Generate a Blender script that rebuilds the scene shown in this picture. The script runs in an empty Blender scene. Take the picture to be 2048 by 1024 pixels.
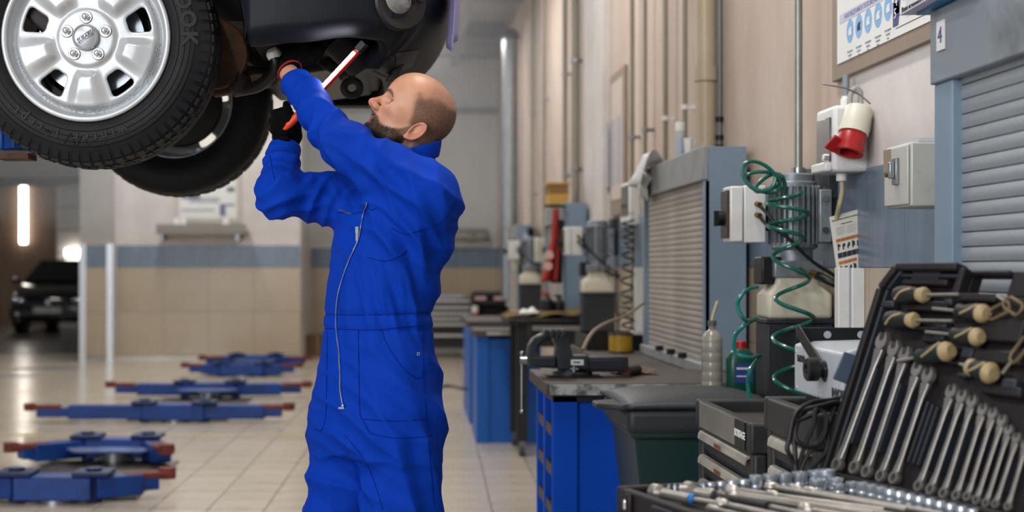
import bpy, bmesh, math, random
import numpy as np
from mathutils import Vector, Matrix, Euler
from mathutils.bvhtree import BVHTree

random.seed(7)
RNG = np.random.default_rng(11)
SC = bpy.context.scene
COL = SC.collection
R = math.radians
# ---------------------------------------------------------------- camera
FPX, VX, VY, CAMH = 2844.0, 808.0, 535.0, 1.28      # focal length in pixels, vanishing point, eye height
cam_d = bpy.data.cameras.new('camera')
cam = bpy.data.objects.new('camera', cam_d)
COL.objects.link(cam)
cam.location = (0, 0, CAMH)
cam.rotation_euler = (R(90), 0, 0)
cam_d.sensor_width = 36.0
cam_d.lens = 36.0 * FPX / 2048.0
cam_d.shift_x = (1024 - VX) / 2048.0
cam_d.shift_y = -(512 - VY) / 2048.0
cam_d.clip_start = 0.05
cam_d.clip_end = 200
cam_d.dof.use_dof = True
cam_d.dof.focus_distance = 3.62
cam_d.dof.aperture_fstop = 2.8
SC.camera = cam
# ---------------------------------------------------------------- world and light
world = bpy.data.worlds.new('world')
SC.world = world
world.use_nodes = True
bg = world.node_tree.nodes['Background']
bg.inputs[0].default_value = (0.86, 0.93, 1.0, 1)
bg.inputs[1].default_value = 0.28
SC.view_settings.view_transform = 'Standard'
SC.view_settings.look = 'None'
SC.view_settings.exposure = 0.0
SC.view_settings.gamma = 1.0
SC.view_settings.use_curve_mapping = False

def area_light(name, loc, target, sx, sy, power, col=(1, 1, 1)):
    d = bpy.data.lights.new(name, 'AREA')
    d.shape = 'RECTANGLE'; d.size = sx; d.size_y = sy; d.energy = power; d.color = col
    o = bpy.data.objects.new(name, d); COL.objects.link(o)
    o.location = loc
    o.rotation_euler = (Vector(target) - Vector(loc)).to_track_quat('-Z', 'Y').to_euler()
    return o
# daylight through the open gates beside and behind the photographer
area_light('gate_daylight', (-4.6, -3.0, 2.9), (0.6, 5.0, 1.1), 5.0, 3.4, 430, (0.94, 0.97, 1.0))
area_light('side_gate_daylight', (-8.5, 13.0, 2.6), (0.6, 13.0, 1.2), 7.0, 3.2, 120, (0.95, 0.98, 1.0))

# ---------------------------------------------------------------- helpers
def W(px, py, y):
    return Vector(((px - VX) / FPX * y, y, CAMH - (py - VY) / FPX * y))

def lin(c):
    if isinstance(c, str):
        c = c.lstrip('#'); c = [int(c[i:i + 2], 16) / 255 for i in (0, 2, 4)]
    return tuple((x / 12.92 if x <= 0.04045 else ((x + 0.055) / 1.055) ** 2.4) for x in c[:3]) + (1.0,)

MATS = {}
def mat(name, col, rough=0.5, metal=0.0, col2=None, vscale=6.0, vamt=0.5, bump=0.0, bscale=60.0, stretch=(1, 1, 1),
        spec=0.5, coat=0.0, rvar=0.0, objrand=0.0, sss=0.0, trans=0.0, sheen=0.0, contrast=(0.35, 0.65), emit=None, estr=0, ior=1.45, alpha=1.0):
    if name in MATS: return MATS[name]
    m = bpy.data.materials.new(name); m.use_nodes = True
    nt = m.node_tree; N = nt.nodes; L = nt.links
    p = N['Principled BSDF']
    p.inputs['Base Color'].default_value = lin(col)
    p.inputs['Roughness'].default_value = rough
    p.inputs['Metallic'].default_value = metal
    p.inputs['Specular IOR Level'].default_value = spec
    p.inputs['Coat Weight'].default_value = coat
    p.inputs['Coat Roughness'].default_value = 0.08
    p.inputs['IOR'].default_value = ior
    p.inputs['Transmission Weight'].default_value = trans
    p.inputs['Alpha'].default_value = alpha
    if sheen: p.inputs['Sheen Weight'].default_value = sheen
    if sss:
        p.inputs['Subsurface Weight'].default_value = sss
        p.inputs['Subsurface Radius'].default_value = (0.012, 0.005, 0.003)
        p.inputs['Subsurface Scale'].default_value = 1.0
    if emit:
        p.inputs['Emission Color'].default_value = lin(emit); p.inputs['Emission Strength'].default_value = estr
    tc = N.new('ShaderNodeTexCoord'); mp = N.new('ShaderNodeMapping'); mp.inputs['Scale'].default_value = stretch
    L.new(tc.outputs['Object'], mp.inputs['Vector'])
    last = None
    if col2 is not None:
        nz = N.new('ShaderNodeTexNoise'); nz.inputs['Scale'].default_value = vscale; nz.inputs['Detail'].default_value = 6
        nz.inputs['Roughness'].default_value = 0.62
        L.new(mp.outputs[0], nz.inputs['Vector'])
        cr = N.new('ShaderNodeValToRGB')
        cr.color_ramp.elements[0].position = contrast[0]; cr.color_ramp.elements[1].position = contrast[1]
        cr.color_ramp.elements[0].color = (0, 0, 0, 1); cr.color_ramp.elements[1].color = (vamt, vamt, vamt, 1)
        L.new(nz.outputs['Fac'], cr.inputs[0])
        mx = N.new('ShaderNodeMix'); mx.data_type = 'RGBA'
        mx.inputs['A'].default_value = lin(col); mx.inputs['B'].default_value = lin(col2)
        L.new(cr.outputs[0], mx.inputs['Factor'])
        last = mx.outputs['Result']
        if rvar:
            ma = N.new('ShaderNodeMath'); ma.operation = 'MULTIPLY_ADD'; ma.inputs[1].default_value = rvar; ma.inputs[2].default_value = rough
            L.new(cr.outputs[0], ma.inputs[0]); L.new(ma.outputs[0], p.inputs['Roughness'])
    if objrand:
        oi = N.new('ShaderNodeObjectInfo'); hs = N.new('ShaderNodeHueSaturation')
        ma = N.new('ShaderNodeMath'); ma.operation = 'MULTIPLY_ADD'; ma.inputs[1].default_value = objrand; ma.inputs[2].default_value = 1 - objrand / 2
        L.new(oi.outputs['Random'], ma.inputs[0]); L.new(ma.outputs[0], hs.inputs['Value'])
        if last is not None: L.new(last, hs.inputs['Color'])
        else: hs.inputs['Color'].default_value = lin(col)
        last = hs.outputs[0]
    if last is not None: L.new(last, p.inputs['Base Color'])
    if bump:
        nb = N.new('ShaderNodeTexNoise'); nb.inputs['Scale'].default_value = bscale; nb.inputs['Detail'].default_value = 4
        L.new(mp.outputs[0], nb.inputs['Vector'])
        bp = N.new('ShaderNodeBump'); bp.inputs['Strength'].default_value = bump; bp.inputs['Distance'].default_value = 0.004
        L.new(nb.outputs['Fac'], bp.inputs['Height']); L.new(bp.outputs[0], p.inputs['Normal'])
    MATS[name] = m
    return m

def frame_from(d):
    d = Vector(d).normalized()
    a = Vector((0, 0, 1)) if abs(d.z) < 0.9 else Vector((1, 0, 0))
    u = d.cross(a).normalized(); v = d.cross(u).normalized()
    return u, v, d

class MB:
    """collects faces; build() links them as ONE mesh object"""
    def __init__(s): s.v = []; s.f = []; s.mi = []; s.cur = 0
    def add(s, vs, fs):
        o = len(s.v); s.v.extend([tuple(x) for x in vs]); s.f.extend([tuple(i + o for i in f) for f in fs]); s.mi.extend([s.cur] * len(fs)); return s
    def box(s, c, sz, rot=None):
        hx, hy, hz = sz[0] / 2, sz[1] / 2, sz[2] / 2
        vs = [Vector((x, y, z)) for x in (-hx, hx) for y in (-hy, hy) for z in (-hz, hz)]
        if rot is not None:
            m = rot if isinstance(rot, Matrix) else Euler(rot).to_matrix()
            vs = [m @ v for v in vs]
        c = Vector(c)
        return s.add([v + c for v in vs], [(0, 1, 3, 2), (4, 6, 7, 5), (0, 4, 5, 1), (2, 3, 7, 6), (0, 2, 6, 4), (1, 5, 7, 3)])
    def bx(s, x0, x1, y0, y1, z0, z1): return s.box(((x0 + x1) / 2, (y0 + y1) / 2, (z0 + z1) / 2), (x1 - x0, y1 - y0, z1 - z0))
    def bar(s, p0, p1, w, h, up=(0, 0, 1)):
        p0 = Vector(p0); p1 = Vector(p1); d = (p1 - p0); l = d.length; d.normalize()
        u = Vector(up).cross(d)
        if u.length < 1e-4: u = Vector((1, 0, 0)).cross(d)
        u.normalize(); n = d.cross(u)
        return s.box((p0 + p1) / 2, (l, w, h), Matrix((d, u, n)).transposed())
    def cyl(s, p0, p1, r0, r1=None, n=16, caps=True):
        r1 = r0 if r1 is None else r1
        p0 = Vector(p0); p1 = Vector(p1); u, v, d = frame_from(p1 - p0)
        vs = []
        for p, r in ((p0, r0), (p1, r1)):
            for i in range(n):
                a = 2 * math.pi * i / n; vs.append(p + u * (r * math.cos(a)) + v * (r * math.sin(a)))
        fs = [(i, (i + 1) % n, n + (i + 1) % n, n + i) for i in range(n)]
        if caps: fs += [tuple(range(n))[::-1], tuple(range(n, 2 * n))]
        return s.add(vs, fs)
    def tube(s, pts, r, n=8, closed=False):
        pts = [Vector(p) for p in pts]; m = len(pts)
        rr = r if isinstance(r, (list, tuple)) else [r] * m
        u = None; rings = []
        for i, p in enumerate(pts):
            if closed: t = pts[(i + 1) % m] - pts[i - 1]
            else: t = pts[min(i + 1, m - 1)] - pts[max(i - 1, 0)]
            if t.length < 1e-9: t = Vector((0, 0, 1))
            t.normalize()
            if u is None: u = frame_from(t)[0]
            else:
                u = u - t * u.dot(t)
                u = u.normalized() if u.length > 1e-6 else frame_from(t)[0]
            v = t.cross(u)
            rings.append([p + u * (rr[i] * math.cos(2 * math.pi * k / n)) + v * (rr[i] * math.sin(2 * math.pi * k / n)) for k in range(n)])
        vs = [q for rg in rings for q in rg]; fs = []
        for i in range(m if closed else m - 1):
            a = i * n; b = ((i + 1) % m) * n
            fs += [(a + k, a + (k + 1) % n, b + (k + 1) % n, b + k) for k in range(n)]
        if not closed: fs += [tuple(range(n))[::-1], tuple(range((m - 1) * n, m * n))]
        return s.add(vs, fs)
    def lathe(s, prof, o=(0, 0, 0), axis=(0, 0, 1), n=32, closed=False):
        o = Vector(o); u, v, d = frame_from(axis); vs = []; m = len(prof)
        for r, h in prof:
            for i in range(n):
                a = 2 * math.pi * i / n; vs.append(o + d * h + u * (r * math.cos(a)) + v * (r * math.sin(a)))
        fs = []
        for j in range(m if closed else m - 1):
            a = j * n; b = ((j + 1) % m) * n
            fs += [(a + i, a + (i + 1) % n, b + (i + 1) % n, b + i) for i in range(n)]
        if not closed: fs += [tuple(range(n))[::-1], tuple(range((m - 1) * n, m * n))]
        return s.add(vs, fs)
    def prism(s, poly, o, ux, uy, depth):
        o = Vector(o); ux = Vector(ux); uy = Vector(uy); nn = ux.cross(uy).normalized() * depth
        a = [o + ux * x + uy * y for x, y in poly]; b = [p + nn for p in a]; k = len(poly)
        return s.add(a + b, [tuple(range(k))[::-1], tuple(range(k, 2 * k))] + [(i, (i + 1) % k, k + (i + 1) % k, k + i) for i in range(k)])
    def sphere(s, c, r, nu=16, nv=10, rot=None):
        rx, ry, rz = r if isinstance(r, (tuple, list)) else (r, r, r); c = Vector(c); vs = []; m = rot
        for j in range(nv + 1):
            t = math.pi * j / nv
            for i in range(nu):
                a = 2 * math.pi * i / nu
                q = Vector((rx * math.sin(t) * math.cos(a), ry * math.sin(t) * math.sin(a), rz * math.cos(t)))
                if m is not None: q = m @ q
                vs.append(c + q)
        fs = [(j * nu + i, (j + 1) * nu + i, (j + 1) * nu + (i + 1) % nu, j * nu + (i + 1) % nu) for j in range(nv) for i in range(nu)]
        return s.add(vs, fs)
    def grid(s, fn, nu, nv):
        vs = [fn(i / (nu - 1), j / (nv - 1)) for j in range(nv) for i in range(nu)]
        return s.add(vs, [(j * nu + i, j * nu + i + 1, (j + 1) * nu + i + 1, (j + 1) * nu + i) for j in range(nv - 1) for i in range(nu - 1)])
    def build(s, name, m, parent=None, smooth=38, bevel=0.0, world=True, solid=0.0, seg=2, subd=0):
        me = bpy.data.meshes.new(name)
        vs = s.v
        if parent is not None and world:
            off = root_loc(parent); vs = [(x - off[0], y - off[1], z - off[2]) for x, y, z in vs]
        me.from_pydata(vs, [], s.f)
        for q in (m if isinstance(m, (list, tuple)) else [m]): me.materials.append(q)
        if any(s.mi): me.polygons.foreach_set('material_index', s.mi)
        bm = bmesh.new(); bm.from_mesh(me)
        bmesh.ops.remove_doubles(bm, verts=bm.verts, dist=1e-6)
        bmesh.ops.recalc_face_normals(bm, faces=bm.faces); bm.to_mesh(me); bm.free()
        if smooth: me.shade_smooth(); me.set_sharp_from_angle(angle=R(smooth))
        me.update()
        o = bpy.data.objects.new(name, me); COL.objects.link(o)
        if parent is not None: o.parent = parent
        if solid:
            q = o.modifiers.new('thickness', 'SOLIDIFY'); q.thickness = solid; q.offset = 0
        if bevel:
            q = o.modifiers.new('edge', 'BEVEL'); q.width = bevel; q.segments = seg; q.limit_method = 'ANGLE'; q.angle_limit = R(40)
        if subd:
            q = o.modifiers.new('round', 'SUBSURF'); q.levels = subd; q.render_levels = subd
        return o

def root_loc(o):
    v = Vector((0, 0, 0))
    while o is not None: v += o.location; o = o.parent
    return v

def tag(o, label=None, cat=None, group=None, kind=None):
    if label: o['label'] = label
    if cat: o['category'] = cat
    if group: o['group'] = group
    if kind: o['kind'] = kind
    return o

def thing(name, label, cat, loc=(0, 0, 0), rotz=0.0, group=None):
    o = bpy.data.objects.new(name, None); COL.objects.link(o)
    o.empty_display_size = 0.05
    o.location = loc; o.rotation_euler = (0, 0, rotz)
    return tag(o, label, cat, group)

def struct(mb, name, m, **k):
    return tag(mb.build(name, m, **k), kind='structure')

def copy_tree(o, parent=None):
    c = o.copy(); COL.objects.link(c)
    if parent is not None: c.parent = parent
    for ch in [x for x in bpy.data.objects if x.parent == o]: copy_tree(ch, c)
    return c

def text_mesh(name, txt, size, m, o, ux, uy, parent=None, ext=0.0006, align='CENTER', shear=0.0, world=True, bold=0.0):
    """flat lettering: o = anchor, ux = reading direction, uy = up direction"""
    cu = bpy.data.curves.new(name, 'FONT'); cu.body = txt; cu.size = size; cu.align_x = align; cu.align_y = 'CENTER'
    cu.extrude = ext; cu.shear = shear; cu.resolution_u = 2; cu.offset = bold
    ob = bpy.data.objects.new(name, cu); COL.objects.link(ob)
    me = bpy.data.meshes.new_from_object(ob)
    bpy.data.objects.remove(ob); bpy.data.curves.remove(cu)
    ux = Vector(ux).normalized(); uy = Vector(uy).normalized(); n = ux.cross(uy).normalized()
    o = Vector(o)
    if parent is not None and world: o = o - root_loc(parent)
    mt = Matrix((ux, uy, n)).transposed().to_4x4(); mt.translation = o
    me.transform(mt); me.materials.clear(); me.materials.append(m)
    q = bpy.data.objects.new(name, me); COL.objects.link(q)
    if parent is not None: q.parent = parent
    return q

def spline(pts, n=8):
    """Catmull-Rom through the points"""
    p = [Vector(q) for q in pts]; p = [p[0] * 2 - p[1]] + p + [p[-1] * 2 - p[-2]]; out = []
    for i in range(1, len(p) - 2):
        a, b, c, d = p[i - 1:i + 3]
        for k in range(n):
            t = k / n
            out.append(0.5 * ((2 * b) + (c - a) * t + (2 * a - 5 * b + 4 * c - d) * t * t + (3 * b - a - 3 * c + d) * t ** 3))
    out.append(p[-2]); return out

# --------------------------------------------- implicit surfaces (for the person, gloves, wheels)
def surface_nets(v, org, h):
    """v: 3-D array, negative inside -> vertices, quads"""
    ins = v < 0
    nx, ny, nz = v.shape
    cnt = np.zeros((nx - 1, ny - 1, nz - 1), np.uint8)
    for dx in (0, 1):
        for dy in (0, 1):
            for dz in (0, 1):
                cnt += ins[dx:nx - 1 + dx, dy:ny - 1 + dy, dz:nz - 1 + dz]
    act = (cnt > 0) & (cnt < 8)
    ci, cj, ck = np.nonzero(act)
    idx = -np.ones(act.shape, np.int64); idx[ci, cj, ck] = np.arange(len(ci))
    acc = np.zeros((len(ci), 3)); num = np.zeros(len(ci))
    cor = [(a, b, c) for a in (0, 1) for b in (0, 1) for c in (0, 1)]
    for a in cor:
        for ax in range(3):
            if a[ax]: continue
            b = list(a); b[ax] = 1
            va = v[ci + a[0], cj + a[1], ck + a[2]]; vb = v[ci + b[0], cj + b[1], ck + b[2]]
            x = (va < 0) != (vb < 0)
            t = np.where(x, va / np.where(x, va - vb, 1), 0)
            for q in range(3):
                acc[:, q] += np.where(x, a[q] + (t if q == ax else 0), 0)
            num += x
    pos = acc / num[:, None] + np.stack([ci, cj, ck], 1)
    pos = pos * h + np.array(org)
    quads = []
    for ax in range(3):
        sl0 = [slice(None)] * 3; sl1 = [slice(None)] * 3
        sl0[ax] = slice(0, -1); sl1[ax] = slice(1, None)
        a = ins[tuple(sl0)]; b = ins[tuple(sl1)]
        e = a != b
        i, j, k = np.nonzero(e); P = [i, j, k]
        o1, o2 = [(1, 2), (2, 0), (0, 1)][ax]
        ok = (P[o1] > 0) & (P[o2] > 0)
        for q, d in ((o1, act.shape[o1]), (o2, act.shape[o2])): ok &= P[q] < d
        P = [p[ok] for p in P]; flip = a[e][ok]
        def cell(d1, d2):
            c = [P[0].copy(), P[1].copy(), P[2].copy()]; c[o1] = c[o1] - d1; c[o2] = c[o2] - d2
            return idx[c[0], c[1], c[2]]
        q = np.stack([cell(1, 1), cell(0, 1), cell(0, 0), cell(1, 0)], 1)
        q[~flip] = q[~flip][:, ::-1]
        quads.append(q)
    return pos, np.concatenate(quads)

def sdf_mesh(fn, lo, hi, h, relax=1):
    ax = [np.arange(lo[i], hi[i] + h, h, dtype=np.float32) for i in range(3)]
    X, Y, Z = np.meshgrid(*ax, indexing='ij')
    v = fn(X, Y, Z)
    p, q = surface_nets(v, lo, h)
    for _ in range(relax): p = laplace(p, q, 0.5)
    return p, q

def laplace(p, q, w):
    s = np.zeros_like(p); c = np.zeros(len(p))
    for a in range(4):
        for b in (1, 3):
            np.add.at(s, q[:, a], p[q[:, (a + b) % 4]]); np.add.at(c, q[:, a], 1)
    return p * (1 - w) + w * s / np.maximum(c, 1)[:, None]

def vnormals(p, q):
    n = np.cross(p[q[:, 2]] - p[q[:, 0]], p[q[:, 3]] - p[q[:, 1]])
    o = np.zeros_like(p)
    for a in range(4): np.add.at(o, q[:, a], n)
    return o / np.maximum(np.linalg.norm(o, axis=1), 1e-12)[:, None]

def np_object(name, p, q, m, parent=None, attrs=None, world=True):
    me = bpy.data.meshes.new(name)
    if parent is not None and world: p = p - np.array(root_loc(parent))
    me.from_pydata(p.tolist(), [], q.tolist())
    for x in (m if isinstance(m, (list, tuple)) else [m]): me.materials.append(x)
    me.shade_smooth()
    for k, a in (attrs or {}).items():
        at = me.attributes.new(k, 'FLOAT', 'POINT'); at.data.foreach_set('value', np.asarray(a, np.float32))
    me.update()
    o = bpy.data.objects.new(name, me); COL.objects.link(o)
    if parent is not None: o.parent = parent
    return o

def smin(a, b, k):
    h = np.clip(0.5 + 0.5 * (b - a) / k, 0, 1)
    return b + (a - b) * h - k * h * (1 - h)
def smax(a, b, k): return -smin(-a, -b, k)
def s_cone(X, Y, Z, a, b, ra, rb):
    ax, ay, az = a; d = np.array(b, float) - np.array(a, float); l2 = float(d @ d)
    t = np.clip(((X - ax) * d[0] + (Y - ay) * d[1] + (Z - az) * d[2]) / l2, 0, 1)
    return np.sqrt((X - ax - t * d[0]) ** 2 + (Y - ay - t * d[1]) ** 2 + (Z - az - t * d[2]) ** 2) - (ra + (rb - ra) * t)
def s_ell(X, Y, Z, c, r, M3=None):
    x, y, z = X - c[0], Y - c[1], Z - c[2]
    if M3 is not None:
        x, y, z = (M3[0][0] * x + M3[0][1] * y + M3[0][2] * z, M3[1][0] * x + M3[1][1] * y + M3[1][2] * z, M3[2][0] * x + M3[2][1] * y + M3[2][2] * z)
    k0 = np.sqrt((x / r[0]) ** 2 + (y / r[1]) ** 2 + (z / r[2]) ** 2)
    k1 = np.sqrt((x / r[0] ** 2) ** 2 + (y / r[1] ** 2) ** 2 + (z / r[2] ** 2) ** 2)
    return k0 * (k0 - 1) / np.maximum(k1, 1e-6)

_LAT = RNG.random((32, 32, 32)).astype(np.float32)
def vnoise(x, y, z):
    xi = np.floor(x).astype(int); yi = np.floor(y).astype(int); zi = np.floor(z).astype(int)
    fx, fy, fz = x - xi, y - yi, z - zi
    fx = fx * fx * (3 - 2 * fx); fy = fy * fy * (3 - 2 * fy); fz = fz * fz * (3 - 2 * fz)
    g = lambda a, b, c: _LAT[(xi + a) % 32, (yi + b) % 32, (zi + c) % 32]
    l = lambda a, b, t: a + (b - a) * t
    return l(l(l(g(0, 0, 0), g(1, 0, 0), fx), l(g(0, 1, 0), g(1, 1, 0), fx), fy), l(l(g(0, 0, 1), g(1, 0, 1), fx), l(g(0, 1, 1), g(1, 1, 1), fx), fy), fz)
# ================================================================ THE SETTING
WALLX, BACKY, CEIL = 1.40, 21.3, 4.62
m_tile = mat('floor_tile_ceramic', '#bdb2a1', 0.2, 0, '#83786a', 3.4, 0.75, objrand=0.12, rvar=0.18, contrast=(0.5, 0.8), bump=0.05, bscale=30)
m_grout = mat('grout', '#51483e', 0.8, 0, '#352f29', 3.0, 0.6)
m_plaster = mat('plaster_beige', '#b29e90', 0.75, 0, '#cbbfb6', 1.5, 0.75, stretch=(1, 1.0, 0.5), bump=0.2, bscale=11, contrast=(0.42, 0.75))
m_white_plaster = mat('plaster_white', '#cdc7c4', 0.7, 0, '#b1a9a4', 2.2, 0.6, bump=0.12, bscale=16)
m_back = mat('plaster_back', '#c2c1be', 0.8, 0, '#a3a19d', 0.9, 0.7, bump=0.1, bscale=9, contrast=(0.45, 0.75))
m_wtile = mat('wall_tile_beige', '#ab9b86', 0.2, 0, '#9b8b75', 2.0, 0.5, objrand=0.06)
m_btile = mat('wall_tile_blue', '#6c7a8b', 0.25, 0, '#5c6978', 14.0, 0.6, stretch=(1, 1, 0.2), objrand=0.08)
m_ceil = mat('ceiling_paint', '#aeadab', 0.85, 0, '#8d8b88', 1.0, 0.6)
m_beam = mat('beam_steel', '#7d8083', 0.7)
m_pipe = mat('pipe_paint', '#8f8878', 0.45, 0.1, '#6f6757', 5.0, 0.6, stretch=(1, 1, 0.2))
m_galv = mat('galvanised', '#9a9ea2', 0.32, 0.9, '#74787c', 8.0, 0.5)
m_chrome = mat('polished_steel', '#e4e6ea', 0.22, 0.9)
m_steel = mat('brushed_steel', '#a9acb0', 0.3, 1.0, '#85888c', 30.0, 0.4)
m_black = mat('black_plastic', '#16171a', 0.5, 0, '#24262a', 20.0, 0.5, bump=0.06, bscale=240)
m_dblack = mat('black_satin', '#0d0e10', 0.42)
m_white = mat('white_paint', '#d9d9d6', 0.45)
m_glow = mat('tube_glow', '#ffffff', 0.5, 0, emit='#fff6ea', estr=11.0)

fl = struct(MB().bx(-13, WALLX, -4, 36, -0.12, -0.004), 'floor', m_grout)
# floor tiles: the grid is turned a little against the wall
TS, ang = 0.30, R(-1.25)
ca, sa = math.cos(ang), math.sin(ang)
tm = MB().bx(-TS / 2 + .003, TS / 2 - .003, -TS / 2 + .003, TS / 2 - .003, -0.008, 0.0)
tile_mesh = None; cells = []
for i in range(-52, 12):
    for j in range(-14, 74):
        gx, gy = (i + .5) * TS, (j + .5) * TS
        x, y = ca * gx - sa * gy, sa * gx + ca * gy
        if x > WALLX - .14 or y < -3.8 or y > 21.2 or x < -12.8: continue
        vis = False
        if y > 6.9:
            px, py = VX + FPX * x / y, VY + FPX * CAMH / y
            vis = -60 < px < 1080 and py < 1060 and not (650 < px < 860)
        cells.append((0 if vis else 1, y, x))
cells.sort()
near = [c for c in cells if c[0] == 0][:300]
for k, (_, y, x) in enumerate(near):
    if tile_mesh is None:
        o = tm.build('floor_tile', m_tile, fl, world=False, bevel=0); tile_mesh = o.data
    else:
        o = bpy.data.objects.new('floor_tile', tile_mesh); COL.objects.link(o); o.parent = fl
    o.location = (x, y, random.uniform(-.0006, .0006)); o.rotation_euler = (random.uniform(-.0012, .0012), random.uniform(-.0012, .0012), ang)
keep = set((y, x) for _, y, x in near); rest = MB()
for _, y, x in cells:
    if (y, x) in keep: continue
    q = TS / 2 - .003; vs = []
    for sx, sy in ((-q, -q), (q, -q), (q, q), (-q, q)):
        vs.append((x + ca * sx - sa * sy, y + sa * sx + ca * sy, 0.0))
    rest.add(vs + [(a, b, -.006) for a, b, c in vs], [(0, 1, 2, 3), (0, 4, 5, 1), (1, 5, 6, 2), (2, 6, 7, 3), (3, 7, 4, 0)])
tag(rest.build('floor_tile_field', m_tile, fl, smooth=0), kind='stuff')
m_dfloor = mat('dark_floor', '#4a4641', 0.2, 0, '#2d2b29', 1.0, 0.8)
struct(MB().bx(-13, -4.42, 21.25, 36, -.004, 0.001), 'floor_next_bay', m_dfloor)
# yellow guide line
m_yel = mat('yellow_line', '#b39a4e', 0.5, 0, '#a89c80', 5.0, 0.8)
struct(MB().bx(-6.5, 1.3, 10.83, 10.90, 0.0, 0.0015), 'trim_1', m_yel)

wr = struct(MB().bx(WALLX, WALLX + .25, -4, 21.6, 0, CEIL), 'wall_right', m_plaster)
# painted white field around the sockets, a shallow coat on the wall
wp = MB(); pts = [(2.2, 1.57), (4.50, 1.57), (4.56, 1.70), (4.50, 1.83), (4.42, 1.90), (4.36, 2.02), (2.2, 2.05)]
wp.prism([(a, b) for a, b in pts], (WALLX - .004, 0, 0), (0, 1, 0), (0, 0, 1), .004)
tag(wp.build('paint_coat', m_white_plaster, wr), kind='structure')
wp = MB().bx(WALLX - .05, WALLX, 9.66, 10.70, 0, CEIL)
tag(wp.build('pilaster', m_white_plaster, wr), kind='structure')
wm = MB().bx(WALLX - .012, WALLX, .15 - .148, .15 + .148, .002, .298); bt = None; wt = None
y = 2.75
while y < 21.2:
    for row in range(5):
        z0 = 1.28 - row * .30
        if row >= 2 and y > 6.2: continue
        if 9.6 < y + .15 < 10.75: continue
        if row == 0:
            if bt is None: o = MB().bx(-.006, .006, -.1488, .1488, -.1488, .1488).build('wall_tile', m_btile, wr, bevel=.0012, seg=1); bt = o.data
            else: o = bpy.data.objects.new('wall_tile', bt); COL.objects.link(o); o.parent = wr
        else:
            if wt is None: o = MB().bx(-.006, .006, -.1488, .1488, -.1488, .1488).build('wall_tile', m_wtile, wr, bevel=.0012, seg=1); wt = o.data
            else: o = bpy.data.objects.new('wall_tile', wt); COL.objects.link(o); o.parent = wr
        o.location = (WALLX - .004, y + .15, z0 + .15)
    y += .30

wb = struct(MB().bx(-4.45, WALLX, BACKY, BACKY + .25, 0, CEIL), 'wall_back', m_back)
# its tiles: one row of blue, three of beige
def tile_wall(parent, x0, x1, yy, zs, sx, mm, name='wall_tile'):
    me = None; n = max(1, round((x1 - x0) / sx)); w = (x1 - x0) / n
    for k in range(n):
        for z0, z1 in zs:
            o = MB().bx(-w / 2 + .003, w / 2 - .003, -.012, .012, -(z1 - z0) / 2 + .003, (z1 - z0) / 2 - .003).build(name, mm, parent, world=False)
            o.location = (x0 + (k + .5) * w, yy, (z0 + z1) / 2)
tile_wall(wb, -1.40, WALLX, BACKY, [(1.275, 1.575)], .60, m_btile)
tile_wall(wb, -1.40, WALLX, BACKY, [(0.075, .675), (.675, 1.275)], .60, m_wtile)
# the broad pier between the bays
PY = 19.5
pr = struct(MB().bx(-3.97, -1.42, PY, BACKY, 0, CEIL), 'wall_pier', m_white_plaster)
tile_wall(pr, -3.94, -1.42, PY, [(1.28, 1.585)], .60, m_btile)
tile_wall(pr, -3.94, -1.42, PY, [(.08, .68), (.68, 1.28)], .60, m_wtile)
pc = struct(MB().bx(-4.42, -3.97, PY - .12, BACKY, 0, CEIL), 'wall_column', mat('column_grey', '#a19d98', .7, 0, '#8b8781', 1.5, .5))
tile_wall(pc, -4.42, -3.98, PY - .12, [(1.28, 1.585)], .44, m_btile)
tile_wall(pc, -4.42, -3.98, PY - .12, [(.08, .68), (.68, 1.28)], .44, m_wtile)
for n_, xx in enumerate((-4.375, -4.005)):
    g = MB().bx(xx - .045, xx + .045, PY - .15, PY - .12, 0, 1.60).bx(xx - .045, xx - .042, PY - .15, PY - .05, 0, 1.6)
    struct(g, 'trim_%d' % (n_ + 2), m_chrome, bevel=.008)
# lintel of the next bay and what lies beyond it
wl = struct(MB().bx(-13, -4.42, 21.3, 21.6, 2.62, CEIL), 'wall_lintel', mat('lintel_grey', '#7f7d7a', .7))
struct(MB().bx(-13, -4.42, 21.2, 21.7, 2.52, 2.62), 'trim_4', m_dblack)
m_brown = mat('brown_cladding', '#7a6350', .6, 0, '#3c2e24', 3.0, .7, stretch=(6, 1, .3))
wf = struct(MB().bx(-13, -8.0, 34.0, 34.2, 0, CEIL), 'wall_far', m_brown)
struct(MB().bx(-8.0, -4.0, 34.0, 34.2, 0, CEIL), 'wall_far_lower', mat('far_grey', '#8a8783', .7))
dr = tag(MB().bx(-8.3, -5.4, 33.86, 33.9, 0, 3.3).build('door_1', mat('door_edge', '#6e6c69', .6)), kind='structure')
for k in range(6):
    MB().bx(-8.25, -5.45, 33.80, 33.86, .04 + k * .54, .55 + k * .54).build('door_panel', mat('door_white', '#b9b5af', .5), dr, bevel=.01)
struct(MB().bx(-13.2, -13, -4, 36, 0, .9).bx(-13.2, -13, -4, 36, 3.6, CEIL).bx(-13.2, -13, 15, 36, .9, 3.6), 'wall_left', m_back)
cl = struct(MB().bx(-13.2, WALLX + .25, -4, 36, CEIL, CEIL + .2), 'ceiling', m_ceil)
for k, yy in enumerate((6.0, 9.6, 13.2, 16.6, 19.4)):
    MB().bx(-13, WALLX, yy - .10, yy + .10, CEIL - .22, CEIL - .2).bx(-13, WALLX, yy - .012, yy + .012, CEIL - .2, CEIL).bx(-13, WALLX, yy - .1, yy + .1, CEIL - .03, CEIL).build('roof_beam', m_beam, cl)
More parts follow.
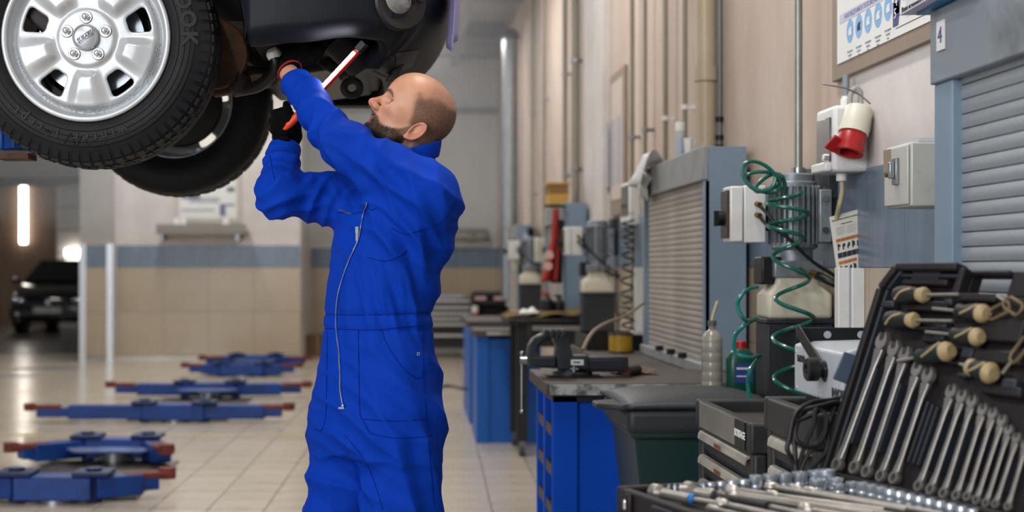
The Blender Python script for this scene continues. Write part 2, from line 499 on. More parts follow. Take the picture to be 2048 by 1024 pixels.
for xx in (-3.4, -.35, .75):
    MB().bx(xx - .04, xx + .04, 4, BACKY, CEIL - .32, CEIL - .22).build('roof_purlin', m_beam, cl)

# ceiling light fittings: body, two tubes, and the light they give
m_lampw = mat('lamp_body', '#c9c9c6', .5)
def ceiling_lamp(x, y, lab, power=56, l=1.5):
    z = CEIL - .42
    t = thing('ceiling_lamp', lab, 'lamp', (x, y, z), 0, 'fluorescent lamps under the roof')
    MB().bx(x - .09, x + .09, y - l / 2, y + l / 2, z, z + .06).build('housing', m_lampw, t, bevel=.01)
    for s in (-1, 1):
        MB().cyl((x + s * .045, y - l / 2 + .03, z - .02), (x + s * .045, y + l / 2 - .03, z - .02), .016, n=10).build('tube', m_glow, t)
        MB().cyl((x, y + s * l * .4, z + .06), (x, y + s * l * .4, CEIL), .008, n=6).build('suspension_rod', m_steel, t)
    d = bpy.data.lights.new('lamp_light', 'AREA'); d.shape = 'RECTANGLE'; d.size = .2; d.size_y = l; d.energy = power; d.color = (1, .975, .95)
    o = bpy.data.objects.new('lamp_light', d); COL.objects.link(o); o.parent = t; o.location = (0, 0, -.05)
for k, (x, y) in enumerate([(-1.2, 1.0), (.5, 4.2), (-2.6, 4.6), (.3, 8.6), (-2.6, 9.4), (.3, 13.0), (-2.8, 13.8), (.2, 17.4), (-3.0, 18.0), (-7.2, 25.0), (-9.8, 30.0)]):  # those in the next bay are unseen, added to brighten it
    ceiling_lamp(x, y, 'twin fluorescent ceiling lamp hung on rods from the roof')
# upright tube in the next bay, and a glowing bar in place of a lamp's reflection
t = thing('wall_tube_lamp', 'upright glowing tube lamp on the brown far wall', 'lamp', W(47, 487, 33.9))
p0, p1 = W(47, 487, 33.9), W(47, 369, 33.9)
MB().cyl(p0, p1, .085, n=12).build('tube', m_glow, t)
MB().bx(p0.x - .05, p0.x + .05, 33.93, 34.0, p0.z, p1.z).build('backplate', m_lampw, t)
t = thing('lamp_reflection', 'short glowing bar as a lamp reflection above the black parked car', 'lamp', W(148, 505, 33.7))
p0, p1 = W(132, 505, 33.7), W(166, 505, 33.7)
MB().cyl(p0, p1, .08, n=12).build('tube', m_glow, t)
MB().bx(p0.x, p1.x, 33.74, 33.86, p0.z - .03, p0.z + .03).build('backplate', m_lampw, t)
t = thing('strip_lamp', 'level glowing strip lamp on the white pier behind the far wheel', 'lamp', W(480, 240, PY - .2))
p0, p1 = W(412, 241, PY - .2), W(560, 241, PY - .2)
MB().cyl(p0, p1, .04, n=12).build('tube', m_glow, t)
MB().bx(p0.x, p1.x, PY - .16, PY, p0.z - .04, p0.z + .04).build('backplate', m_lampw, t)

# thin smoke from the fog machine, hanging in the far half of the hall
hz = bpy.data.materials.new('haze'); hz.use_nodes = True; hn_ = hz.node_tree.nodes; hn_.remove(hn_['Principled BSDF'])
vs_ = hn_.new('ShaderNodeVolumeScatter'); vs_.inputs['Density'].default_value = 0.024; vs_.inputs['Color'].default_value = (.95, .96, 1, 1); vs_.inputs['Anisotropy'].default_value = 0.0
hz.node_tree.links.new(vs_.outputs[0], hn_['Material Output'].inputs['Volume'])
tag(MB().bx(-4.0, 1.395, 9.0, 21.25, 1.7, 4.28).build('smoke_haze', hz), 'thin grey smoke hanging under the roof at the back', 'smoke', kind='stuff')
# ================================================================ WALL PIPES, CABINETS, PUMPS
m_cab = mat('cabinet_grey_blue', '#76899a', .5, .05, '#687a8a', 3.0, .6, bump=.05, bscale=60)
m_cabl = mat('cabinet_header', '#8d8f90', .5, .2, '#5a544c', 4.0, .75, contrast=(.5, .8))
m_slat = mat('shutter_slat', '#8f969d', .45, .2, '#6c6963', 3.0, .6, contrast=(.45, .8), stretch=(1, .4, 1))
m_slat2 = mat('shutter_slat_dirty', '#a8a199', .5, .1, '#7d746a', 3.0, .7, contrast=(.4, .75))
m_board = mat('board_brown', '#8b7a6c', .6, 0, '#7a6a5d', 2.0, .5)
m_paper = mat('paper', '#d6d6d4', .7)
m_cream = mat('cream_plastic', '#c9c6b4', .45, 0, '#8d866f', 5.0, .6, contrast=(.5, .85))
m_pvc = mat('white_plastic', '#d4d4d2', .4, 0, '#a8a39a', 6.0, .5, contrast=(.5, .85))
m_red = mat('red_plastic', '#a81c1e', .35, 0, '#7d1416', 9.0, .5)
m_ink = mat('print_ink', '#2a2c33', .7)
m_bluep = mat('print_blue', '#7fa6cf', .7)
m_violet = mat('print_violet', '#4b4a78', .7)
m_greyp = mat('print_grey', '#9b9ba6', .7)
m_orange = mat('print_orange', '#b0622f', .7)
m_alu = mat('cast_aluminium', '#969da3', .4, .45, '#63676b', 9.0, .6, bump=.08, bscale=90)
m_hose = mat('green_hose', '#0f5a4c', .28, 0, coat=.3)
m_rub = mat('black_rubber', '#121315', .5)
m_tank = mat('tank_plastic', '#c3bda9', .45, 0, '#8b8068', 4.0, .6, contrast=(.5, .85), sss=0.0)
m_dkbox = mat('dark_housing', '#23262b', .5, .1, '#33363b', 4.0, .6)
m_brass = mat('brass', '#8c6d3c', .4, .9)

def wall_y(px): return FPX * WALLX / (px - VX)
def WP(px, py, x=WALLX):
    y = FPX * x / (px - VX); return Vector((x, y, CAMH - (py - VY) * y / FPX))

pipes = [(1264, .014, 0.9, 'thin grey riser pipe beyond the far wall poster', 100), (1290, .012, .9, 'thin painted riser pipe, second from the far poster', 100), (1331, .013, 1.0, 'thin painted riser pipe with a white clip above the paper cups', 100),
         (1370, .012, 1.772, 'thin painted riser pipe behind the clear plastic tube', 100), (1065, .02, 1.0, 'far grey riser pipe beside the spiral duct', 100), (1152, .03, 1.76, 'far pale wooden batten pipe by the second shutter cabinet', 100),
         (1130, .02, 1.0, 'far dark riser pipe behind the yellow box', 100), (1088, .02, 1.0, 'far slim riser pipe between duct and yellow box', 100)]
for px, r, z0, lab, _ in pipes:
    yy = FPX * (WALLX - .05) / (px - VX)
    t = thing('riser_pipe', lab, 'pipe', (WALLX - .05, yy, z0), 0, 'riser pipes on the long wall')
    MB().cyl((WALLX - .05, yy, z0), (WALLX - .05, yy, CEIL), r, n=10).build('pipe_run', m_pipe, t)
    for zz in (1.6, 2.05, 2.9):
        if zz < z0: continue
        MB().cyl((WALLX - .05, yy, zz - .012), (WALLX - .05, yy, zz + .012), r * 1.5, n=10).bx(WALLX - .05, WALLX, yy - .008, yy + .008, zz - .01, zz + .01).build('clip', m_white if px == 1331 or px == 1370 else m_galv, t)
yy = FPX * 1.33 / (1412 - VX)
t = thing('drain_pipe', 'thick cream drain pipe rising behind the dirty shutter cabinet', 'pipe', (1.33, yy, 1.772))
MB().cyl((1.33, yy, 1.772), (1.33, yy, CEIL), .045, n=20).build('pipe_run', mat('drain_paint', '#a99a83', .3, 0, '#97876f', 3.0, .6), t)
MB().cyl((1.33, yy, 2.1), (1.33, yy, 2.16), .052, n=20).build('socket_joint', mat('drain_paint', '#a99a83'), t)
yy = FPX * 1.36 / (1428 - VX)
t = thing('cable_pipe', 'slim dark cable pipe close beside the thick drain pipe', 'pipe', (1.385, yy, 1.772))
MB().cyl((1.385, yy, 1.772), (1.385, yy, CEIL), .012, n=10).build('pipe_run', mat('pipe_dark', '#6a7274', .4, .4), t)
for zz in (1.80, 1.84, 1.92): MB().cyl((1.385, yy, zz), (1.385, yy, zz + .02), .018, n=10).build('fitting', m_dblack, t)
# pipe above the near pump, with a clamp
yy = FPX * 1.30 / (1597 - VX); zc = CAMH - (350 - VY) * yy / FPX
t = thing('air_pipe', 'galvanised air pipe coming down to the near pump motor', 'pipe', (1.30, yy, zc - .03))
MB().cyl((1.30, yy, zc - .03), (1.30, yy, CEIL), .013, n=14).build('pipe_run', mat('pipe_zinc', '#8b8d86', .35, .5, '#6f6f66', 6.0, .5), t)
MB().cyl((1.30, yy, zc), (1.30, yy, zc + .024), .021, n=14).bx(1.30, 1.345, yy - .006, yy + .006, zc + .005, zc + .02).build('clamp', m_galv, t)
MB().cyl((1.335, yy - .012, zc + .012), (1.335, yy + .012, zc + .012), .006, n=8).build('clamp_screw', m_steel, t)

# ---- roll-shutter cabinets along the wall
def shutter_cabinet(lab, xf, y0, y1, z0, z1, hdr, slat_m, pitch, depth, head_m, bulge=.0018, post=.05):
    t = thing('shutter_cabinet', lab, 'cabinet', ((xf + xf + depth) / 2, (y0 + y1) / 2, z0), 0, 'grey shutter cabinets along the long wall')
    xb = xf + depth
    MB().bx(xf + .03, xb, y0, y0 + .012, z0, z1).bx(xf, xf + .03, y0, y0 + .012, z0, z1).build('side_panel', m_cab, t, bevel=.002)
    MB().bx(xf, xb, y1 - .012, y1, z0, z1).build('side_panel', m_cab, t, bevel=.002)
    MB().bx(xf, xb, y0 + .012, y1 - .012, z1 - .012, z1).build('top_panel', m_cab, t)
    MB().bx(xb - .01, xb, y0 + .012, y1 - .012, z0, z1 - .012).build('back_panel', m_cab, t)
    MB().bx(xf - .012, xf + .012, y0 - .004, y1 + .004, z1 - hdr, z1 + .002).build('header', head_m, t, bevel=.004)
    for ya in (y0, y1 - post): MB().bx(xf - .004, xf + .02, ya, ya + post, z0, z1 - hdr).build('post', m_cab, t, bevel=.003)
    MB().bx(xf - .02, xf + .03, y0, y1, z0, z0 + .045).build('sill', head_m, t, bevel=.004)
    n = int((z1 - hdr - z0 - .045) / pitch) + 1; me = None
    for k in range(n):
        zt = z0 + .045 + (k + .5) * pitch
        if me is None:
            b = MB(); pr = []
            for q in range(7):
                a = (q / 6 - .5); pr.append((-bulge * math.cos(a * math.pi) * (1 if 0 < q < 6 else 0) - .001, a * (pitch - .0025)))
            poly = [(x, z) for x, z in pr] + [(.004, .5 * (pitch - .0025)), (.004, -.5 * (pitch - .0025))]
            b.prism(poly, (0, (y1 - y0) / 2 - post, 0), (1, 0, 0), (0, 0, 1), (y1 - y0) - 2 * post)
            o = b.build('slat', slat_m, t, world=False, smooth=30); me = o.data
        else:
            o = bpy.data.objects.new('slat', me); COL.objects.link(o); o.parent = t
        o.location = (xf + .018 - t.location.x, 0, zt - t.location.z)
    MB().bx(xf + .03, xf + .034, y0 + post, y1 - post, z0 + .04, z1 - hdr + .01).build('backing', m_dkbox, t)
    return t
NC = shutter_cabinet('grey shutter cabinet with a number plate, beside the wall poster', 1.144, 1.55, 3.058, .88, 1.828, .156, m_slat, .0306, .24, mat('cabinet_header_near', '#828b94', .5, .2, '#4a4744', 5.0, .85, contrast=(.52, .75)), bulge=.0032, post=.10)
# the number plate is on the far end of its header
ya = FPX * 1.13 / (1882 - VX)
pz = CAMH - (72 - VY) * ya / FPX
MB().bx(1.128, 1.131, ya - .021, ya + .021, pz - .03, pz + .032).build('number_plate', m_paper, NC)
text_mesh('numeral', '4', .05, m_violet, (1.1275, ya, pz), (0, -1, 0), (0, 0, 1), NC)
SH2 = shutter_cabinet('dirty shutter cabinet standing on the bench behind the clear bottle', 1.205, 5.69, 7.15, .85, 1.765, .135, m_slat2, .0255, .165, m_cabl, post=.04)
for k, px in enumerate((1322, 1345, 1368)):
    yy = FPX * 1.19 / (px - VX)
    MB().bx(1.165, 1.20, yy - .015, yy + .015, .895, .92).build('shutter_latch', m_dblack, SH2, bevel=.004)
SH3 = shutter_cabinet('far shutter cabinet with the red overalls hung on it', 1.165, 10.35, 11.7, .85, 1.75, .135, m_slat2, .0255, .165, m_cabl, post=.04)
SH4 = shutter_cabinet('farthest shutter cabinet beyond the red overalls', 1.165, 14.6, 16.0, .85, 1.72, .135, m_slat2, .0255, .165, m_cabl, post=.04)
# folders lying on top of the near cabinet
m_fold = mat('folder_blue', '#1f6f9e', .5); m_sheet = mat('paper_lilac', '#bdbbd2', .7)
t = thing('document_folder', 'blue folder of papers jutting over the number-plate cabinet', 'folder', (1.15, 2.97, 1.831))
MB().prism([(0, 0), (.30, .02), (.30, .30), (.02, .33)], (1.10, 2.78, 1.8315), (1, 0, 0), (0, 1, 0), .004).build('cover', m_fold, t)
MB().prism([(-.02, .02), (.27, .02), (.27, .31), (-.005, .36)], (1.10, 2.78, 1.8365), (1, 0, 0), (0, 1, 0), .003).build('sheet', m_sheet, t)
MB().prism([(.05, .05), (.29, .05), (.29, .26), (.06, .26)], (1.10, 2.78, 1.840), (1, 0, 0), (0, 1, 0), .012).build('sheet', mat('paper_orange', '#c9884a', .7), t)
# on the dirty cabinet: clear tube, cups, plastic bag
def at_top(px, x, z): y = FPX * x / (px - VX); return Vector((x, y, z))
p = at_top(1360, 1.27, 1.767)
t = thing('plastic_tube', 'clear plastic tube standing on the dirty shutter cabinet', 'tube', p)
m_clear = mat('clear_plastic', '#c9d4dc', .25, 0, alpha=.55); m_inner = mat('tube_filling', '#8fa5c4', .5)
MB().lathe([(.019, 0), (.020, .004), (.020, .165), (.019, .17)], p, n=20).build('shell', m_clear, t)
MB().lathe([(.0, .003), (.017, .003), (.017, .115), (.0, .115)], p, n=16).build('filling', m_inner, t)
MB().lathe([(.021, .14), (.021, .178), (.018, .182), (0, .182)], p, n=20).build('cap', m_white, t)
for k, (px, x, h, r) in enumerate([(1377, 1.26, .085, .022), (1388, 1.31, .09, .027)]):
    p = at_top(px, x, 1.767)
    o = MB().lathe([(r * .7, 0), (r * .75, .002), (r * .98, h - .006), (r * 1.04, h - .006), (r * 1.04, h), (r * .95, h), (r * .70, .006), (0, .006)], p, n=20).build('plastic_cup', m_white)
    tag(o, ['small white plastic cup beside the clear tube', 'larger white plastic cup by the drain pipe'][k], 'cup', 'cups on the dirty shutter cabinet')
m_bag = mat('bag_film', '#d8d8dc', .25, 0, alpha=.75)
def bag(u, v):
    a = u * 2 - 1; y = 6.75 + u * .35; x = 1.17 + .10 * math.cos(3 * u) * v
    return (1.18 + .1 * (v - .5) * 2 * (.6 + .4 * math.sin(5 * u)), y, 1.775 + .05 * math.sin(math.pi * v) * (1 + .5 * math.sin(9 * u + 3 * v)) - (.10 * (1 - v) ** 3))
b = MB().grid(bag, 24, 16)
tag(b.build('plastic_bag', m_bag, solid=.001), 'crumpled clear plastic bag on the dirty shutter cabinet', 'bag')
def bag2(u, v): return (1.192 - .012 * math.sin(9 * v + 4 * u) - .012, 6.86 + u * .24 + .02 * math.sin(6 * v), 1.78 - v * (.13 + .05 * math.sin(4 * u)))
tag(MB().grid(bag2, 14, 14).build('plastic_wrap', mat('wrap_film', '#cfcfc8', .2), solid=.001), 'shiny plastic wrap hanging over the shutter cabinet corner', 'wrap')

# ---- poster board on the near wall
BX = WALLX - .02
t = thing('poster_board', 'wall poster with blue ovals above the red socket', 'poster', (WALLX, 3.9, 1.877))
MB().bx(BX, WALLX, 3.0, 4.587, 1.877, 2.75).build('frame_board', m_board, t, bevel=.003)
MB().bx(BX - .003, BX, 3.0, 4.52, 1.925, 2.72).build('sheet', m_paper, t)
FXp = BX - .0035
for k, (px, py) in enumerate([(1700, 62), (1717.6, 52), (1736, 41.5), (1756, 30), (1776, 16)]):
    c = WP(px, py, FXp)
    o = MB().prism([(.034 * math.cos(2 * math.pi * i / 28), .037 * math.sin(2 * math.pi * i / 28)) for i in range(28)], c, (0, -1, 0), (0, 0, 1), -.0008).build('oval', m_bluep, t)
    MB().prism([(-.012, -.014), (.016, -.012), (.012, .002), (.018, .012), (-.004, .010), (-.014, .0)], c + Vector((-.0009, 0, 0)), (0, -1, 0), (0, 0, 1), -.0005).build('pictogram', m_ink if k == 1 else m_paper, t)
    c2 = c + Vector((-.0004, 0, -.062))
    for q, s_ in enumerate(['Нахождение', 'на краю', '10 м']):
        text_mesh('caption', s_, .0085, m_greyp, c2 + Vector((0, 0, -.012 * q)), (0, -1, 0), (0, 0, 1), t)
c = WP(1722, 16, FXp); text_mesh('heading', 'НАХОЖДЕНИЯ В ПОЛОЖЕНИИ', .021, m_violet, c, (0, -1, 0), (0, 0, 1), t)
MB().bx(FXp - .0002, FXp + .001, c.y - .21, c.y + .21, c.z - .014, c.z + .014).build('heading_band', mat('print_lilac', '#b9b8cb', .7), t)
for k, (px, py, s_) in enumerate([(1791, 28, '5'), (1793, 3, '4')]):
    c = WP(px, py, FXp)
    MB().prism([(-.022, -.035), (.022, -.035), (.032, 0), (.022, .035), (-.022, .035)], c, (0, -1, 0), (0, 0, 1), -.0008).build('number_tab', m_violet, t)
    text_mesh('numeral', s_, .04, m_paper, c + Vector((-.001, 0, 0)), (0, -1, 0), (0, 0, 1), t)
    text_mesh('caption', ['Вода испаряется', 'нагрев воды'][k], .02, m_ink, c + Vector((-.0006, -.05, 0)), (0, -1, 0), (0, 0, 1), t, align='LEFT')
    MB().bx(FXp - .0006, FXp, c.y - .55, c.y, c.z - .042, c.z - .0405).build('rule_line', m_ink, t)
MB().bx(FXp + .0003, FXp + .001, 3.05, 3.90, 1.965, 2.60).build('grey_field', mat('print_field', '#c2c2c6', .7), t)

# far posters down the wall
for k, (pa, pb, za, zb, lab) in enumerate([(1226, 1256, 1.62, 2.55, 'far wall poster in a thin frame beyond the riser pipes')]):
    yb, ya = wall_y(pa), wall_y(pb)
    t = thing('poster_board', lab, 'poster', (WALLX, (ya + yb) / 2, za))
    MB().bx(WALLX - .02, WALLX, ya, yb, za, zb).build('frame_board', m_board, t)
    MB().bx(WALLX - .024, WALLX - .02, ya + .08, yb - .08, za + .1, zb - .06).build('sheet', mat('paper_dim', '#b9aca2', .7), t)
    for q in range(3): MB().bx(WALLX - .026, WALLX - .024, ya + .15 + q * .25, ya + .3 + q * .25, za + .2, zb - .3).build('print_block', m_greyp, t)

# ---- red three-phase socket in its white housing
t = thing('socket_housing', 'white socket housing with a red round power socket', 'socket', (1.40, 4.36, 1.565))
MB().bx(1.291, 1.398, 4.27, 4.456, 1.568, 1.768).build('housing', m_pvc, t, bevel=.012, seg=3)
MB().bx(1.286, 1.292, 4.295, 4.435, 1.60, 1.735).build('window_flap', mat('smoked_plastic', '#2b2a2e', .12, 0, coat=.5), t, bevel=.008, seg=3)
MB().bx(1.270, 1.292, 4.29, 4.44, 1.57, 1.60).build('flap_sill', m_pvc, t, bevel=.006)
MB().cyl((1.283, 4.30, 1.612), (1.268, 4.30, 1.612), .013, n=18).build('lock_ring', m_chrome, t)
MB().cyl((1.268, 4.30, 1.612), (1.266, 4.30, 1.612), .009, n=18).build('lock_core', m_white, t)
cs = W(1706, 268, 4.215)
ax = Vector((-.30, -.22, -.93)).normalized()
MB().lathe([(.036, -.085), (.040, -.08), (.042, -.03), (.044, 0)], cs + ax * .0, ax, n=24).build('socket_mount', m_cream, t)
so = MB().lathe([(.034, -.01), (.040, 0), (.040, .048), (.0435, .048), (.0435, .062), (.032, .062), (.032, .01), (0, .01)], cs, ax, n=28).build('socket_sleeve', m_red, t)
lidc = cs + ax * .04 + Vector((-.045, 0, .012))
MB().prism([(-.03, -.022), (.0, -.03), (.02, -.026), (.02, .02), (-.005, .026)], lidc, Vector((1, 0, -.25)).normalized(), Vector((0, -.5, .8)).normalized(), .012).build('sleeve_latch', m_red, t, bevel=.003)
g0 = W(1688, 230, 4.24)
MB().prism([(0, 0), (.095, .03), (.105, .075), (.045, .10), (.02, .06)], W(1672, 288, 4.265), (1, 0, 0), (0, 0, 1), .03).build('sloped_shroud', m_pvc, t, bevel=.006, seg=3)
MB().lathe([(.018, 0), (.018, .02), (.014, .024), (.014, .03)], W(1693, 212, 4.36), (0, 0, 1), n=16).build('cable_gland', m_white, t)
MB().cyl(W(1692, 212, 4.37), W(1692, 150, 4.37), .011, n=12).build('conduit', mat('conduit_grey', '#7d8488', .4), t)
MB().tube(spline([W(1699, 214, 4.33), W(1701, 190, 4.33), W(1711, 176, 4.33), W(1720, 186, 4.33), W(1722, 212, 4.33)], 6), .008, n=10).build('cable_loop', mat('cable_grey', '#9b9792', .5), t)
MB().tube([W(1645, 168, 4.25), W(1692, 176, 4.22), W(1720, 190, 4.22), W(1741, 208, 4.22)], .003, n=6).build('tie_wire', m_galv, t)
MB().cyl(W(1683, 347, 4.33), W(1683, 362, 4.33), .016, n=14).build('cable_gland', m_white, t)
MB().tube(spline([W(1684, 360, 4.33), W(1684, 385, 4.33), W(1679, 410, 4.33), W(1674, 432, 4.36), W(1668, 470, 4.38)], 6), .0075, n=10).build('supply_cable', mat('cable_cream', '#a99b7b', .5), t)
MB().bx(1.285, 1.2915, 4.395, 4.407, 1.574, 1.588).build('red_mark', m_red, t)

# ---- switch box
t = thing('switch_box', 'small worn grey switch box beside the number-plate cabinet', 'electrical box', (1.31, 3.45, 1.425))
MB().bx(1.20, 1.398, 3.366, 3.54, 1.425, 1.578).build('housing', mat('box_paint', '#b4b3ac', .45, .1, '#7b7264', 5.0, .6, contrast=(.5, .8)), t, bevel=.005)
MB().bx(1.193, 1.20, 3.372, 3.534, 1.43, 1.572).build('door', mat('box_paint', '#b4b3ac'), t, bevel=.003)
MB().bx(1.184, 1.193, 3.425, 3.455, 1.48, 1.545).build('latch_plate', m_galv, t, bevel=.002)
MB().bx(1.172, 1.184, 3.432, 3.446, 1.495, 1.535).build('latch_lever', m_steel, t, bevel=.002)
MB().cyl((1.184, 3.465, 1.505), (1.172, 3.465, 1.505), .006, n=10).build('latch_screw', m_brass, t)
MB().bx(1.19, 1.1935, 3.485, 3.53, 1.515, 1.57).build('label_patch', mat('old_label', '#8a7a66', .7), t)
MB().bx(1.22, 1.40, 3.37, 3.50, 1.579, 1.588).build('clear_cover', m_clear, t)
MB().bx(1.305, 1.325, 3.361, 3.366, 1.465, 1.545).build('side_window', m_cream, t, bevel=.004)

# ---- trunking and hanging safety notice
t = thing('cable_trunking', 'white double cable trunking below the safety notice', 'trunking', (1.37, 4.33, .80))
yv = 4.30; x0 = (1677 - VX) / FPX * yv; x1 = (1702 - VX) / FPX * yv; x2 = (1727 - VX) / FPX * yv; zt = CAMH
MB().bx(x0, x1 - .002, yv, yv + .04, .62, zt).build('trunk', m_pvc, t, bevel=.002)
MB().bx(x1, x2, yv - .012, yv + .04, .62, zt - .002).build('trunk', m_pvc, t, bevel=.002)
MB().bx(x1 - .006, x1 + .003, yv - .003, yv, .62, zt).build('seam', m_greyp, t)
t = thing('safety_notice', 'hanging safety notice card with orange pictogram rows', 'notice', W(1695, 490, 4.36))
NY = 4.36
q = [W(1659, 434, NY), W(1723, 417, NY), W(1729, 560, NY - .01), W(1678, 572, NY - .01)]
ux = (q[1] - q[0]).normalized(); uy = (q[0] - q[3]).normalized(); nn = ux.cross(uy).normalized()
wv = (q[1] - q[0]).length; hv = (q[0] - q[3]).length
b = MB(); b.add([x for x in q] + [x + Vector((0, .003, 0)) for x in q], [(0, 3, 2, 1), (4, 5, 6, 7), (0, 1, 5, 4), (1, 2, 6, 5), (2, 3, 7, 6), (3, 0, 4, 7)])
b.build('card', mat('card_cream', '#cfccc0', .5), t)
def on(u, v, d=.001):
    a = q[0].lerp(q[1], u); c = q[3].lerp(q[2], u); return a.lerp(c, v) + Vector((0, -d, 0))
def patch(u0, u1, v0, v1, m, name, d=.001):
    MB().add([on(u0, v0, d), on(u1, v0, d), on(u1, v1, d), on(u0, v1, d)], [(0, 1, 2, 3)]).build(name, m, t)
uxr = on(1, .1) - on(0, .1); upv = on(.5, 0) - on(.5, 1)
text_mesh('heading', 'SAFETY WARNING LABELS FOR VEHICLE LIFTS', .0044, m_ink, on(.50, .07), uxr, upv, t, bold=.0001)
text_mesh('caption', 'Lifting Warning', .0055, m_ink, on(.5, .14), uxr, upv, t)
for k in range(4):
    for c in (.30, .66): patch(c - .16, c + .14 - .03 * (k % 2), .185 + k * .03, .193 + k * .03, m_greyp, 'text_line')
for row, v0 in ((0, .34), (1, .66)):
    for k in range(5 - row):
        u0 = .10 + k * .165
        patch(u0, u0 + .155, v0, v0 + .045, m_orange, 'orange_tag')
        patch(u0 + .03, u0 + .075, v0 + .065 + .02 * (k % 3), v0 + .165, m_ink, 'pictogram')
        patch(u0 + .06, u0 + .125, v0 + .08, v0 + .115 + .01 * k, m_ink, 'pictogram', .0012)
        if row == 0: patch(u0, u0 + .155, v0 + .20, v0 + .275, m_ink, 'black_tag')

# ---- hydraulic pump units on the wall
def pump_unit(lab, ox, oy, full=True):
    """local frame: motor axis at (0,0), z absolute"""
    t = thing('pump_unit', lab, 'pump', (ox, oy, .86), 0, 'lift pumps along the long wall')
    B = lambda: MB()
    bl = lambda mb, n, m, **k: mb.build(n, m, t, world=False, **k)
    z = lambda v: v - .86
    # motor: cap, ribs, body
    bl(B().lathe([(0, z(1.585)), (.060, z(1.585)), (.066, z(1.58)), (.066, z(1.56)), (.072, z(1.555)), (.072, z(1.54))], n=28), 'motor_cap', m_alu)
    bl(B().cyl((0, 0, z(1.36)), (0, 0, z(1.545)), .062, n=28), 'motor_body', m_alu)
    n = 26 if full else 14
    for k in range(n):
        a = 2 * math.pi * k / n
        bl(B().box((.070 * math.cos(a), .070 * math.sin(a), z(1.45)), (.024, .0045, .19), (0, 0, a)), 'cooling_fin', m_alu)
    bl(B().lathe([(.075, z(1.36)), (.075, z(1.345)), (.06, z(1.335)), (.06, z(1.30)), (.066, z(1.295)), (.066, z(1.28))], n=24), 'motor_flange', m_alu)
    bl(B().bx(.075, .125, -.07, .07, z(1.36), z(1.54)).bx(.085, .13, -.085, .085, z(1.50), z(1.60)), 'mount_bracket', m_dkbox, bevel=.004)
    bl(B().bx(.055, .095, -.10, -.075, z(1.36), z(1.53)), 'terminal_box', m_alu, bevel=.004)
    for zz in (1.40, 1.50): bl(B().cyl((.07, -.10, z(zz)), (.07, -.115, z(zz)), .010, n=10), 'bolt', m_steel)
    # valve block, tank, lower housing
    bl(B().box((0, 0, z(1.275)), (.16, .13, .055)), 'valve_block', m_alu, bevel=.005)
    bl(B().bx(-.115, -.05, -.04, .07, z(1.225), z(1.315)), 'solenoid', m_dblack, bevel=.006)
    bl(B().cyl((.0, -.065, z(1.27)), (.0, -.085, z(1.268)), .011, n=12).cyl((.04, -.065, z(1.262)), (.05, -.095, z(1.252)), .012, n=12), 'hose_fitting', m_brass)
    bl(B().tube(spline([(.05, -.09, z(1.255)), (.08, -.13, z(1.235)), (.13, -.13, z(1.215)), (.14, -.05, z(1.21))], 5), .013, n=10), 'pressure_hose', m_rub)
    tk = [(-.078, .07), (.078, .07)]
    b = B()
    def ring(hx, hy, zz): return [(-hx, -hy, z(zz)), (hx, -hy, z(zz)), (hx, hy, z(zz)), (-hx, hy, z(zz))]
    lv = [(.070, .055, 1.255), (.072, .056, 1.225), (.102, .075, 1.195), (.104, .078, 1.19), (.104, .078, 1.115)]
    vs = []; fs = []
    for l in lv: vs += ring(*l)
    for k in range(len(lv) - 1): fs += [(k * 4 + i, k * 4 + (i + 1) % 4, k * 4 + 4 + (i + 1) % 4, k * 4 + 4 + i) for i in range(4)]
    fs += [(0, 1, 2, 3), tuple(range(len(vs) - 4, len(vs)))]
    bl(b.add(vs, fs), 'oil_tank', m_tank, bevel=.012, seg=3)
    bl(B().bx(-.112, .108, -.085, .085, z(1.10), z(1.116)), 'tank_flange', m_dkbox, bevel=.003)
    bl(B().bx(-.105, .104, -.078, .078, z(.86), z(1.10)), 'lower_housing', m_dkbox, bevel=.004)
    # control box on an arm in front
    cx0, cx1 = -.235, -.105
    bl(B().bx(cx0 + .06, cx1, -.055, .055, z(1.36), z(1.545)), 'control_box', m_pvc, bevel=.004)
    bl(B().bx(cx0 + .015, cx0 + .058, -.055, .055, z(1.362), z(1.543)), 'control_lid', m_pvc, bevel=.006)
    bl(B().bx(cx0 + .006, cx0 + .016, -.046, .046, z(1.376), z(1.53)), 'control_panel', mat('panel_brown', '#3c332d', .5), bevel=.002)
    bl(B().cyl((cx0 + .006, 0, z(1.44)), (cx0 - .014, 0, z(1.44)), .024, n=20).bx(cx0 - .026, cx0 - .01, -.006, .006, z(1.415), z(1.465)), 'rotary_switch', m_dblack)
    for zz in (1.485, 1.45):
        bl(B().cyl((-.135, -.055, z(zz)), (-.130, -.075, z(zz - .004)), .009, n=10), 'gland', m_brass)
        bl(B().tube(spline([(-.13, -.07, z(zz - .005)), (-.11, -.095, z(zz - .035)), (-.05, -.11, z(1.375)), (.03, -.105, z(1.30)), (.10, -.10, z(1.255)), (.125, -.06, z(1.23))], 6), .0055, n=8), 'control_cable', m_rub)
    bl(B().bx(-.105, .0, .02, .05, z(1.40), z(1.50)), 'box_arm', m_dkbox)
    return t
pump_unit('near lift pump with finned motor beside the red socket', 1.272, 4.64)
pump_unit('far lift pump with pale control box beyond the dirty shutter cabinet', 1.265, 9.3, False)
pump_unit('farthest lift pump near the spiral air duct', 1.24, 14.0, False)
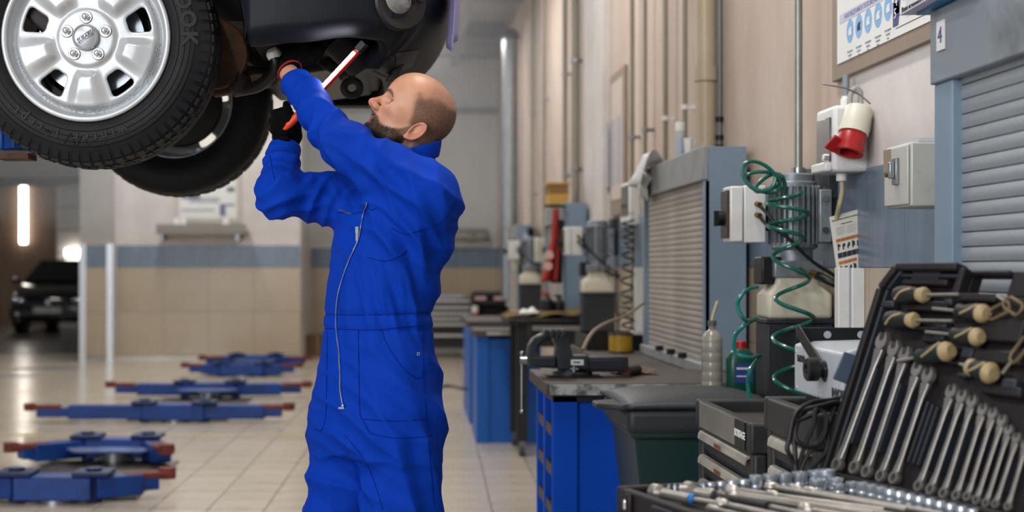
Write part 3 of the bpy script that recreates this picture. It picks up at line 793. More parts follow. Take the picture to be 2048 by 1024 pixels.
# coiled green air hoses
def coil(pts, rad, turns, r, name, lab, m, ends=None, n=18, grp=None):
    ctr = spline(pts, 24); L_ = len(ctr); path = []
    tot = turns * n
    for k in range(tot + 1):
        f = k / tot * (L_ - 1); i = min(int(f), L_ - 2); c = ctr[i].lerp(ctr[i + 1], f - i)
        a = 2 * math.pi * k / n; rr = rad if not callable(rad) else rad(k / tot)
        path.append(c + Vector((rr * math.cos(a), rr * math.sin(a), 0)))
    if ends: path = [Vector(e) for e in ends[0]] + path + [Vector(e) for e in ends[1]]
    return tag(MB().tube(path, r, n=8).build(name, m), lab, 'hose', grp)
HY = 4.47
coil([W(1568, 385, HY), W(1576, 430, HY), W(1572, 480, HY), W(1586, 560, HY), W(1588, 640, HY), W(1584, 720, HY), W(1580, 800, HY)], lambda t: .056 + .007 * math.sin(11 * t), 6, .0068, 'coiled_hose', 'long coiled green air hose hanging before the near pump', m_hose, grp='coiled air hoses')
def loops(k):
    t = k / 90; a = 2 * math.pi * 3.1 * t
    return W(1520 + (31 + 6 * math.sin(5 * t)) * math.cos(a) + 26 * t * t, 354 + (24 + 9 * math.sin(7 * t)) * math.sin(a + .5 * math.sin(6 * t)) + 22 * t * t, HY - .05 + .07 * t)
tag(MB().tube([loops(k) for k in range(91)], .0065, n=8).build('hose_loop', m_hose), 'bunched loops of green hose over the control box', 'hose', 'coiled air hoses')
LY = 4.25
tag(MB().tube(spline([W(1515, 575, LY + .1), W(1490, 582, LY), W(1475, 610, LY), W(1490, 640, LY), W(1513, 636, LY + .1), W(1490, 650, LY), W(1470, 672, LY), W(1472, 705, LY), W(1500, 715, LY), W(1520, 712, LY + .1), W(1500, 740, LY), W(1496, 770, LY), W(1500, 800, LY)], 8), .0062, n=8).build('coiled_hose', mat('teal_hose', '#0c6a66', .28, coat=.3)), 'short teal hose curling beside the green oil jug', 'hose', 'coiled air hoses')
coil([W(1255, 440, 8.2), W(1256, 500, 8.2), W(1254, 600, 8.2), W(1258, 680, 8.2)], .035, 12, .007, 'coiled_hose', 'far dark coiled hose before the second pump', mat('dark_hose', '#10211f', .35), n=12, grp='coiled air hoses')
# ================================================================ BENCHES, CARTS AND WHAT STANDS ON THEM
m_blue = mat('bench_blue', '#004bc4', .5, 0, '#0042ad', 2.5, .5, bump=.03, bscale=90, spec=.25)
m_wood = mat('worn_worktop', '#4b4139', .55, 0, '#2f2823', 5.0, .8, bump=.12, bscale=40)
m_edge = mat('worktop_edge', '#aab0b0', .5, 0, '#3b3936', 16.0, .9, contrast=(.45, .6))
m_shelf = mat('drawer_edge', '#4d4036', .6)
m_binl = mat('bin_lid', '#22262a', .5, 0, '#33363a', 6.0, .6, bump=.08, bscale=160)
m_bin = mat('bin_green', '#0b2a2a', .45, 0, '#123434', 3.0, .5)
m_cart = mat('cart_black', '#1d1d1f', .55, 0, '#2c2a29', 10.0, .7, bump=.1, bscale=200)
m_cartb = mat('cart_navy', '#1b222c', .45, 0, '#252d38', 4.0, .5)
m_hand = mat('drawer_handle_metal', '#b3ada2', .38, .35, '#7d766b', 12.0, .7)
m_vise = mat('vise_iron', '#3a3f46', .45, .5, '#24272c', 7.0, .6, bump=.08, bscale=70)
# ---- near blue bench
t = thing('workbench', 'bright blue workbench with worn top carrying the vise', 'workbench', (.95, 5.38, 0))
MB().bx(.505, 1.385, 5.04, 5.74, .825, .87).build('worktop', [m_wood], t, bevel=.004)
MB().bx(.515, 1.385, 5.034, 5.041, .828, .866).build('worktop_trim', m_edge, t)
MB().bx(.53, .62, 5.07, 5.10, .0, .822).bx(.53, .60, 5.10, 5.12, .0, .822).build('corner_post', m_blue, t, bevel=.004)
MB().bx(.62, 1.37, 5.085, 5.10, .02, .80).build('end_panel', m_blue, t, bevel=.003)
MB().bx(.53, 1.37, 5.66, 5.69, .02, .822).build('end_panel', m_blue, t, bevel=.003)
MB().bx(1.355, 1.37, 5.10, 5.66, .02, .822).build('back_panel', m_blue, t)
MB().bx(.53, .56, 5.37, 5.41, .0, .822).build('corner_post', m_blue, t, bevel=.003)
MB().bx(.53, 1.37, 5.07, 5.69, .80, .824).build('top_rail', mat('rail_dark', '#1d2230', .5), t)
for k in range(5):
    for ya, yb in ((5.125, 5.365), (5.415, 5.655)):
        MB().bx(.545, 1.2, ya, yb, .10 + k * .145, .115 + k * .145).build('shelf', m_shelf, t)
        MB().bx(.535, .548, ya, yb, .085 + k * .145, .125 + k * .145).build('shelf_lip', m_shelf, t, bevel=.002)
# ---- second dark bench under the dirty shutter cabinet
t = thing('low_bench', 'dark wooden bench carrying the dirty shutter cabinet', 'workbench', (1.15, 6.8, 0))
MB().bx(.93, 1.385, 5.75, 7.95, .80, .848).build('worktop', m_wood, t, bevel=.004)
for x, y in ((.98, 5.85), (.98, 7.85), (1.33, 5.85), (1.33, 7.85)): MB().bx(x - .025, x + .025, y - .025, y + .025, 0, .80).build('leg', m_dblack, t)
# ---- vise
VY0 = 5.36
def V(px, py, dy=0): return W(px, py, VY0 + dy)
t = thing('bench_vise', 'heavy dark bench vise clamped to the blue workbench', 'vise', (.67, VY0, .872))
b = MB(); pol = []
prof = [(1057, 732), (1053, 708), (1056, 690), (1066, 675), (1082, 667), (1096, 668), (1098, 679), (1084, 681), (1073, 692), (1072, 703), (1082, 711), (1110, 711), (1110, 736)]
o0 = V(0, 0, -.055); pol = [((px) / FPX * VY0, -(py) / FPX * VY0) for px, py in prof]
b.prism(pol, (-VX / FPX * VY0, VY0 + .05, CAMH + VY / FPX * VY0), (1, 0, 0), (0, 0, 1), .10).build('moving_jaw', m_vise, t, bevel=.006)
prof = [(1110, 711), (1112, 692), (1106, 680), (1106, 669), (1120, 668), (1132, 678), (1140, 700), (1142, 710), (1174, 709), (1176, 738), (1112, 738)]
pol = [((px) / FPX * VY0, -(py) / FPX * VY0) for px, py in prof]
MB().prism(pol, (-VX / FPX * VY0, VY0 + .06, CAMH + VY / FPX * VY0), (1, 0, 0), (0, 0, 1), .12).build('fixed_jaw', m_vise, t, bevel=.006)
for px in (1088, 1101, 1112, 1124):
    p = V(px, 666); MB().box(p, (.014, .135, .03), (0, R(20), 0)).build('jaw_plate', m_vise, t, bevel=.002)
a, c = V(1165, 712), V(1253, 742); MB().bx(a.x, c.x, VY0 - .05, VY0 + .05, c.z, a.z).build('slide_beam', m_vise, t, bevel=.005)
a, c = V(1172, 718), V(1244, 737); MB().bx(a.x, c.x, VY0 - .053, VY0 - .049, c.z, a.z).build('beam_panel', mat('vise_panel', '#2c3036', .5, .4), t, bevel=.002)
a, c = V(1062, 714), V(1108, 730); MB().bx(a.x, c.x, VY0 - .054, VY0 - .049, c.z, a.z).build('beam_panel', mat('vise_panel', '#2c3036'), t, bevel=.002)
p = V(1145, 746); MB().cyl((p.x, VY0, .870), (p.x, VY0, .888), .075, n=28).build('swivel_base', m_vise, t, bevel=.003)
MB().cyl((p.x, VY0, .888), (p.x, VY0, .905), .055, n=28).build('swivel_neck', m_vise, t)
MB().bx(p.x - .10, p.x + .10, VY0 - .09, VY0 + .09, .8705, .876).build('base_plate', m_dblack, t)
a, c = V(1138, 717), V(1163, 728); MB().bx(a.x, c.x, VY0 - .0645, VY0 - .059, c.z, a.z).build('maker_plate', m_white, t)
p = V(1150, 722.5); MB().bx(p.x - .014, p.x + .012, VY0 - .0655, VY0 - .064, p.z - .002, p.z + .003).build('plate_mark', m_ink, t)
p = V(1143, 735); MB().cyl((p.x, VY0 - .085, p.z + .01), (p.x, VY0 - .085, p.z - .012), .007, n=10).cyl((p.x - .015, VY0 - .085, p.z), (p.x + .015, VY0 - .085, p.z), .004, n=8).build('lock_bolt', m_steel, t)
p = V(1053, 720); MB().cyl((p.x, VY0 - .01, p.z), (p.x - .025, VY0 - .01, p.z), .015, n=16).build('spindle_head', m_steel, t)
x = p.x - .018; MB().cyl((x, VY0 - .01, V(0, 706).z), (x, VY0 - .01, V(0, 822).z), .0055, n=10).sphere((x, VY0 - .01, V(0, 706).z), .009, 10, 6).sphere((x, VY0 - .01, V(0, 822).z), .009, 10, 6).build('handle_bar', m_steel, t)
# ---- rag and small things on the bench
def rag(u, v): return (.80 + .16 * u + .01 * math.sin(7 * v), 5.42 + .16 * v, .8725 + .016 * abs(math.sin(4 * u + 2 * v)) + .02 * math.exp(-((u - .5) ** 2 + (v - .5) ** 2) * 8))
tag(MB().grid(rag, 18, 14).build('rag', mat('rag_brown', '#6d594c', .9), solid=.002), 'crumpled brown rag lying behind the vise', 'rag')
t = thing('rolled_mat', 'rolled mat with red core at the end of the vise', 'roll', (.855, 5.36, .8725))
p = V(1262, 738); MB().cyl((p.x - .025, VY0 - .04, .891), (p.x + .035, VY0 + .06, .891), .018, n=18).build('roll', mat('roll_dark', '#2a2526', .7), t)
MB().cyl((p.x - .0262, VY0 - .042, .891), (p.x - .024, VY0 - .039, .891), .014, n=18).build('core', mat('roll_red', '#6b1718', .6), t)
p0 = (1.10, 7.22, .849)
t = thing('cable_reel', 'small yellow wire reel beyond the vise', 'reel', p0)
for z0 in (0, .092): MB().lathe([(0, z0), (.066, z0), (.066, z0 + .008), (0, z0 + .008)], p0, n=24).build('flange', m_dblack, t)
MB().cyl((p0[0], p0[1], .857), (p0[0], p0[1], .941), .060, n=24).build('winding', mat('wire_yellow', '#b08a12', .45, 0, '#6b5208', 30.0, .7, stretch=(1, 1, 12)), t)
t = thing('parts_tray', 'dark parts tray with small white caps beyond the vise', 'tray', (1.15, 7.65, .849))
MB().bx(.95, 1.37, 7.4, 7.9, .849, .854).bx(.95, .956, 7.4, 7.9, .849, .93).bx(1.364, 1.37, 7.4, 7.9, .849, .93).bx(.956, 1.364, 7.4, 7.406, .849, .93).bx(.956, 1.364, 7.894, 7.9, .849, .93).build('tray_body', m_dblack, t)
for k in range(4): MB().cyl((1.2 + .035 * k, 7.45 + .06 * k, .854), (1.2 + .035 * k, 7.45 + .06 * k, .95), .014, n=10).build('white_cap', m_white, t)
tag(MB().tube(spline([W(1165, 700, 5.75), W(1185, 665, 5.9), W(1215, 645, 6.3), W(1250, 632, 6.6), W(1288, 605, 7.0)], 8), .008, n=8).build('air_cable', mat('cable_tan', '#8a7a64', .5)), 'tan cable looping from the vise towards the shutter cabinet', 'cable')
# ---- clear oil bottle and green jug on a shelf board behind the bin
t = thing('shelf_board', 'dark board under the oil bottle and green jug', 'shelf', (1.2, 4.92, 0))
MB().bx(1.0, 1.39, 4.82, 5.03, .815, .845).build('board', m_wood, t)
for x in (1.04, 1.35): MB().bx(x - .02, x + .02, 4.90, 4.94, 0, .815).build('leg', m_dblack, t)
pb = W(1424, 755, 4.93); pb.z = .846
t = thing('oil_bottle', 'clear ribbed oil bottle with a bent spout', 'bottle', pb)
m_oilb = mat('bottle_clear', '#a7a396', .2, .0, '#7f7a6c', 8.0, .5, alpha=.82, coat=.4)
pr = [(.0, 0), (.033, 0), (.036, .006)]
for k in range(5): z = .012 + k * .033; pr += [(.036, z), (.036, z + .026), (.0350, z + .0295)]
pr += [(.036, .18), (.034, .195), (.022, .212), (.012, .218), (.012, .235), (0, .235)]
MB().lathe(pr, pb, n=28).build('bottle_body', m_oilb, t)
MB().cyl(pb + Vector((0, 0, .232)), pb + Vector((0, 0, .25)), .015, n=14).build('collar', mat('collar_grey', '#5b5b58', .5), t)
MB().tube(spline([pb + Vector((0, 0, .25)), pb + Vector((.004, 0, .27)), pb + Vector((.012, 0, .295)), pb + Vector((.020, 0, .318))], 5), [.006] * 15 + [.0035], n=8).build('spout', mat('spout_cream', '#b3a682', .4), t)
pj = W(1482, 755, 4.90); pj.z = .846
t = thing('oil_jug', 'dark green oil jug with a red cap', 'jug', pj)
b = MB(); lv = [(.048, .034, 0), (.050, .036, .006), (.050, .036, .115), (.044, .032, .135), (.024, .022, .152), (.018, .018, .156)]
vs = []; fs = []
for hx, hy, z in lv:
    vs += [pj + Vector((hx * math.copysign(abs(math.cos(a)) ** .5, math.cos(a)), hy * math.copysign(abs(math.sin(a)) ** .5, math.sin(a)), z)) for a in [2 * math.pi * (i + .5) / 20 for i in range(20)]]
for k in range(len(lv) - 1): fs += [(k * 20 + i, k * 20 + (i + 1) % 20, k * 20 + 20 + (i + 1) % 20, k * 20 + 20 + i) for i in range(20)]
fs += [tuple(range(20)), tuple(range(100, 120))]
b.add(vs, fs).build('jug_body', mat('jug_green', '#0d4a3a', .35, coat=.2), t)
MB().lathe([(0, .154), (.020, .154), (.020, .178), (.017, .181), (0, .181)], pj, n=20).build('cap', m_red, t)
MB().bx(pj.x - .028, pj.x + .032, pj.y - .0375, pj.y - .036, pj.z + .04, pj.z + .105).build('label', mat('label_navy', '#2c3f84', .5), t)
MB().bx(pj.x - .024, pj.x + .026, pj.y - .0385, pj.y - .0375, pj.z + .085, pj.z + .092).build('label_text', m_white, t)
MB().bx(pj.x - .024, pj.x + .01, pj.y - .0385, pj.y - .0375, pj.z + .06, pj.z + .064).build('label_text', m_white, t)
# ---- wheeled bin
t = thing('wheeled_bin', 'dark green wheeled bin with a black lid beside the blue bench', 'bin', (.92, 4.55, 0))
bx0, bx1, by0, by1 = .76, 1.30, 4.30, 4.80
b = MB(); lv = [(.78, 1.06, 4.36, 4.74, .02), (.70, 1.11, 4.31, 4.79, .76), (.685, 1.125, 4.295, 4.805, .765), (.685, 1.125, 4.295, 4.805, .855)]
vs = []; fs = []
for x0, x1, y0, y1, z in lv: vs += [(x0, y0, z), (x1, y0, z), (x1, y1, z), (x0, y1, z)]
for k in range(3): fs += [(k * 4 + i, k * 4 + (i + 1) % 4, k * 4 + 4 + (i + 1) % 4, k * 4 + 4 + i) for i in range(4)]
fs += [(3, 2, 1, 0), (12, 13, 14, 15)]
b.add(vs, fs).build('bin_body', m_bin, t, bevel=.025, seg=3)
MB().bx(.672, 1.138, 4.285, 4.815, .775, .853).build('bin_rim', m_binl, t, bevel=.022, seg=3)
b = MB(); b.grid(lambda u, v: (.665 + .48 * u, 4.28 + .54 * v, .858 + .030 * (1 - abs(2 * u - 1) ** 4) * (1 - abs(2 * v - 1) ** 4)), 16, 16)
b.build('bin_lid', m_binl, t, solid=.012)
b = MB(); b.prism([(-.075, -.05), (0, -.10), (.02, -.1), (.02, .1), (0, .10), (-.075, .05)], (.665, 4.42, .845), (1, 0, 0), (0, 1, 0), .018).build('lid_handle', m_binl, t, bevel=.006)
MB().prism([(0, 0), (.20, 0), (.20, .42), (.05, .42), (0, .34)], (.88, 4.297, .28), (1, 0, 0), (0, 0, 1), -.006).build('front_panel', m_bin, t, bevel=.004)
for x in (.83, 1.02): MB().cyl((x - .02, 4.72, .07), (x + .02, 4.72, .07), .07, n=20).build('wheel', m_rub, t)

# ---- black tool carts with drawers facing the hall
def tool_cart(lab, xf, y0, y1, zt, pitch, nd, first, logo, xb=1.33):
    t = thing('tool_cart', lab, 'tool cart', ((xf + 1.33) / 2, (y0 + y1) / 2, 0), 0, 'tool carts beside the bin')
    MB().bx(xf + .015, xb, y0 + .012, y1 - .012, .14, zt - .10).build('cart_body', m_cartb, t, bevel=.006)
    # raised moulded rim with a well
    hz = .075
    MB().bx(xf - .012, xb, y0, y0 + .035, zt - hz, zt).build('rim', m_cart, t, bevel=.008, seg=3)
    MB().bx(xf - .012, xb, y1 - .035, y1, zt - hz, zt).build('rim', m_cart, t, bevel=.008, seg=3)
    MB().bx(xb - .03, xb, y0, y1, zt - hz, zt).build('rim', m_cart, t, bevel=.006)
    MB().bx(xf - .012, xf + .018, y0 + .035, y1 - .035, zt - hz, zt - .002).build('rim', m_cart, t, bevel=.005)
    MB().bx(xf, xb, y0 + .03, y1 - .03, zt - .10, zt - .035).build('top_well', mat('well_brown', '#332c28', .6), t)
    for ya in (y0, y1 - .045): MB().bx(xf - .004, xf + .03, ya, ya + .045, .14, zt - hz).build('corner_post', m_cart, t, bevel=.008, seg=3)
    if logo:
        MB().bx(xf - .0155, xf - .012, y0 + .15, y1 - .075, zt - hz + .004, zt - .004).build('front_plate', mat('front_plate_steel', '#8a857e', .35, .3, '#6d675f', 10.0, .5), t)
        MB().bx(xf - .0155, xf - .012, y0 + .045, y0 + .15, zt - hz + .004, zt - .004).build('maker_plate', m_dblack, t)
        text_mesh('maker_name', 'FORSAGE', .026, m_white, (xf - .016, y0 + .093, zt - hz / 2), (0, -1, 0), (0, 0, 1), t, bold=.0004)
        MB().cyl((xf - .0155, y0 + .14, zt - hz / 2), (xf - .0165, y0 + .14, zt - hz / 2), .008, n=14).build('maker_mark', m_white, t)
        p = (xf + .14, y0 + .012, zt - .17)
        MB().cyl(p, (p[0], y0 - .004, p[2]), .016, n=18).build('side_bolt', m_dblack, t)
        MB().cyl((p[0], y0 - .004, p[2]), (p[0], y0 - .008, p[2]), .011, n=18).build('bolt_head', m_chrome, t)
    for k in range(nd):
        zc = zt - first - k * pitch
        d = MB().bx(xf + .002, xf + .016, y0 + .05, y1 - .05, zc - pitch * .78, zc - .002).build('drawer', mat('drawer_front', '#1a1a1c', .5), t, bevel=.002)
        pol = [(0, 0), (-.010, -.002), (-.016, -.010), (-.018, -.024), (-.016, -.026), (-.012, -.012), (0, -.006)]
        MB().prism(pol, (xf + .003, y1 - .048, zc), (1, 0, 0), (0, 0, 1), y1 - y0 - .096).build('handle', m_hand, d)
        if logo and k < 2:
            text_mesh('maker_name', 'FORSAGE', .017, mat('logo_red', '#7a3a2e', .6), (xf - .0165, (y0 + y1) / 2 + .02, zc - .017), (0, -1, 0), (-.1, 0, 1), d, bold=.0003)
    for x in (xf + .06, xb - .06):
        for y in (y0 + .06, y1 - .06):
            MB().cyl((x - .015, y, .06), (x + .015, y, .06), .06, n=18).bx(x - .022, x + .022, y - .02, y + .02, .09, .145).build('caster', m_rub, t)
    return t
tool_cart('black tool cart with silver front plate beside the wheeled bin', .845, 3.42, 4.07, .905, .068, 6, .083, True)
tool_cart('black tool cart carrying the fog machine', .8375, 2.87, 3.27, .985, .068, 7, .083, False, 1.12)
# screwdriver lying in the well
tag(MB().cyl((.99, 3.56, .8765), (1.10, 3.60, .8765), .005, n=8).cyl((.93, 3.54, .879), (.99, 3.56, .879), .0085, n=10).build('hex_key', m_dblack), 'thin dark driver lying in the cart tray', 'driver')
# ---- fog machine
fx, fy0, fy1, fz0, fz1 = .885, 2.875, 3.225, 1.0, 1.112
t = thing('fog_machine', 'pale grey fog machine with black bracket on the tool cart', 'fog machine', (1.0, 3.05, .987))
m_fog = mat('fog_grey', '#b4b9bf', .4, .1, '#9a9fa6', 40.0, .3)
MB().prism([(fx, fz0), (1.12, fz0), (1.12, fz1 + .01), (fx + .03, fz1 + .004), (fx, fz1 - .006)], (0, fy1, 0), (1, 0, 0), (0, 0, 1), fy1 - fy0).build('housing', m_fog, t, bevel=.005, seg=3)
MB().bx(fx + .02, 1.10, fy0 + .02, fy1 - .02, .9855, 1.0).build('base_foot', m_dblack, t)
text_mesh('model_text', 'FM900', .021, m_ink, (fx - .0008, 3.168, 1.076), (0, -1, 0), (0, 0, 1), t, bold=.0006)
text_mesh('maker_text', 'INVOLIGHT', .026, m_ink, (fx - .0008, 2.94, 1.022), (0, -1, 0), (0, 0, 1), t, align='LEFT', bold=.0005)
for y, z in ((3.205, 1.01), (3.03, 1.006), (3.21, 1.09)): MB().cyl((fx, y, z), (fx - .002, y, z), .004, n=10).build('screw', m_chrome, t)
kp = Vector((fx, 2.988, 1.066))
MB().lathe([(0, .0), (.018, .0), (.018, .016), (.024, .016), (.025, .018), (.025, .038), (.022, .041), (.012, .041), (.011, .036), (0, .036)], kp, (-1, 0, 0), n=30).build('bracket_knob', m_dblack, t)
kp2 = kp + Vector((-.006, -.022, -.012)); e1 = Vector((fx - .006, 3.172, 1.140))
MB().bar(kp2, e1, .030, .004, up=(1, 0, 0)).build('bracket_arm', m_dblack, t, bevel=.001)
br = MB().bx(fx - .010, 1.22, 3.174, 3.179, 1.1135, 1.146).build('bracket_bar', m_dblack, t, bevel=.002)
for x in (.945, 1.02): MB().cyl((x, 3.1725, 1.130), (x, 3.1745, 1.130), .0085, n=14).build('bracket_hole', m_greyp, t)
MB().bx(1.03, 1.06, 2.93, 2.96, 1.1, 1.15).bx(1.03, 1.06, 3.08, 3.11, 1.1, 1.15).build('carry_handle', m_dblack, t, bevel=.006)
MB().bx(1.025, 1.065, 2.92, 3.12, 1.148, 1.163).build('carry_grip', m_dblack, t, bevel=.007)
for k in range(12): MB().bx(.93 + .004 * 0, .96, 3.10 + k * .008, 3.104 + k * .008, 1.1155, 1.0995).build('vent_slot', m_ink, t)
# ---- hanks of black mains cable hung over the cart front
def hank(px, rx, top, bot, y, ph):
    pts = []
    for k in range(13):
        a = 2 * math.pi * k / 12 + ph
        pts.append(W(px + rx * math.cos(a), (top + bot) / 2 + (bot - top) / 2 * math.sin(a), y + .012 * math.cos(2 * a)))
    return pts
cb = []
path = [W(1700, 792, 2.93), W(1660, 800, 2.86), W(1620, 806, 2.82), W(1590, 830, 2.79), W(1578, 880, 2.77), W(1575, 900, 2.765), W(1590, 930, 2.765), W(1600, 960, 2.76)]
t = thing('mains_cable', 'tangled black mains cable hanging from the fog machine', 'cable', (.80, 2.82, .86))
MB().tube(spline(path, 8), .0048, n=8).build('strand', m_rub, t)
MB().tube(spline([W(1690, 800, 2.92), W(1640, 806, 2.84), W(1603, 830, 2.80), W(1590, 872, 2.775), W(1612, 893, 2.77), W(1640, 885, 2.775), W(1652, 855, 2.79), W(1648, 825, 2.81), W(1615, 815, 2.81), W(1595, 835, 2.79)], 8), .0048, n=8).build('strand', m_rub, t)
MB().tube(spline([W(1700, 806, 2.92), W(1650, 815, 2.83), W(1625, 830, 2.80), W(1588, 850, 2.785), W(1590, 900, 2.77), W(1592, 960, 2.76)], 8), .0048, n=8).build('strand', m_rub, t)
MB().tube(spline([W(1668, 815, 2.84), W(1656, 850, 2.80), W(1640, 880, 2.78), W(1615, 910, 2.77), W(1596, 955, 2.76)], 8), .0048, n=8).build('strand', m_rub, t)
MB().tube(spline([W(1640, 812, 2.83), W(1630, 822, 2.80), W(1627, 850, 2.785), W(1610, 890, 2.775), W(1594, 945, 2.765)], 8), .0048, n=8).build('strand', m_rub, t)
MB().tube(spline([W(1665, 828, 2.83), W(1656, 870, 2.79), W(1655, 900, 2.78), W(1620, 940, 2.765)], 8), .0048, n=8).build('strand', m_rub, t)
MB().tube(spline([W(1600, 822, 2.80), W(1640, 812, 2.815), W(1672, 805, 2.85), W(1690, 812, 2.90)], 8), .0048, n=8).build('strand', m_rub, t)

# ================================================================ FAR END OF THE WALL
m_dcart = mat('far_cart_black', '#17181a', .5)
m_strip = mat('drawer_strip', '#b9b5b2', .4, .3)
t = thing('tool_table', 'black tool table on casters with one pale drawer strip', 'table', (1.1, 9.95, 0))
MB().bx(.70, 1.34, 9.55, 10.3, .90, .935).build('table_top', m_dblack, t, bevel=.008)
for x in (.80, 1.29):
    for y in (9.66, 10.25): MB().bx(x - .035, x + .035, y - .03, y + .03, .10, .90).build('leg', m_dcart, t)
MB().bx(.86, 1.31, 9.66, 10.24, .74, .895).build('drawer_case', m_dcart, t)
MB().bx(.87, 1.31, 9.645, 9.66, .855, .885).build('drawer_strip', m_strip, t)
for x in (.80, 1.29):
    for y in (9.66, 10.25): MB().cyl((x - .02, y, .055), (x + .02, y, .055), .055, n=18).build('caster', mat('caster_grey', '#4a4a4a', .5), t)
t = thing('workbench', 'far blue workbench with bare brown top by the tool table', 'workbench', (.70, 10.6, 0))
MB().bx(.53, .62, 10.36, 10.98, 0, .78).build('corner_post', mat('bench_blue_far', '#0b55a8', .45), t, bevel=.004)
MB().bx(.62, 1.0, 10.38, 10.98, 0, .76).build('end_panel', mat('bench_blue_far', '#0b55a8'), t, bevel=.004)
MB().bx(.51, 1.1, 10.33, 11.0, .78, .82).build('worktop', m_wood, t)
MB().bx(.60, .78, 10.315, 10.33, .79, .81).build('steel_edge', m_strip, t)
t = thing('workbench', 'second far blue bench half hidden beyond the tool table', 'workbench', (.85, 12.0, 0))
MB().bx(.52, 1.14, 11.6, 13.0, .80, .84).build('worktop', m_wood, t)
MB().bx(.54, 1.12, 11.65, 12.9, 0, .80).build('bench_body', mat('bench_blue_far', '#0b55a8'), t)
# cloth and bits on the far table
def cloth(u, v): return (.68 + .66 * u, 9.56 + .6 * v, .938 + .022 * abs(math.sin(9 * u + 3 * v)) + .03 * u * u + .012 * math.sin(17 * u * v))
tag(MB().grid(cloth, 30, 16).build('dust_cloth', mat('cloth_ochre', '#6d5526', .9, 0, '#4a3a1c', 6, .7), solid=.003), 'ochre dust cloth spread on the black tool table', 'cloth')
def cloth2(u, v): return (.78 + .14 * u, 9.6 + .15 * v, .972 + .035 * math.sin(math.pi * u) * math.sin(math.pi * v) * (1 + .4 * math.sin(11 * u)))
tag(MB().grid(cloth2, 14, 12).build('paper_towel', m_paper, solid=.002), 'crumpled white paper towel on the ochre cloth', 'towel')
def far_bottle(px, py0, py1, y, r, m, lab, cap=None):
    p = W(px, py1, y); h = (py1 - py0) * y / FPX
    t = thing('spray_bottle', lab, 'bottle', p, 0, 'bottles on the far tool table')
    MB().lathe([(0, 0), (r, 0), (r * 1.03, h * .1), (r, h * .55), (r * .45, h * .75), (r * .4, h * .85), (0, h * .85)], p, n=18).build('bottle_body', m, t)
    MB().lathe([(0, h * .84), (r * .5, h * .84), (r * .5, h), (0, h)], p, n=14).build('cap', cap or m_dblack, t)
    MB().bx(p.x - r * .9, p.x + r * .2, p.y - r * .3, p.y + r * .3, p.z + h * .88, p.z + h).build('trigger', cap or m_dblack, t)
far_bottle(1094, 585, 622, 9.85, .045, m_dblack, 'dark bottle with a pale red-marked cap on the far table', m_red)
far_bottle(1118, 590, 622, 9.85, .04, m_dblack, 'plain dark bottle beside the grey cabinet side')
# red overalls hung on the third cabinet
m_redc = mat('overall_red', '#9c2b22', .85, 0, '#7a201b', 6, .5)
def ov(u, v):
    x = 1.128 - .02 * math.sin(6 * u + 2 * v) - .05 * v; py = 418 + 145 * v
    y = 10.45 - .0 * v; px0 = 1108 - 22 * v + 3 * math.sin(4 * v); px1 = 1118 - 4 * v
    w = W(px0 + (px1 - px0) * u, py, 10.28 + .03 * math.sin(8 * u + 3 * v)); return w
t = thing('hanging_overalls', 'red work overalls with white badges hung from a hook', 'overalls', W(1105, 566, 10.3))
MB().grid(ov, 14, 24).build('red_cloth', m_redc, t, solid=.015)
def ov2(u, v): return W(1108 + 18 * u - 4 * v, 440 + 126 * v, 10.33 + .03 * math.sin(6 * u))
MB().grid(ov2, 8, 16).build('dark_cloth', mat('overall_dark', '#0d0d0f', .9), t, solid=.02)
for py in (510, 532): 
    p = W(1101 - (py - 510) * .1 - 3, py, 10.255); MB().cyl(p, p + Vector((0, -.012, 0)), .032, n=18).build('badge', mat('badge_pale', '#c9a39b', .8), t)
MB().bx(1.02, 1.17, 10.30, 10.33, 1.715, 1.735).build('hanger_bar', m_dblack, t)
t = thing('hanging_jacket', 'dark jacket with red and white edge on the farthest cabinet', 'jacket', W(1058, 560, 14.57))
MB().grid(lambda u, v: W(1057 + 10 * u, 455 + 103 * v, 14.57 + .04 * math.sin(6 * u)), 8, 16).build('dark_cloth', mat('overall_dark', '#0d0d0f'), t, solid=.02)
MB().grid(lambda u, v: W(1048 + 9 * u + 3 * math.sin(3 * v) - 2 * v, 490 + 67 * v, 14.53 + .03 * math.sin(5 * v)), 6, 12).build('red_cloth', m_redc, t, solid=.015)
MB().grid(lambda u, v: W(1049 + 8 * u + 4 * (v - .5), 468 + 26 * v, 14.52), 6, 8).build('pale_cloth', mat('overall_pale', '#a9a7b2', .9), t, solid=.015)
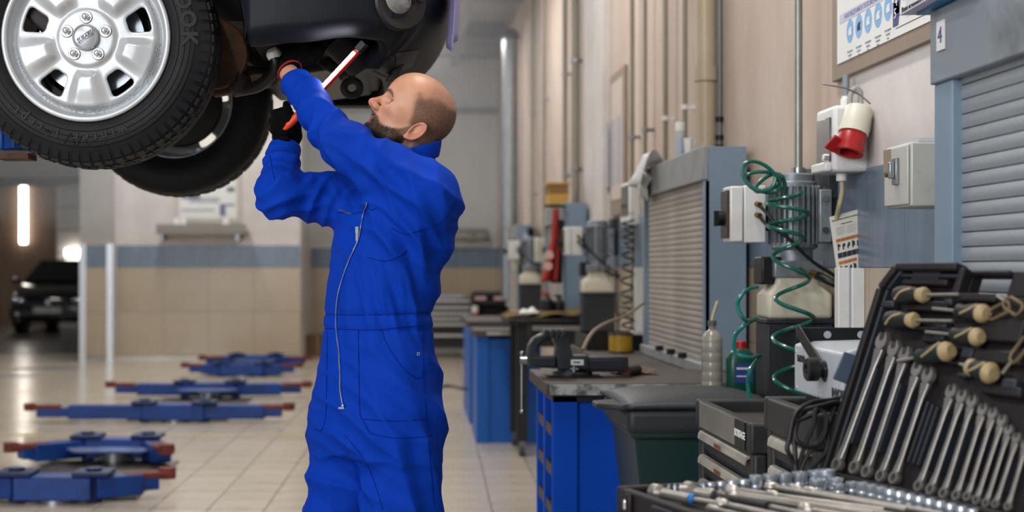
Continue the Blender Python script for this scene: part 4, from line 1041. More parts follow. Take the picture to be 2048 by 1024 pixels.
# yellow carton on the third cabinet, sockets further off
t = thing('carton', 'open yellow cardboard carton on top of the far cabinet', 'box', (1.23, 10.9, 1.753))
a = W(1096, 405, 10.7); c = W(1134, 366, 10.7)
MB().bx(a.x, c.x, 10.6, 10.9, 1.753, 1.83).build('carton_body', mat('carton_yellow', '#b98d3e', .8), t)
MB().bx(a.x, c.x, 10.6, 10.9, 1.832, 1.90).build('carton_upper', mat('carton_brown', '#7d5a22', .8), t)  # upper band of the carton is brown
MB().bx(a.x - .01, c.x + .01, 10.59, 10.91, 1.90, 1.915).build('carton_flap', mat('carton_yellow', '#b98d3e'), t)
for k, (px, py, y, s, lab) in enumerate([(1036, 518, 14.1, .1, 'farthest pale switch box on the wall by the duct'), (1081, 500, 12.6, .1, 'pale switch box beside the red overalls')]):
    p = W(px, py, y); t = thing('switch_box', lab, 'electrical box', p)
    MB().bx(p.x - .05, p.x + .05, p.y - .06, p.y + .06, p.z - .11, p.z + .11).build('housing', m_cream, t, bevel=.008)
    MB().cyl((p.x + .05, p.y - .06, p.z), (p.x + .05, p.y - .08, p.z), .04, n=14).build('dial', m_dblack, t)
    MB().bx(p.x + .05, WALLX, p.y - .03, p.y + .03, p.z - .03, p.z + .03).build('wall_bracket', m_galv, t)
p = W(1268, 405, 8.55); t = thing('fuse_box', 'white fuse box with dark window beside the dirty shutter cabinet', 'electrical box', p)
MB().bx(p.x - .05, WALLX, 8.4, 8.75, p.z - .14, p.z + .12).build('housing', m_pvc, t, bevel=.01)
MB().bx(p.x - .056, p.x - .05, 8.45, 8.7, p.z - .08, p.z + .10).build('window_flap', mat('smoked_plastic', '#2b2a2e'), t, bevel=.01)
t = thing('cable_trunking', 'far white cable trunking beside the dirty shutter cabinet', 'trunking', (1.36, 8.2, .85))
p = W(1282, 535, 8.2); MB().bx(p.x - .03, p.x + .03, 8.2, 8.26, .85, 1.28).build('trunk', m_pvc, t)
# black drawer cabinet at the back wall
a = W(862, 715, 20.0); c = W(944, 590, 20.0)
t = thing('drawer_cabinet', 'black drawer cabinet with pale strips near the back wall', 'cabinet', ((a.x + c.x) / 2, 20.2, 0))
MB().bx(-.05, c.x, 20.0, 20.5, .16, c.z - .05).build('cabinet_body', m_dcart, t, bevel=.01)
MB().bx(-.05, c.x - .12, 20.0, 20.5, c.z - .045, c.z).build('top_tray', mat('tray_grey', '#9aa0aa', .4, .4), t)
for py in (602, 615, 627, 638, 649, 671):
    z = W(0, py, 20.0).z; MB().bx(0.0, c.x - .03, 19.96, 20.0, z - .018, z + .018).build('drawer_strip', m_strip, t)
for x in (.06, .85): MB().cyl((x - .03, 20.1, .07), (x + .03, 20.1, .07), .07, n=14).bx(x - .03, x + .03, 20.05, 20.15, .1, .17).build('caster', m_galv, t)
t = thing('supply_rack', 'dark supply rack with pale shelf labels beside the duct', 'rack', (1.1, 19.2, 0))
a = W(948, 715, 19.0); c = W(1034, 588, 19.0)
for x in (a.x, c.x): MB().bx(x - .03, x + .03, 18.9, 19.4, 0, c.z).build('upright', m_dcart, t)
for z in (.15, .55, c.z - .1, c.z): MB().bx(a.x, c.x, 18.9, 19.4, z - .03, z + .03).build('shelf', m_dcart, t)
MB().bx(a.x, c.x, 19.35, 19.4, .15, c.z).build('back_panel', m_dcart, t)
for x0, x1 in ((950, 972), (988, 1030)):
    p0, p1 = W(x0, 600, 18.88), W(x1, 593, 18.88); MB().bx(p0.x, p1.x, 18.87, 18.9, p0.z, p1.z).build('shelf_label', mat('label_pink', '#b08f90', .6), t)
t = thing('striped_post', 'red and white striped guard post by the far blue bench', 'post', W(950, 690, 15.0) * 1.0)
pp = W(950, 690, 15.0); zt = W(950, 612, 15.0).z
t.location = (pp.x, 15.0, 0)
MB().cyl((pp.x, 15.0, 0), (pp.x, 15.0, pp.z), .032, n=14).build('post_foot', m_dblack, t)
for k in range(6):
    z0 = pp.z + (zt - pp.z) * k / 6; z1 = pp.z + (zt - pp.z) * (k + 1) / 6
    MB().cyl((pp.x, 15.0, z0), (pp.x, 15.0, z1), .034, n=14).build('band', [mat('band_red', '#8d1f1c', .5), mat('band_white', '#c4bdb6', .5)][k % 2], t)
# spiral duct against the back wall, radiator loops and pipes
a = W(1020, 535, 17.0)
t = thing('air_duct', 'tall galvanised spiral air duct in the back corner', 'duct', (a.x, 17.0, .9))
MB().cyl((a.x, 17.0, .9), (a.x, 17.0, 4.0), .1, n=28).build('duct_run', m_galv, t)
for k in range(30): MB().lathe([(.099, 0), (.105, .004), (.099, .008)], (a.x, 17.0, .95 + k * .1), n=28, closed=True).build('seam', m_galv, t)
MB().lathe([(.1, 0), (.116, .05), (.09, .10), (.05, .13), (0, .14)], (a.x, 17.0, 4.0), n=28).build('duct_end', mat('duct_dark', '#4b4b4e', .6, .5), t)
t = thing('pipe_loop', 'grey heating pipe loop on the back wall', 'radiator', W(930, 470, 21.1))
MB().tube(spline([W(860, 460, 21.1), W(960, 461, 21.1), W(973, 465, 21.1), W(974, 472, 21.1), W(962, 477, 21.1), W(860, 478, 21.1)], 6), .035, n=10).build('pipe_run', m_pipe, t)
for px in (880, 940): MB().bx(W(px, 0, 21.1).x - .02, W(px, 0, 21.1).x + .02, 21.1, BACKY, W(0, 480, 21.1).z, W(0, 458, 21.1).z).build('bracket', m_galv, t)
for k, (y0, y1, r, lab) in enumerate([(218, 221, .04, 'dark level pipe crossing the back wall at head height'), (112, 113, .03, 'pale level pipe high on the back wall')]):
    p0, p1 = W(600, y0, 21.15), W(1000, y1, 21.15)
    t = thing('level_pipe', lab, 'pipe', p0)
    MB().cyl(p0, p1, r, n=10).build('pipe_run', mat('pipe_dim', '#6e6b66', .5) if k == 0 else m_pipe, t)
    for px in (650, 900): q_ = W(px, y0, 21.15); MB().bx(q_.x - .02, q_.x + .02, 21.15, BACKY, q_.z - .02, q_.z + .02).build('bracket', m_galv, t)
p = W(640, 714, 20.6)
t = thing('carton', 'small brown carton on the floor by the white pier', 'box', (p.x, 20.6, 0))
MB().bx(p.x - .25, p.x + .15, 20.5, 20.9, 0, .30).build('carton_body', mat('carton_brown2', '#6a5138', .8), t)
MB().bx(p.x - .05, p.x - .01, 20.495, 20.5, 0, .30).build('tape', mat('tape_tan', '#8a7350', .5), t)
# notice board and shelf on the pier
t = thing('notice_board', 'pale notice board on the white pier above the shelf', 'notice board', W(415, 445, PY))
a, c = W(350, 446, PY), W(482, 345, PY)
MB().bx(a.x, c.x, PY - .03, PY, a.z, c.z).build('frame_board', mat('board_pale', '#b5a99b', .6), t)
MB().bx(a.x + .06, c.x - .06, PY - .034, PY - .03, a.z + .06, c.z - .06).build('sheet', m_paper, t)
for x0, y0, x1, y1, m in ((380, 395, 440, 405, m_greyp), (440, 408, 452, 432, m_violet), (452, 408, 470, 412, m_violet), (455, 375, 470, 384, m_ink), (362, 418, 430, 423, m_greyp), (365, 385, 400, 398, m_violet), (405, 365, 450, 370, m_bluep)):
    p0, p1 = W(x0, y1, PY), W(x1, y0, PY); MB().bx(p0.x, p1.x, PY - .037, PY - .034, p0.z, p1.z).build('print_block', m, t)
t = thing('wall_shelf', 'long grey metal shelf under the pale notice board', 'shelf', W(405, 470, PY))
a, c = W(316, 469, PY - .2), W(495, 449, PY - .2)
MB().bx(a.x, c.x, PY - .35, PY, a.z + .02, a.z + .05).bx(a.x, c.x, PY - .35, PY - .33, a.z, c.z).build('shelf_body', mat('shelf_grey', '#807a72', .5, .3), t)
for px in (330, 480): x = W(px, 0, PY).x; MB().bx(x - .02, x + .02, PY - .3, PY, a.z - .08, a.z + .02).build('bracket', m_galv, t)
for k, px in enumerate((352, 366, 452)):
    p = W(px, 447, PY - .2); p.z = a.z + .051
    tag(MB().lathe([(0, 0), (.045, 0), (.05, .12), (.035, .15), (.035, .18), (0, .18)], p, n=14).build('white_pot', m_white), ['first white pot on the grey wall shelf', 'white pot beside the first one on the wall shelf', 'lone white pot at the far end of the wall shelf'][k], 'pot', 'pots on the wall shelf')
tag(MB().tube(spline([W(870, 775, 12.3) , W(900, 772, 12.5), W(930, 778, 12.0), W(960, 774, 12.3)], 8), .012, n=8).build('floor_cable', m_rub), 'dark cable lying on the floor behind the mechanic', 'cable')
# ================================================================ FLOOR LIFTS
m_lift = mat('lift_blue', '#083f92', .45, 0, '#062757', 5.0, .7, bump=.05, bscale=60)
m_liftd = mat('lift_navy', '#0a2350', .5, .1)
m_lplate = mat('lift_plate', '#3f5f9a', .4, .3, '#6a7390', 5.0, .7)
m_pad = mat('pad_red', '#7a342b', .7, 0, '#4b201b', 8.0, .7)
m_deck = mat('lift_deck', '#4d443c', .35, .4, '#2f2a26', 3.0, .7)
def lift_arm(t, px, py, ang, l1, l2, z, padh=.03):
    d = Vector((math.cos(ang), math.sin(ang), 0)); p = Vector((px, py, z))
    a = MB().bar(p + d * .0, p + d * l1, .13, .115).build('swing_arm', m_lift, t, bevel=.008)
    MB().bar(p + d * (l1 - .05), p + d * (l1 + l2), .095, .075).build('inner_arm', m_lift, a, bevel=.006)
    e = p + d * (l1 + l2 - .02) + Vector((0, 0, .045))
    MB().bar(e - d * .17, e + d * .09, .11, padh).build('lift_pad', m_pad, a, bevel=.006)
    MB().cyl(e + d * .08 + Vector((0, 0, -.03)), e + d * .08 + Vector((0, 0, .03)), .05, n=14).build('pad_head', m_pad, a)
def crossbar(t, x, y, ang_l, ang_r, ll, lr, plate, w=.5, hz=.075):
    MB().bx(x - w / 2, x + w / 2, y - .09, y + .09, hz - .055, hz + .075).build('carriage', m_lift, t, bevel=.008)
    for s in (-1, 1):
        xx = x + s * w / 2
        MB().bx(xx - .10, xx + .10, y - .105, y + .105, hz + .076, hz + .10).build('pivot_cheek', m_liftd, t, bevel=.006)
        MB().cyl((xx, y, hz - .07), (xx, y, hz + .115), .045, n=16).build('pivot_pin', m_liftd, t)
    if ll: lift_arm(t, x - w / 2, y, ang_l, ll[0], ll[1], hz + .01)
    if lr: lift_arm(t, x + w / 2, y, ang_r, lr[0], lr[1], hz + .01)
    if plate:
        b = MB(); s = plate
        b.prism([(-.26, 0), (.26, 0), (.30, s * .14), (.22, s * .26), (-.22, s * .26), (-.30, s * .14)], (x, y - .06 * s * -1, hz + .01), (1, 0, 0), (0, 1, 0), .02).build('foot_plate', m_lplate, t, bevel=.006)
LX = -1.90
def floor_lift(lab, y0, y1, c0, c1):
    t = thing('floor_lift', lab, 'vehicle lift', (LX, (y0 + y1) / 2, 0), 0, 'blue vehicle lifts lowered on the floor')
    MB().bx(LX - .42, LX + .42, y0 + .1, y1 - .1, 0.0, .012).build('deck_plate', m_deck, t)
    MB().cyl((LX, y0 + .05, .0), (LX, y0 + .05, .075), .12, n=20).build('ram', m_galv, t)
    MB().cyl((LX, y1 - .05, .0), (LX, y1 - .05, .075), .12, n=20).build('ram', m_galv, t)
    crossbar(t, LX, y0, *c0); crossbar(t, LX, y1, *c1)
    return t
floor_lift('nearest blue floor lift with arms folded inwards', 7.75, 9.45, (R(180 - 12), R(30), (.50, .2), (.26, .10), 0, .42), (R(180 + 40), R(-66), (.40, .08), (.36, .06), -1, .40))
floor_lift('middle blue floor lift with arms spread wide', 11.8, 13.95, (R(180 + 4), R(-3), (.62, .26), (.50, .14), 0), (R(180 - 3), R(5), (.46, .22), (.44, .2), -1))
floor_lift('farthest blue floor lift beside the mechanic', 16.7, 18.3, (R(180 - 10), R(8), (.22, .16), (.22, .14), 0), (R(180 + 22), R(-22), (.2, .2), (.2, .2), -1))
# worn blue paint patches on the floor
for k, (px, py, r) in enumerate([(85, 737, .5), (12, 752, .4)]):
    y = FPX * CAMH / (py - VY); x = (px - VX) * y / FPX
    struct(MB().prism([(r * math.cos(a) * (1 + .2 * math.sin(3 * a)), r * .35 * math.sin(a)) for a in [2 * math.pi * i / 20 for i in range(20)]], (x, y, .0008), (1, 0, 0), (0, 1, 0), .0006), 'trim_%d' % (8 + k), mat('floor_blue_paint', '#39445f', .4))

# ================================================================ BLACK CAR IN THE NEXT BAY
CY = 27.6
m_carp = mat('car_black', '#08080a', .18, 0, coat=.8)
m_glass = mat('car_glass', '#0c0f12', .06, 0, spec=.8)
t = thing('parked_car', 'black hatchback parked in the next bay', 'car', (-6.9, CY + 1.8, 0))
cx = -6.9
def CP(x, y, z): return (cx + x, CY + y, z)
b = MB()
secs = [(0.0, .70, .30, .66), (.10, .80, .22, .76), (.5, .84, .20, .90), (1.05, .85, .20, .98), (2.2, .86, .20, 1.0), (3.6, .84, .24, 1.0), (3.9, .78, .4, .9)]
vs = []; fs = []
for y, hw, z0, z1 in secs:
    vs += [CP(-hw, y, z0 + .08), CP(-hw, y, z1 - .16), CP(-hw * .88, y, z1), CP(hw * .88, y, z1), CP(hw, y, z1 - .16), CP(hw, y, z0 + .08), CP(hw * .85, y, z0), CP(-hw * .85, y, z0)]
n = 8
for k in range(len(secs) - 1): fs += [(k * n + i, k * n + (i + 1) % n, k * n + n + (i + 1) % n, k * n + n + i) for i in range(n)]
fs += [tuple(range(n)), tuple(range(len(vs) - n, len(vs)))]
b.add(vs, fs).build('car_body', m_carp, t, bevel=.03, seg=3)
b = MB(); vs = []; fs = []
for y, hw, z in ((1.0, .72, .98), (1.7, .60, 1.44), (2.9, .58, 1.46), (3.7, .70, .98)): vs += [CP(-hw, y, z), CP(hw, y, z)]
cabs = [(1.0, .74, .97, .97), (1.75, .60, .97, 1.43), (2.8, .58, .97, 1.46), (3.7, .70, .97, .99)]
vs = []
for y, hw, z0, z1 in cabs: vs += [CP(-.78, y, z0), CP(-hw, y, z1), CP(hw, y, z1), CP(.78, y, z0)]
for k in range(3): fs += [(k * 4 + i, k * 4 + i + 1, k * 4 + 5 + i, k * 4 + 4 + i) for i in range(3)]
b.add(vs, fs).build('roof', m_carp, t)
b = MB(); b.add([CP(-.70, 1.02, 1.0), CP(.70, 1.02, 1.0), CP(.56, 1.70, 1.415), CP(-.56, 1.70, 1.415)], [(0, 1, 2, 3)])
for i in range(4): b.v[i] = (b.v[i][0], b.v[i][1] - .02, b.v[i][2] + .01)
b.build('windscreen', m_glass, t)
for s in (-1, 1):
    MB().sphere(CP(s * .58, .06, .63), (.17, .10, .07), 16, 8).build('headlamp', mat('headlamp_glass', '#9aa0a6', .1, .6), t)
    MB().sphere(CP(s * .92, 1.05, 1.02), (.10, .08, .07), 12, 8).build('door_mirror', m_carp, t)
    MB().sphere(CP(s * .62, .02, .36), (.07, .05, .05), 12, 8).build('fog_lamp', mat('headlamp_glass', '#9aa0a6'), t)
    for y in (.75, 3.2): MB().cyl(CP(s * .60, y, .31), CP(s * .83, y, .31), .31, n=24).build('wheel', m_rub, t)
MB().box(CP(0, -.01, .56), (.90, .05, .09)).build('grille', m_dblack, t, bevel=.01)
MB().cyl(CP(0, -.03, .60), CP(0, -.045, .60), .045, n=16).build('badge', m_chrome, t)
MB().box(CP(-.02, -.01, .46), (.54, .03, .12)).build('number_plate', mat('plate_dim', '#a9a9a6', .5), t)
text_mesh('plate_text', 'B 137 MA 178', .085, m_ink, CP(-.02, -.028, .46), (1, 0, 0), (0, 0, 1), t)
# ================================================================ THE LIFTED CAR
YN = 3.72                                    # near flank of the car
WCX, WCZ = -.832, 1.882                       # front axle
CARW = 1.50
m_tyre = mat('tyre_rubber', '#121316', .62, 0, '#1d1e21', 9.0, .6, bump=.06, bscale=180, spec=.3)
m_rim = mat('rim_silver', '#c3c8cd', .32, .3, '#a3a29f', 9.0, .4)
m_paint = mat('car_dark_blue', '#141a24', .32, .15, coat=.25)
m_trimb = mat('bumper_plastic', '#12161d', .5, 0, '#181d25', 30, .3, bump=.04, bscale=300, spec=.22)
m_under = mat('underbody', '#17161a', .7, 0, '#2b2723', 9.0, .7, bump=.2, bscale=40)
m_rust = mat('rusty_steel', '#5a3820', .7, .1, '#241a14', 14.0, .9, bump=.2, bscale=60)
m_mech = mat('dirty_metal', '#292725', .6, .3, '#171615', 8.0, .7, bump=.2, bscale=50)
m_disc = mat('brake_disc', '#9da3a9', .25, .9)
car = thing('lifted_car', 'dark car raised on a lift above the mechanic', 'car', (-1.9, YN + .8, 1.55))

# ---- wheel: silver five-window rim, from an implicit surface; axis = +w (towards the flank), local u,v in the wheel plane
def rim_sdf(U, V, Wd):
    r = np.sqrt(U * U + V * V); th = np.arctan2(V, U)
    k = (th - R(18)) / R(72); dth = (k - np.round(k)) * R(72)          # 0 at a window centre
    sp = np.clip((np.abs(dth) - R(15)) / R(14), 0, 1); sp = sp * sp * (3 - 2 * sp)   # 1 on a spoke
    f = lambda a, b, x: (lambda t: t * t * (3 - 2 * t))(np.clip((x - a) / (b - a), 0, 1))
    hub = .012
    hh = hub * (1 - f(.070, .082, r)) + f(.070, .086, r) * (1 - f(.176, .196, r)) * (.004 + .020 * sp * f(.08, .11, r) * (1 - .35 * f(.13, .18, r)))
    hh = hh - .020 * f(.178, .196, r)
    disc = np.maximum(np.abs(Wd - hh) - .0045, r - .197)
    ww = r * np.sin(np.abs(dth)); rc = .141
    hx = .027 + (r - .141) * .28; win = np.maximum(np.abs(r - rc) - .027, ww - hx)
    ax = np.maximum(np.abs(r - rc) - .019, 0); ay = np.maximum(ww - (hx - .010), 0)
    win = np.sqrt(ax * ax + ay * ay) - .010
    disc = smax(disc, -win, .004)
    # barrel and lips
    lip = np.abs(np.sqrt(np.maximum(r, 0) ** 2) - (.2035 + .010 * f(-.012, .012, Wd))) - .0045
    barrel = np.maximum(np.maximum(lip, Wd - .022), -.17 - Wd)
    tor = np.sqrt((r - .2145) ** 2 + (Wd - .020) ** 2) - .0075
    out = smin(smin(disc, barrel, .008), tor, .004)
    return out
RP, RQ = sdf_mesh(rim_sdf, (-.232, -.232, -.176), (.232, .232, .036), .0030, 2)
def wheel(cx, cy, cz, side, with_text):
    """side -1: outer face looks to -Y"""
    s = side
    def T(p): return np.stack([cx + p[:, 0] * (1 if s < 0 else -1), cy + p[:, 2] * s, cz + p[:, 1]], 1)
    w_ = bpy.data.objects.new('wheel', None); COL.objects.link(w_); w_.parent = car; w_.location = Vector((cx, cy, cz)) - car.location
    q = np.array(RQ)
    np_object('rim', T(RP), q, m_rim, w_)
    A = Vector((0, s, 0)); C = Vector((cx, cy, cz))
    prof = [(.212, .012), (.222, .016), (.232, .026), (.250, .034), (.285, .034), (.300, .027), (.306, .022), (.322, .010), (.3305, -.006), (.334, -.04), (.336, -.09), (.334, -.14), (.3305, -.175), (.322, -.19), (.30, -.207), (.27, -.212), (.235, -.20), (.215, -.185), (.205, -.18), (.205, .0)]
    ty = MB().lathe(prof, C, A, n=96, closed=True).build('tyre', m_tyre, w_)
    lug = MB()
    for k in range(72):
        a = 2 * math.pi * k / 72; d = Vector((math.cos(a), 0, math.sin(a))); tt = Vector((-math.sin(a), 0, math.cos(a)))
        for off, wd, ln, sk in ((-.012, .028, .019, .0), (-.055, .034, .017, .006), (-.10, .034, .017, -.006), (-.145, .030, .019, 0)):
            c = C + d * (.332 if abs(off + .08) < .06 else .327) + A * off + tt * (sk + (.007 if k % 2 and abs(off + .08) < .06 else 0))
            lug.box(c, (.011, wd, ln), Matrix((d, A, tt)).transposed())
        c = C + d * .309 + A * .019; rot = Matrix(((d - A * .55).normalized(), (A + d * .55).normalized(), tt)).transposed()
        lug.box(c, (.030, .005, .018), rot)
    tag(lug.build('tread', m_tyre, w_, smooth=0), kind='stuff')
    for rr, hh in ((.247, .0335), (.288, .034), (.262, .0345), (.276, .0345)): MB().lathe([(rr - .0015, hh - .002), (rr, hh + .0018), (rr + .0015, hh - .002)], C, A, n=96, closed=True).build('sidewall_rib', m_tyre, w_)
    if with_text:
        def arc(txt, a0, rad, size, step):
            for i, ch in enumerate(txt):
                if ch == ' ': continue
                a = R(a0 + i * step); d = Vector((math.cos(a), 0, math.sin(a))); p = C + d * rad + A * .0352
                yield ch, p, d
        ml = mat('tyre_letter', '#1b1c1f', .55, spec=.3)
        for i, (ch, p, d) in enumerate(arc('winter i*cept', -68, .262, .030, -5.4)):       # lower flank, read from outside
            text_mesh('sidewall_letter', ch, .036, ml, p, Vector((-d.z, 0, d.x)) * -1, d * 1, w_, ext=.0012, bold=.001)
        for i, (ch, p, d) in enumerate(arc('HANKOOK', 62, .272, .042, -10.5)):
            text_mesh('sidewall_letter', ch, .056, ml, p, Vector((d.z, 0, -d.x)), d, w_, ext=.0012, bold=.002)
        for k in range(5):
            a = R(-98 + k * 7); d = Vector((math.cos(a), 0, math.sin(a)))
            p = C + d * .272 + A * .0348; t1 = Vector((-d.z, 0, d.x))
            MB().tube([p - t1 * .014 + d * .012, p - d * .018, p + t1 * .014 + d * .012], .0013, n=5).build('sidewall_rib', ml, w_)
    # nuts, cap, text
    for k in range(5):
        a = R(18 + 72 * k); p = C + Vector((math.cos(a) * .053, 0, math.sin(a) * .053)) + A * .016
        n_ = MB().cyl(p, p + A * .004, .0145, n=20).cyl(p + A * .004, p + A * .016, .0105, n=6).sphere(p + A * .016, (.0095, .0095, .0095), 12, 8).build('wheel_nut', m_chrome, w_)
        MB().lathe([(.0145, .0), (.0165, .0), (.0165, .0015), (.0145, .0015)], p, A, n=20, closed=True).build('rust_ring', mat('rust_stain', '#6f6248', .7), n_)
    p = C + A * .014
    cp = MB().lathe([(.035, -.004), (.035, .012), (.034, .016), (.030, .018), (.028, .016), (.027, .0165), (0, .018)], p, A, n=40).build('centre_cap', mat('cap_silver', '#a9adb2', .35, .6), w_)
    if with_text:
        rt = Vector((math.cos(R(34)), 0, math.sin(R(34)))); up = Vector((-math.sin(R(34)), 0, math.cos(R(34))))
        text_mesh('cap_lettering', 'SUBARU', .0135, mat('cap_ink', '#5d6064', .5), p + A * .0185, rt, up, cp, shear=.3, bold=.0002)
        for sgn in (-1, 1): MB().bar(p + A * .0183 + up * (.0068 * sgn) - rt * .023, p + A * .0183 + up * (.0068 * sgn) + rt * .023, .0008, .0008).build('cap_line', mat('cap_ink', '#5d6064'), cp)
    # brake disc, knuckle
    MB().lathe([(.0, -.03), (.075, -.03), (.08, -.05), (.142, -.05), (.142, -.072), (.0, -.072)], C, A, n=48).build('brake_disc', m_disc, w_)
    MB().lathe([(.0, -.02), (.06, -.02), (.06, -.13), (.03, -.16), (0, -.16)], C, A, n=20).build('hub_carrier', m_mech, w_)
    c = C + Vector((-.10, 0, .085)) + A * -.062
    MB().box(c, (.10, .10, .13), (0, R(45), 0)).build('brake_caliper', m_mech, w_, bevel=.01)
    MB().lathe([(.03, -.085), (.15, -.085), (.155, -.07), (.157, -.07), (.152, -.09), (.03, -.09)], C, A, n=40, closed=True).build('dust_shield', m_mech, w_)
    return w_
wheel(WCX, YN + .02, WCZ, -1, True)
wheel(WCX + .02, YN + CARW - .01, WCZ - .01, 1, False)

# ---- bumper skin: a section swept round the nose
plan = spline([Vector((x, YN + y, 0)) for x, y in [(-.412, .0), (-.30, -.012), (-.15, -.008), (-.02, .03), (.06, .11), (.108, .26), (.135, .50), (.142, .80), (.135, 1.10), (.108, 1.34), (.06, 1.49), (-.02, 1.57), (-.15, 1.61), (-.30, 1.61), (-.412, 1.60)]], 6)
NP_ = len(plan); ctr = Vector((-.25, YN + .8, 0))
def lip_z(f):
    """height of the lower edge along the sweep: cut away on the near side, lowest at the near corner"""
    g = f
    ks = [(0, 1.868), (.08, 1.878), (.15, 1.893), (.205, 1.888), (.25, 1.855), (.29, 1.825), (.34, 1.825), (.5, 1.85), (.7, 1.87), (1, 1.875)]
    for (a, za), (b_, zb) in zip(ks, ks[1:]):
        if g <= b_: t = (g - a) / (b_ - a); t = t * t * (3 - 2 * t); return za + (zb - za) * t
    return 1.875
def tuck(f):
    g = min(f, 1 - f); t = max(0, min(1, (g - .19) / .13)); t = t * t * (3 - 2 * t); return .055 + .115 * t, .045 + .17 * t
b = MB(); rows = 26; vs = []; fs = []
for i, p in enumerate(plan):
    f = i / (NP_ - 1)
    tn = (plan[min(i + 1, NP_ - 1)] - plan[max(i - 1, 0)]).normalized(); nrm = Vector((tn.y, -tn.x, 0))
    zb = lip_z(f); tk, hh_ = tuck(f)
    for j in range(rows):
        v = j / (rows - 1)
        if v < .5:
            t = v / .5; off = -tk * (1 - t) ** 2; z = zb + hh_ * t
        else:
            a = (v - .5) / .5; zc = zb + hh_; off = -.05 * a ** 3; z = zc + (2.40 - zc) * a
        vs.append(p + nrm * off + Vector((0, 0, z)))
for i in range(NP_ - 1):
    fs += [(i * rows + j, i * rows + j + 1, (i + 1) * rows + j + 1, (i + 1) * rows + j) for j in range(rows - 1)]
vs_b, fs_b = list(vs), list(fs)
bump = b.add(vs, fs).build('bumper', m_trimb, car, solid=.006)
# inner return flange of the lip
b = MB(); vs = []; fs = []
for i, p in enumerate(plan):
    f = i / (NP_ - 1); tn = (plan[min(i + 1, NP_ - 1)] - plan[max(i - 1, 0)]).normalized(); nrm = Vector((tn.y, -tn.x, 0)); zb = lip_z(f); tk = tuck(f)[0]
    vs += [p + nrm * (-tk) + Vector((0, 0, zb)), p + nrm * (-tk - .035) + Vector((0, 0, zb + .004)), p + nrm * (-tk - .04) + Vector((0, 0, zb + .03))]
for i in range(NP_ - 1): fs += [(i * 3 + j, i * 3 + j + 1, i * 3 + 4 + j, i * 3 + 3 + j) for j in range(2)]
b.add(vs, fs).build('lip_flange', m_trimb, bump, solid=.004)
# fog lamp in its recess and a dark lower pocket, set on the near corner of the skin
bvb = BVHTree.FromPolygons([tuple(x) for x in vs_b], fs_b)
def on_skin(px, py, lift):
    o_ = Vector((0, 0, CAMH)); d_ = (W(px, py, 4.0) - o_).normalized(); h_ = bvb.ray_cast(o_, d_)
    n_ = h_[1] if h_[1].dot(d_) < 0 else -h_[1]
    return h_[0] + n_ * lift, n_
fc, fn = on_skin(800, 4, .0)
MB().lathe([(.074, -.02), (.078, .002), (.072, .007), (.060, .004), (.054, .001), (.05, .0015), (0, .0015)], fc, fn, n=36).build('lamp_recess', m_dblack, bump)
MB().lathe([(.040, .0), (.040, .006), (.034, .012), (.018, .016), (0, .017)], fc + Vector((-.006, 0, .008)), fn, n=28).build('fog_lamp', mat('lamp_glass', '#8d8f8c', .12, .3, '#6b6a64', 60, .5), bump)
MB().bar(fc + fn * .020 + Vector((-.015, 0, .03)), fc + fn * .018 + Vector((.05, .03, .005)), .008, .010).build('lamp_bar', m_dblack, bump)
pk = MB()
def pocket(u, v):
    px = (790 * (1 - u) + 838 * u) * (1 - v) + (790 * (1 - u) + 822 * u) * v; py = (104 * (1 - u) + 97 * u) * (1 - v) + (144 * (1 - u) + 132 * u) * v
    return on_skin(px, py, .0045)[0]
pk.grid(pocket, 12, 10).build('valance_pocket', m_dblack, bump)
# body above: fender with wheel arch, bonnet, shell (kept whole so that the engine bay is dark)
b = MB(); N_ = 26; vs = []; fs = []
for i in range(N_ + 1):
    a = math.pi * i / N_; ra = .415
    xi, zi = WCX + ra * math.cos(a), WCZ + ra * math.sin(a)
    xo = WCX + .46 * math.cos(a) * 1.0; zo = 2.62
    xo = max(min(WCX + 1.25 * math.cos(a), -.30), WCX - .95)
    vs += [(xi, YN + .01, zi), (xo, YN - .0, zo)]
fs = [(2 * i, 2 * i + 2, 2 * i + 3, 2 * i + 1) for i in range(N_)]
b.add(vs, fs).build('fender', m_paint, car, solid=.008)
b = MB(); vs = [(x + .0, YN + CARW + .10, z) for x, y, z in vs]; b.add(vs, fs).build('fender', m_paint, car, solid=.008)
b = b1 = MB(); b2 = MB()
for i in range(N_):                                  # arch liner
    a0 = math.pi * i / N_; a1 = math.pi * (i + 1) / N_; ra = .412
    for b, ya, yb in ((b1, YN + .012, YN + .30), (b2, YN + CARW - .19, YN + CARW + .09)):
        b.add([(WCX + ra * math.cos(a0), ya, WCZ + ra * math.sin(a0)), (WCX + ra * math.cos(a1), ya, WCZ + ra * math.sin(a1)), (WCX + ra * math.cos(a1), yb, WCZ + ra * math.sin(a1)), (WCX + ra * math.cos(a0), yb, WCZ + ra * math.sin(a0))], [(0, 1, 2, 3)])
b1.build('arch_liner', m_under, car); b2.build('arch_liner', m_under, car)
MB().prism([(-.42, 1.90), (-.40, 2.60), (.02, 2.52), (.12, 2.40), (.10, 2.10), (-.05, 2.05), (-.30, 2.05)], (0, YN + 1.52, 0), (1, 0, 0), (0, 0, 1), 1.44).build('engine_bay', m_under, car)
MB().prism([(-1.27, 1.80), (-1.27, 2.62), (-4.1, 2.7), (-4.1, 1.80)], (0, YN + 1.58, 0), (1, 0, 0), (0, 0, 1), 1.56).build('body_shell', m_paint, car, bevel=.03)
MB().prism([(-1.30, 2.62), (-1.20, 2.62), (-.40, 2.60), (-.40, 2.30), (-1.30, 2.30)], (0, YN + 1.58, 0), (1, 0, 0), (0, 0, 1), 1.56).build('bulkhead', m_under, car)
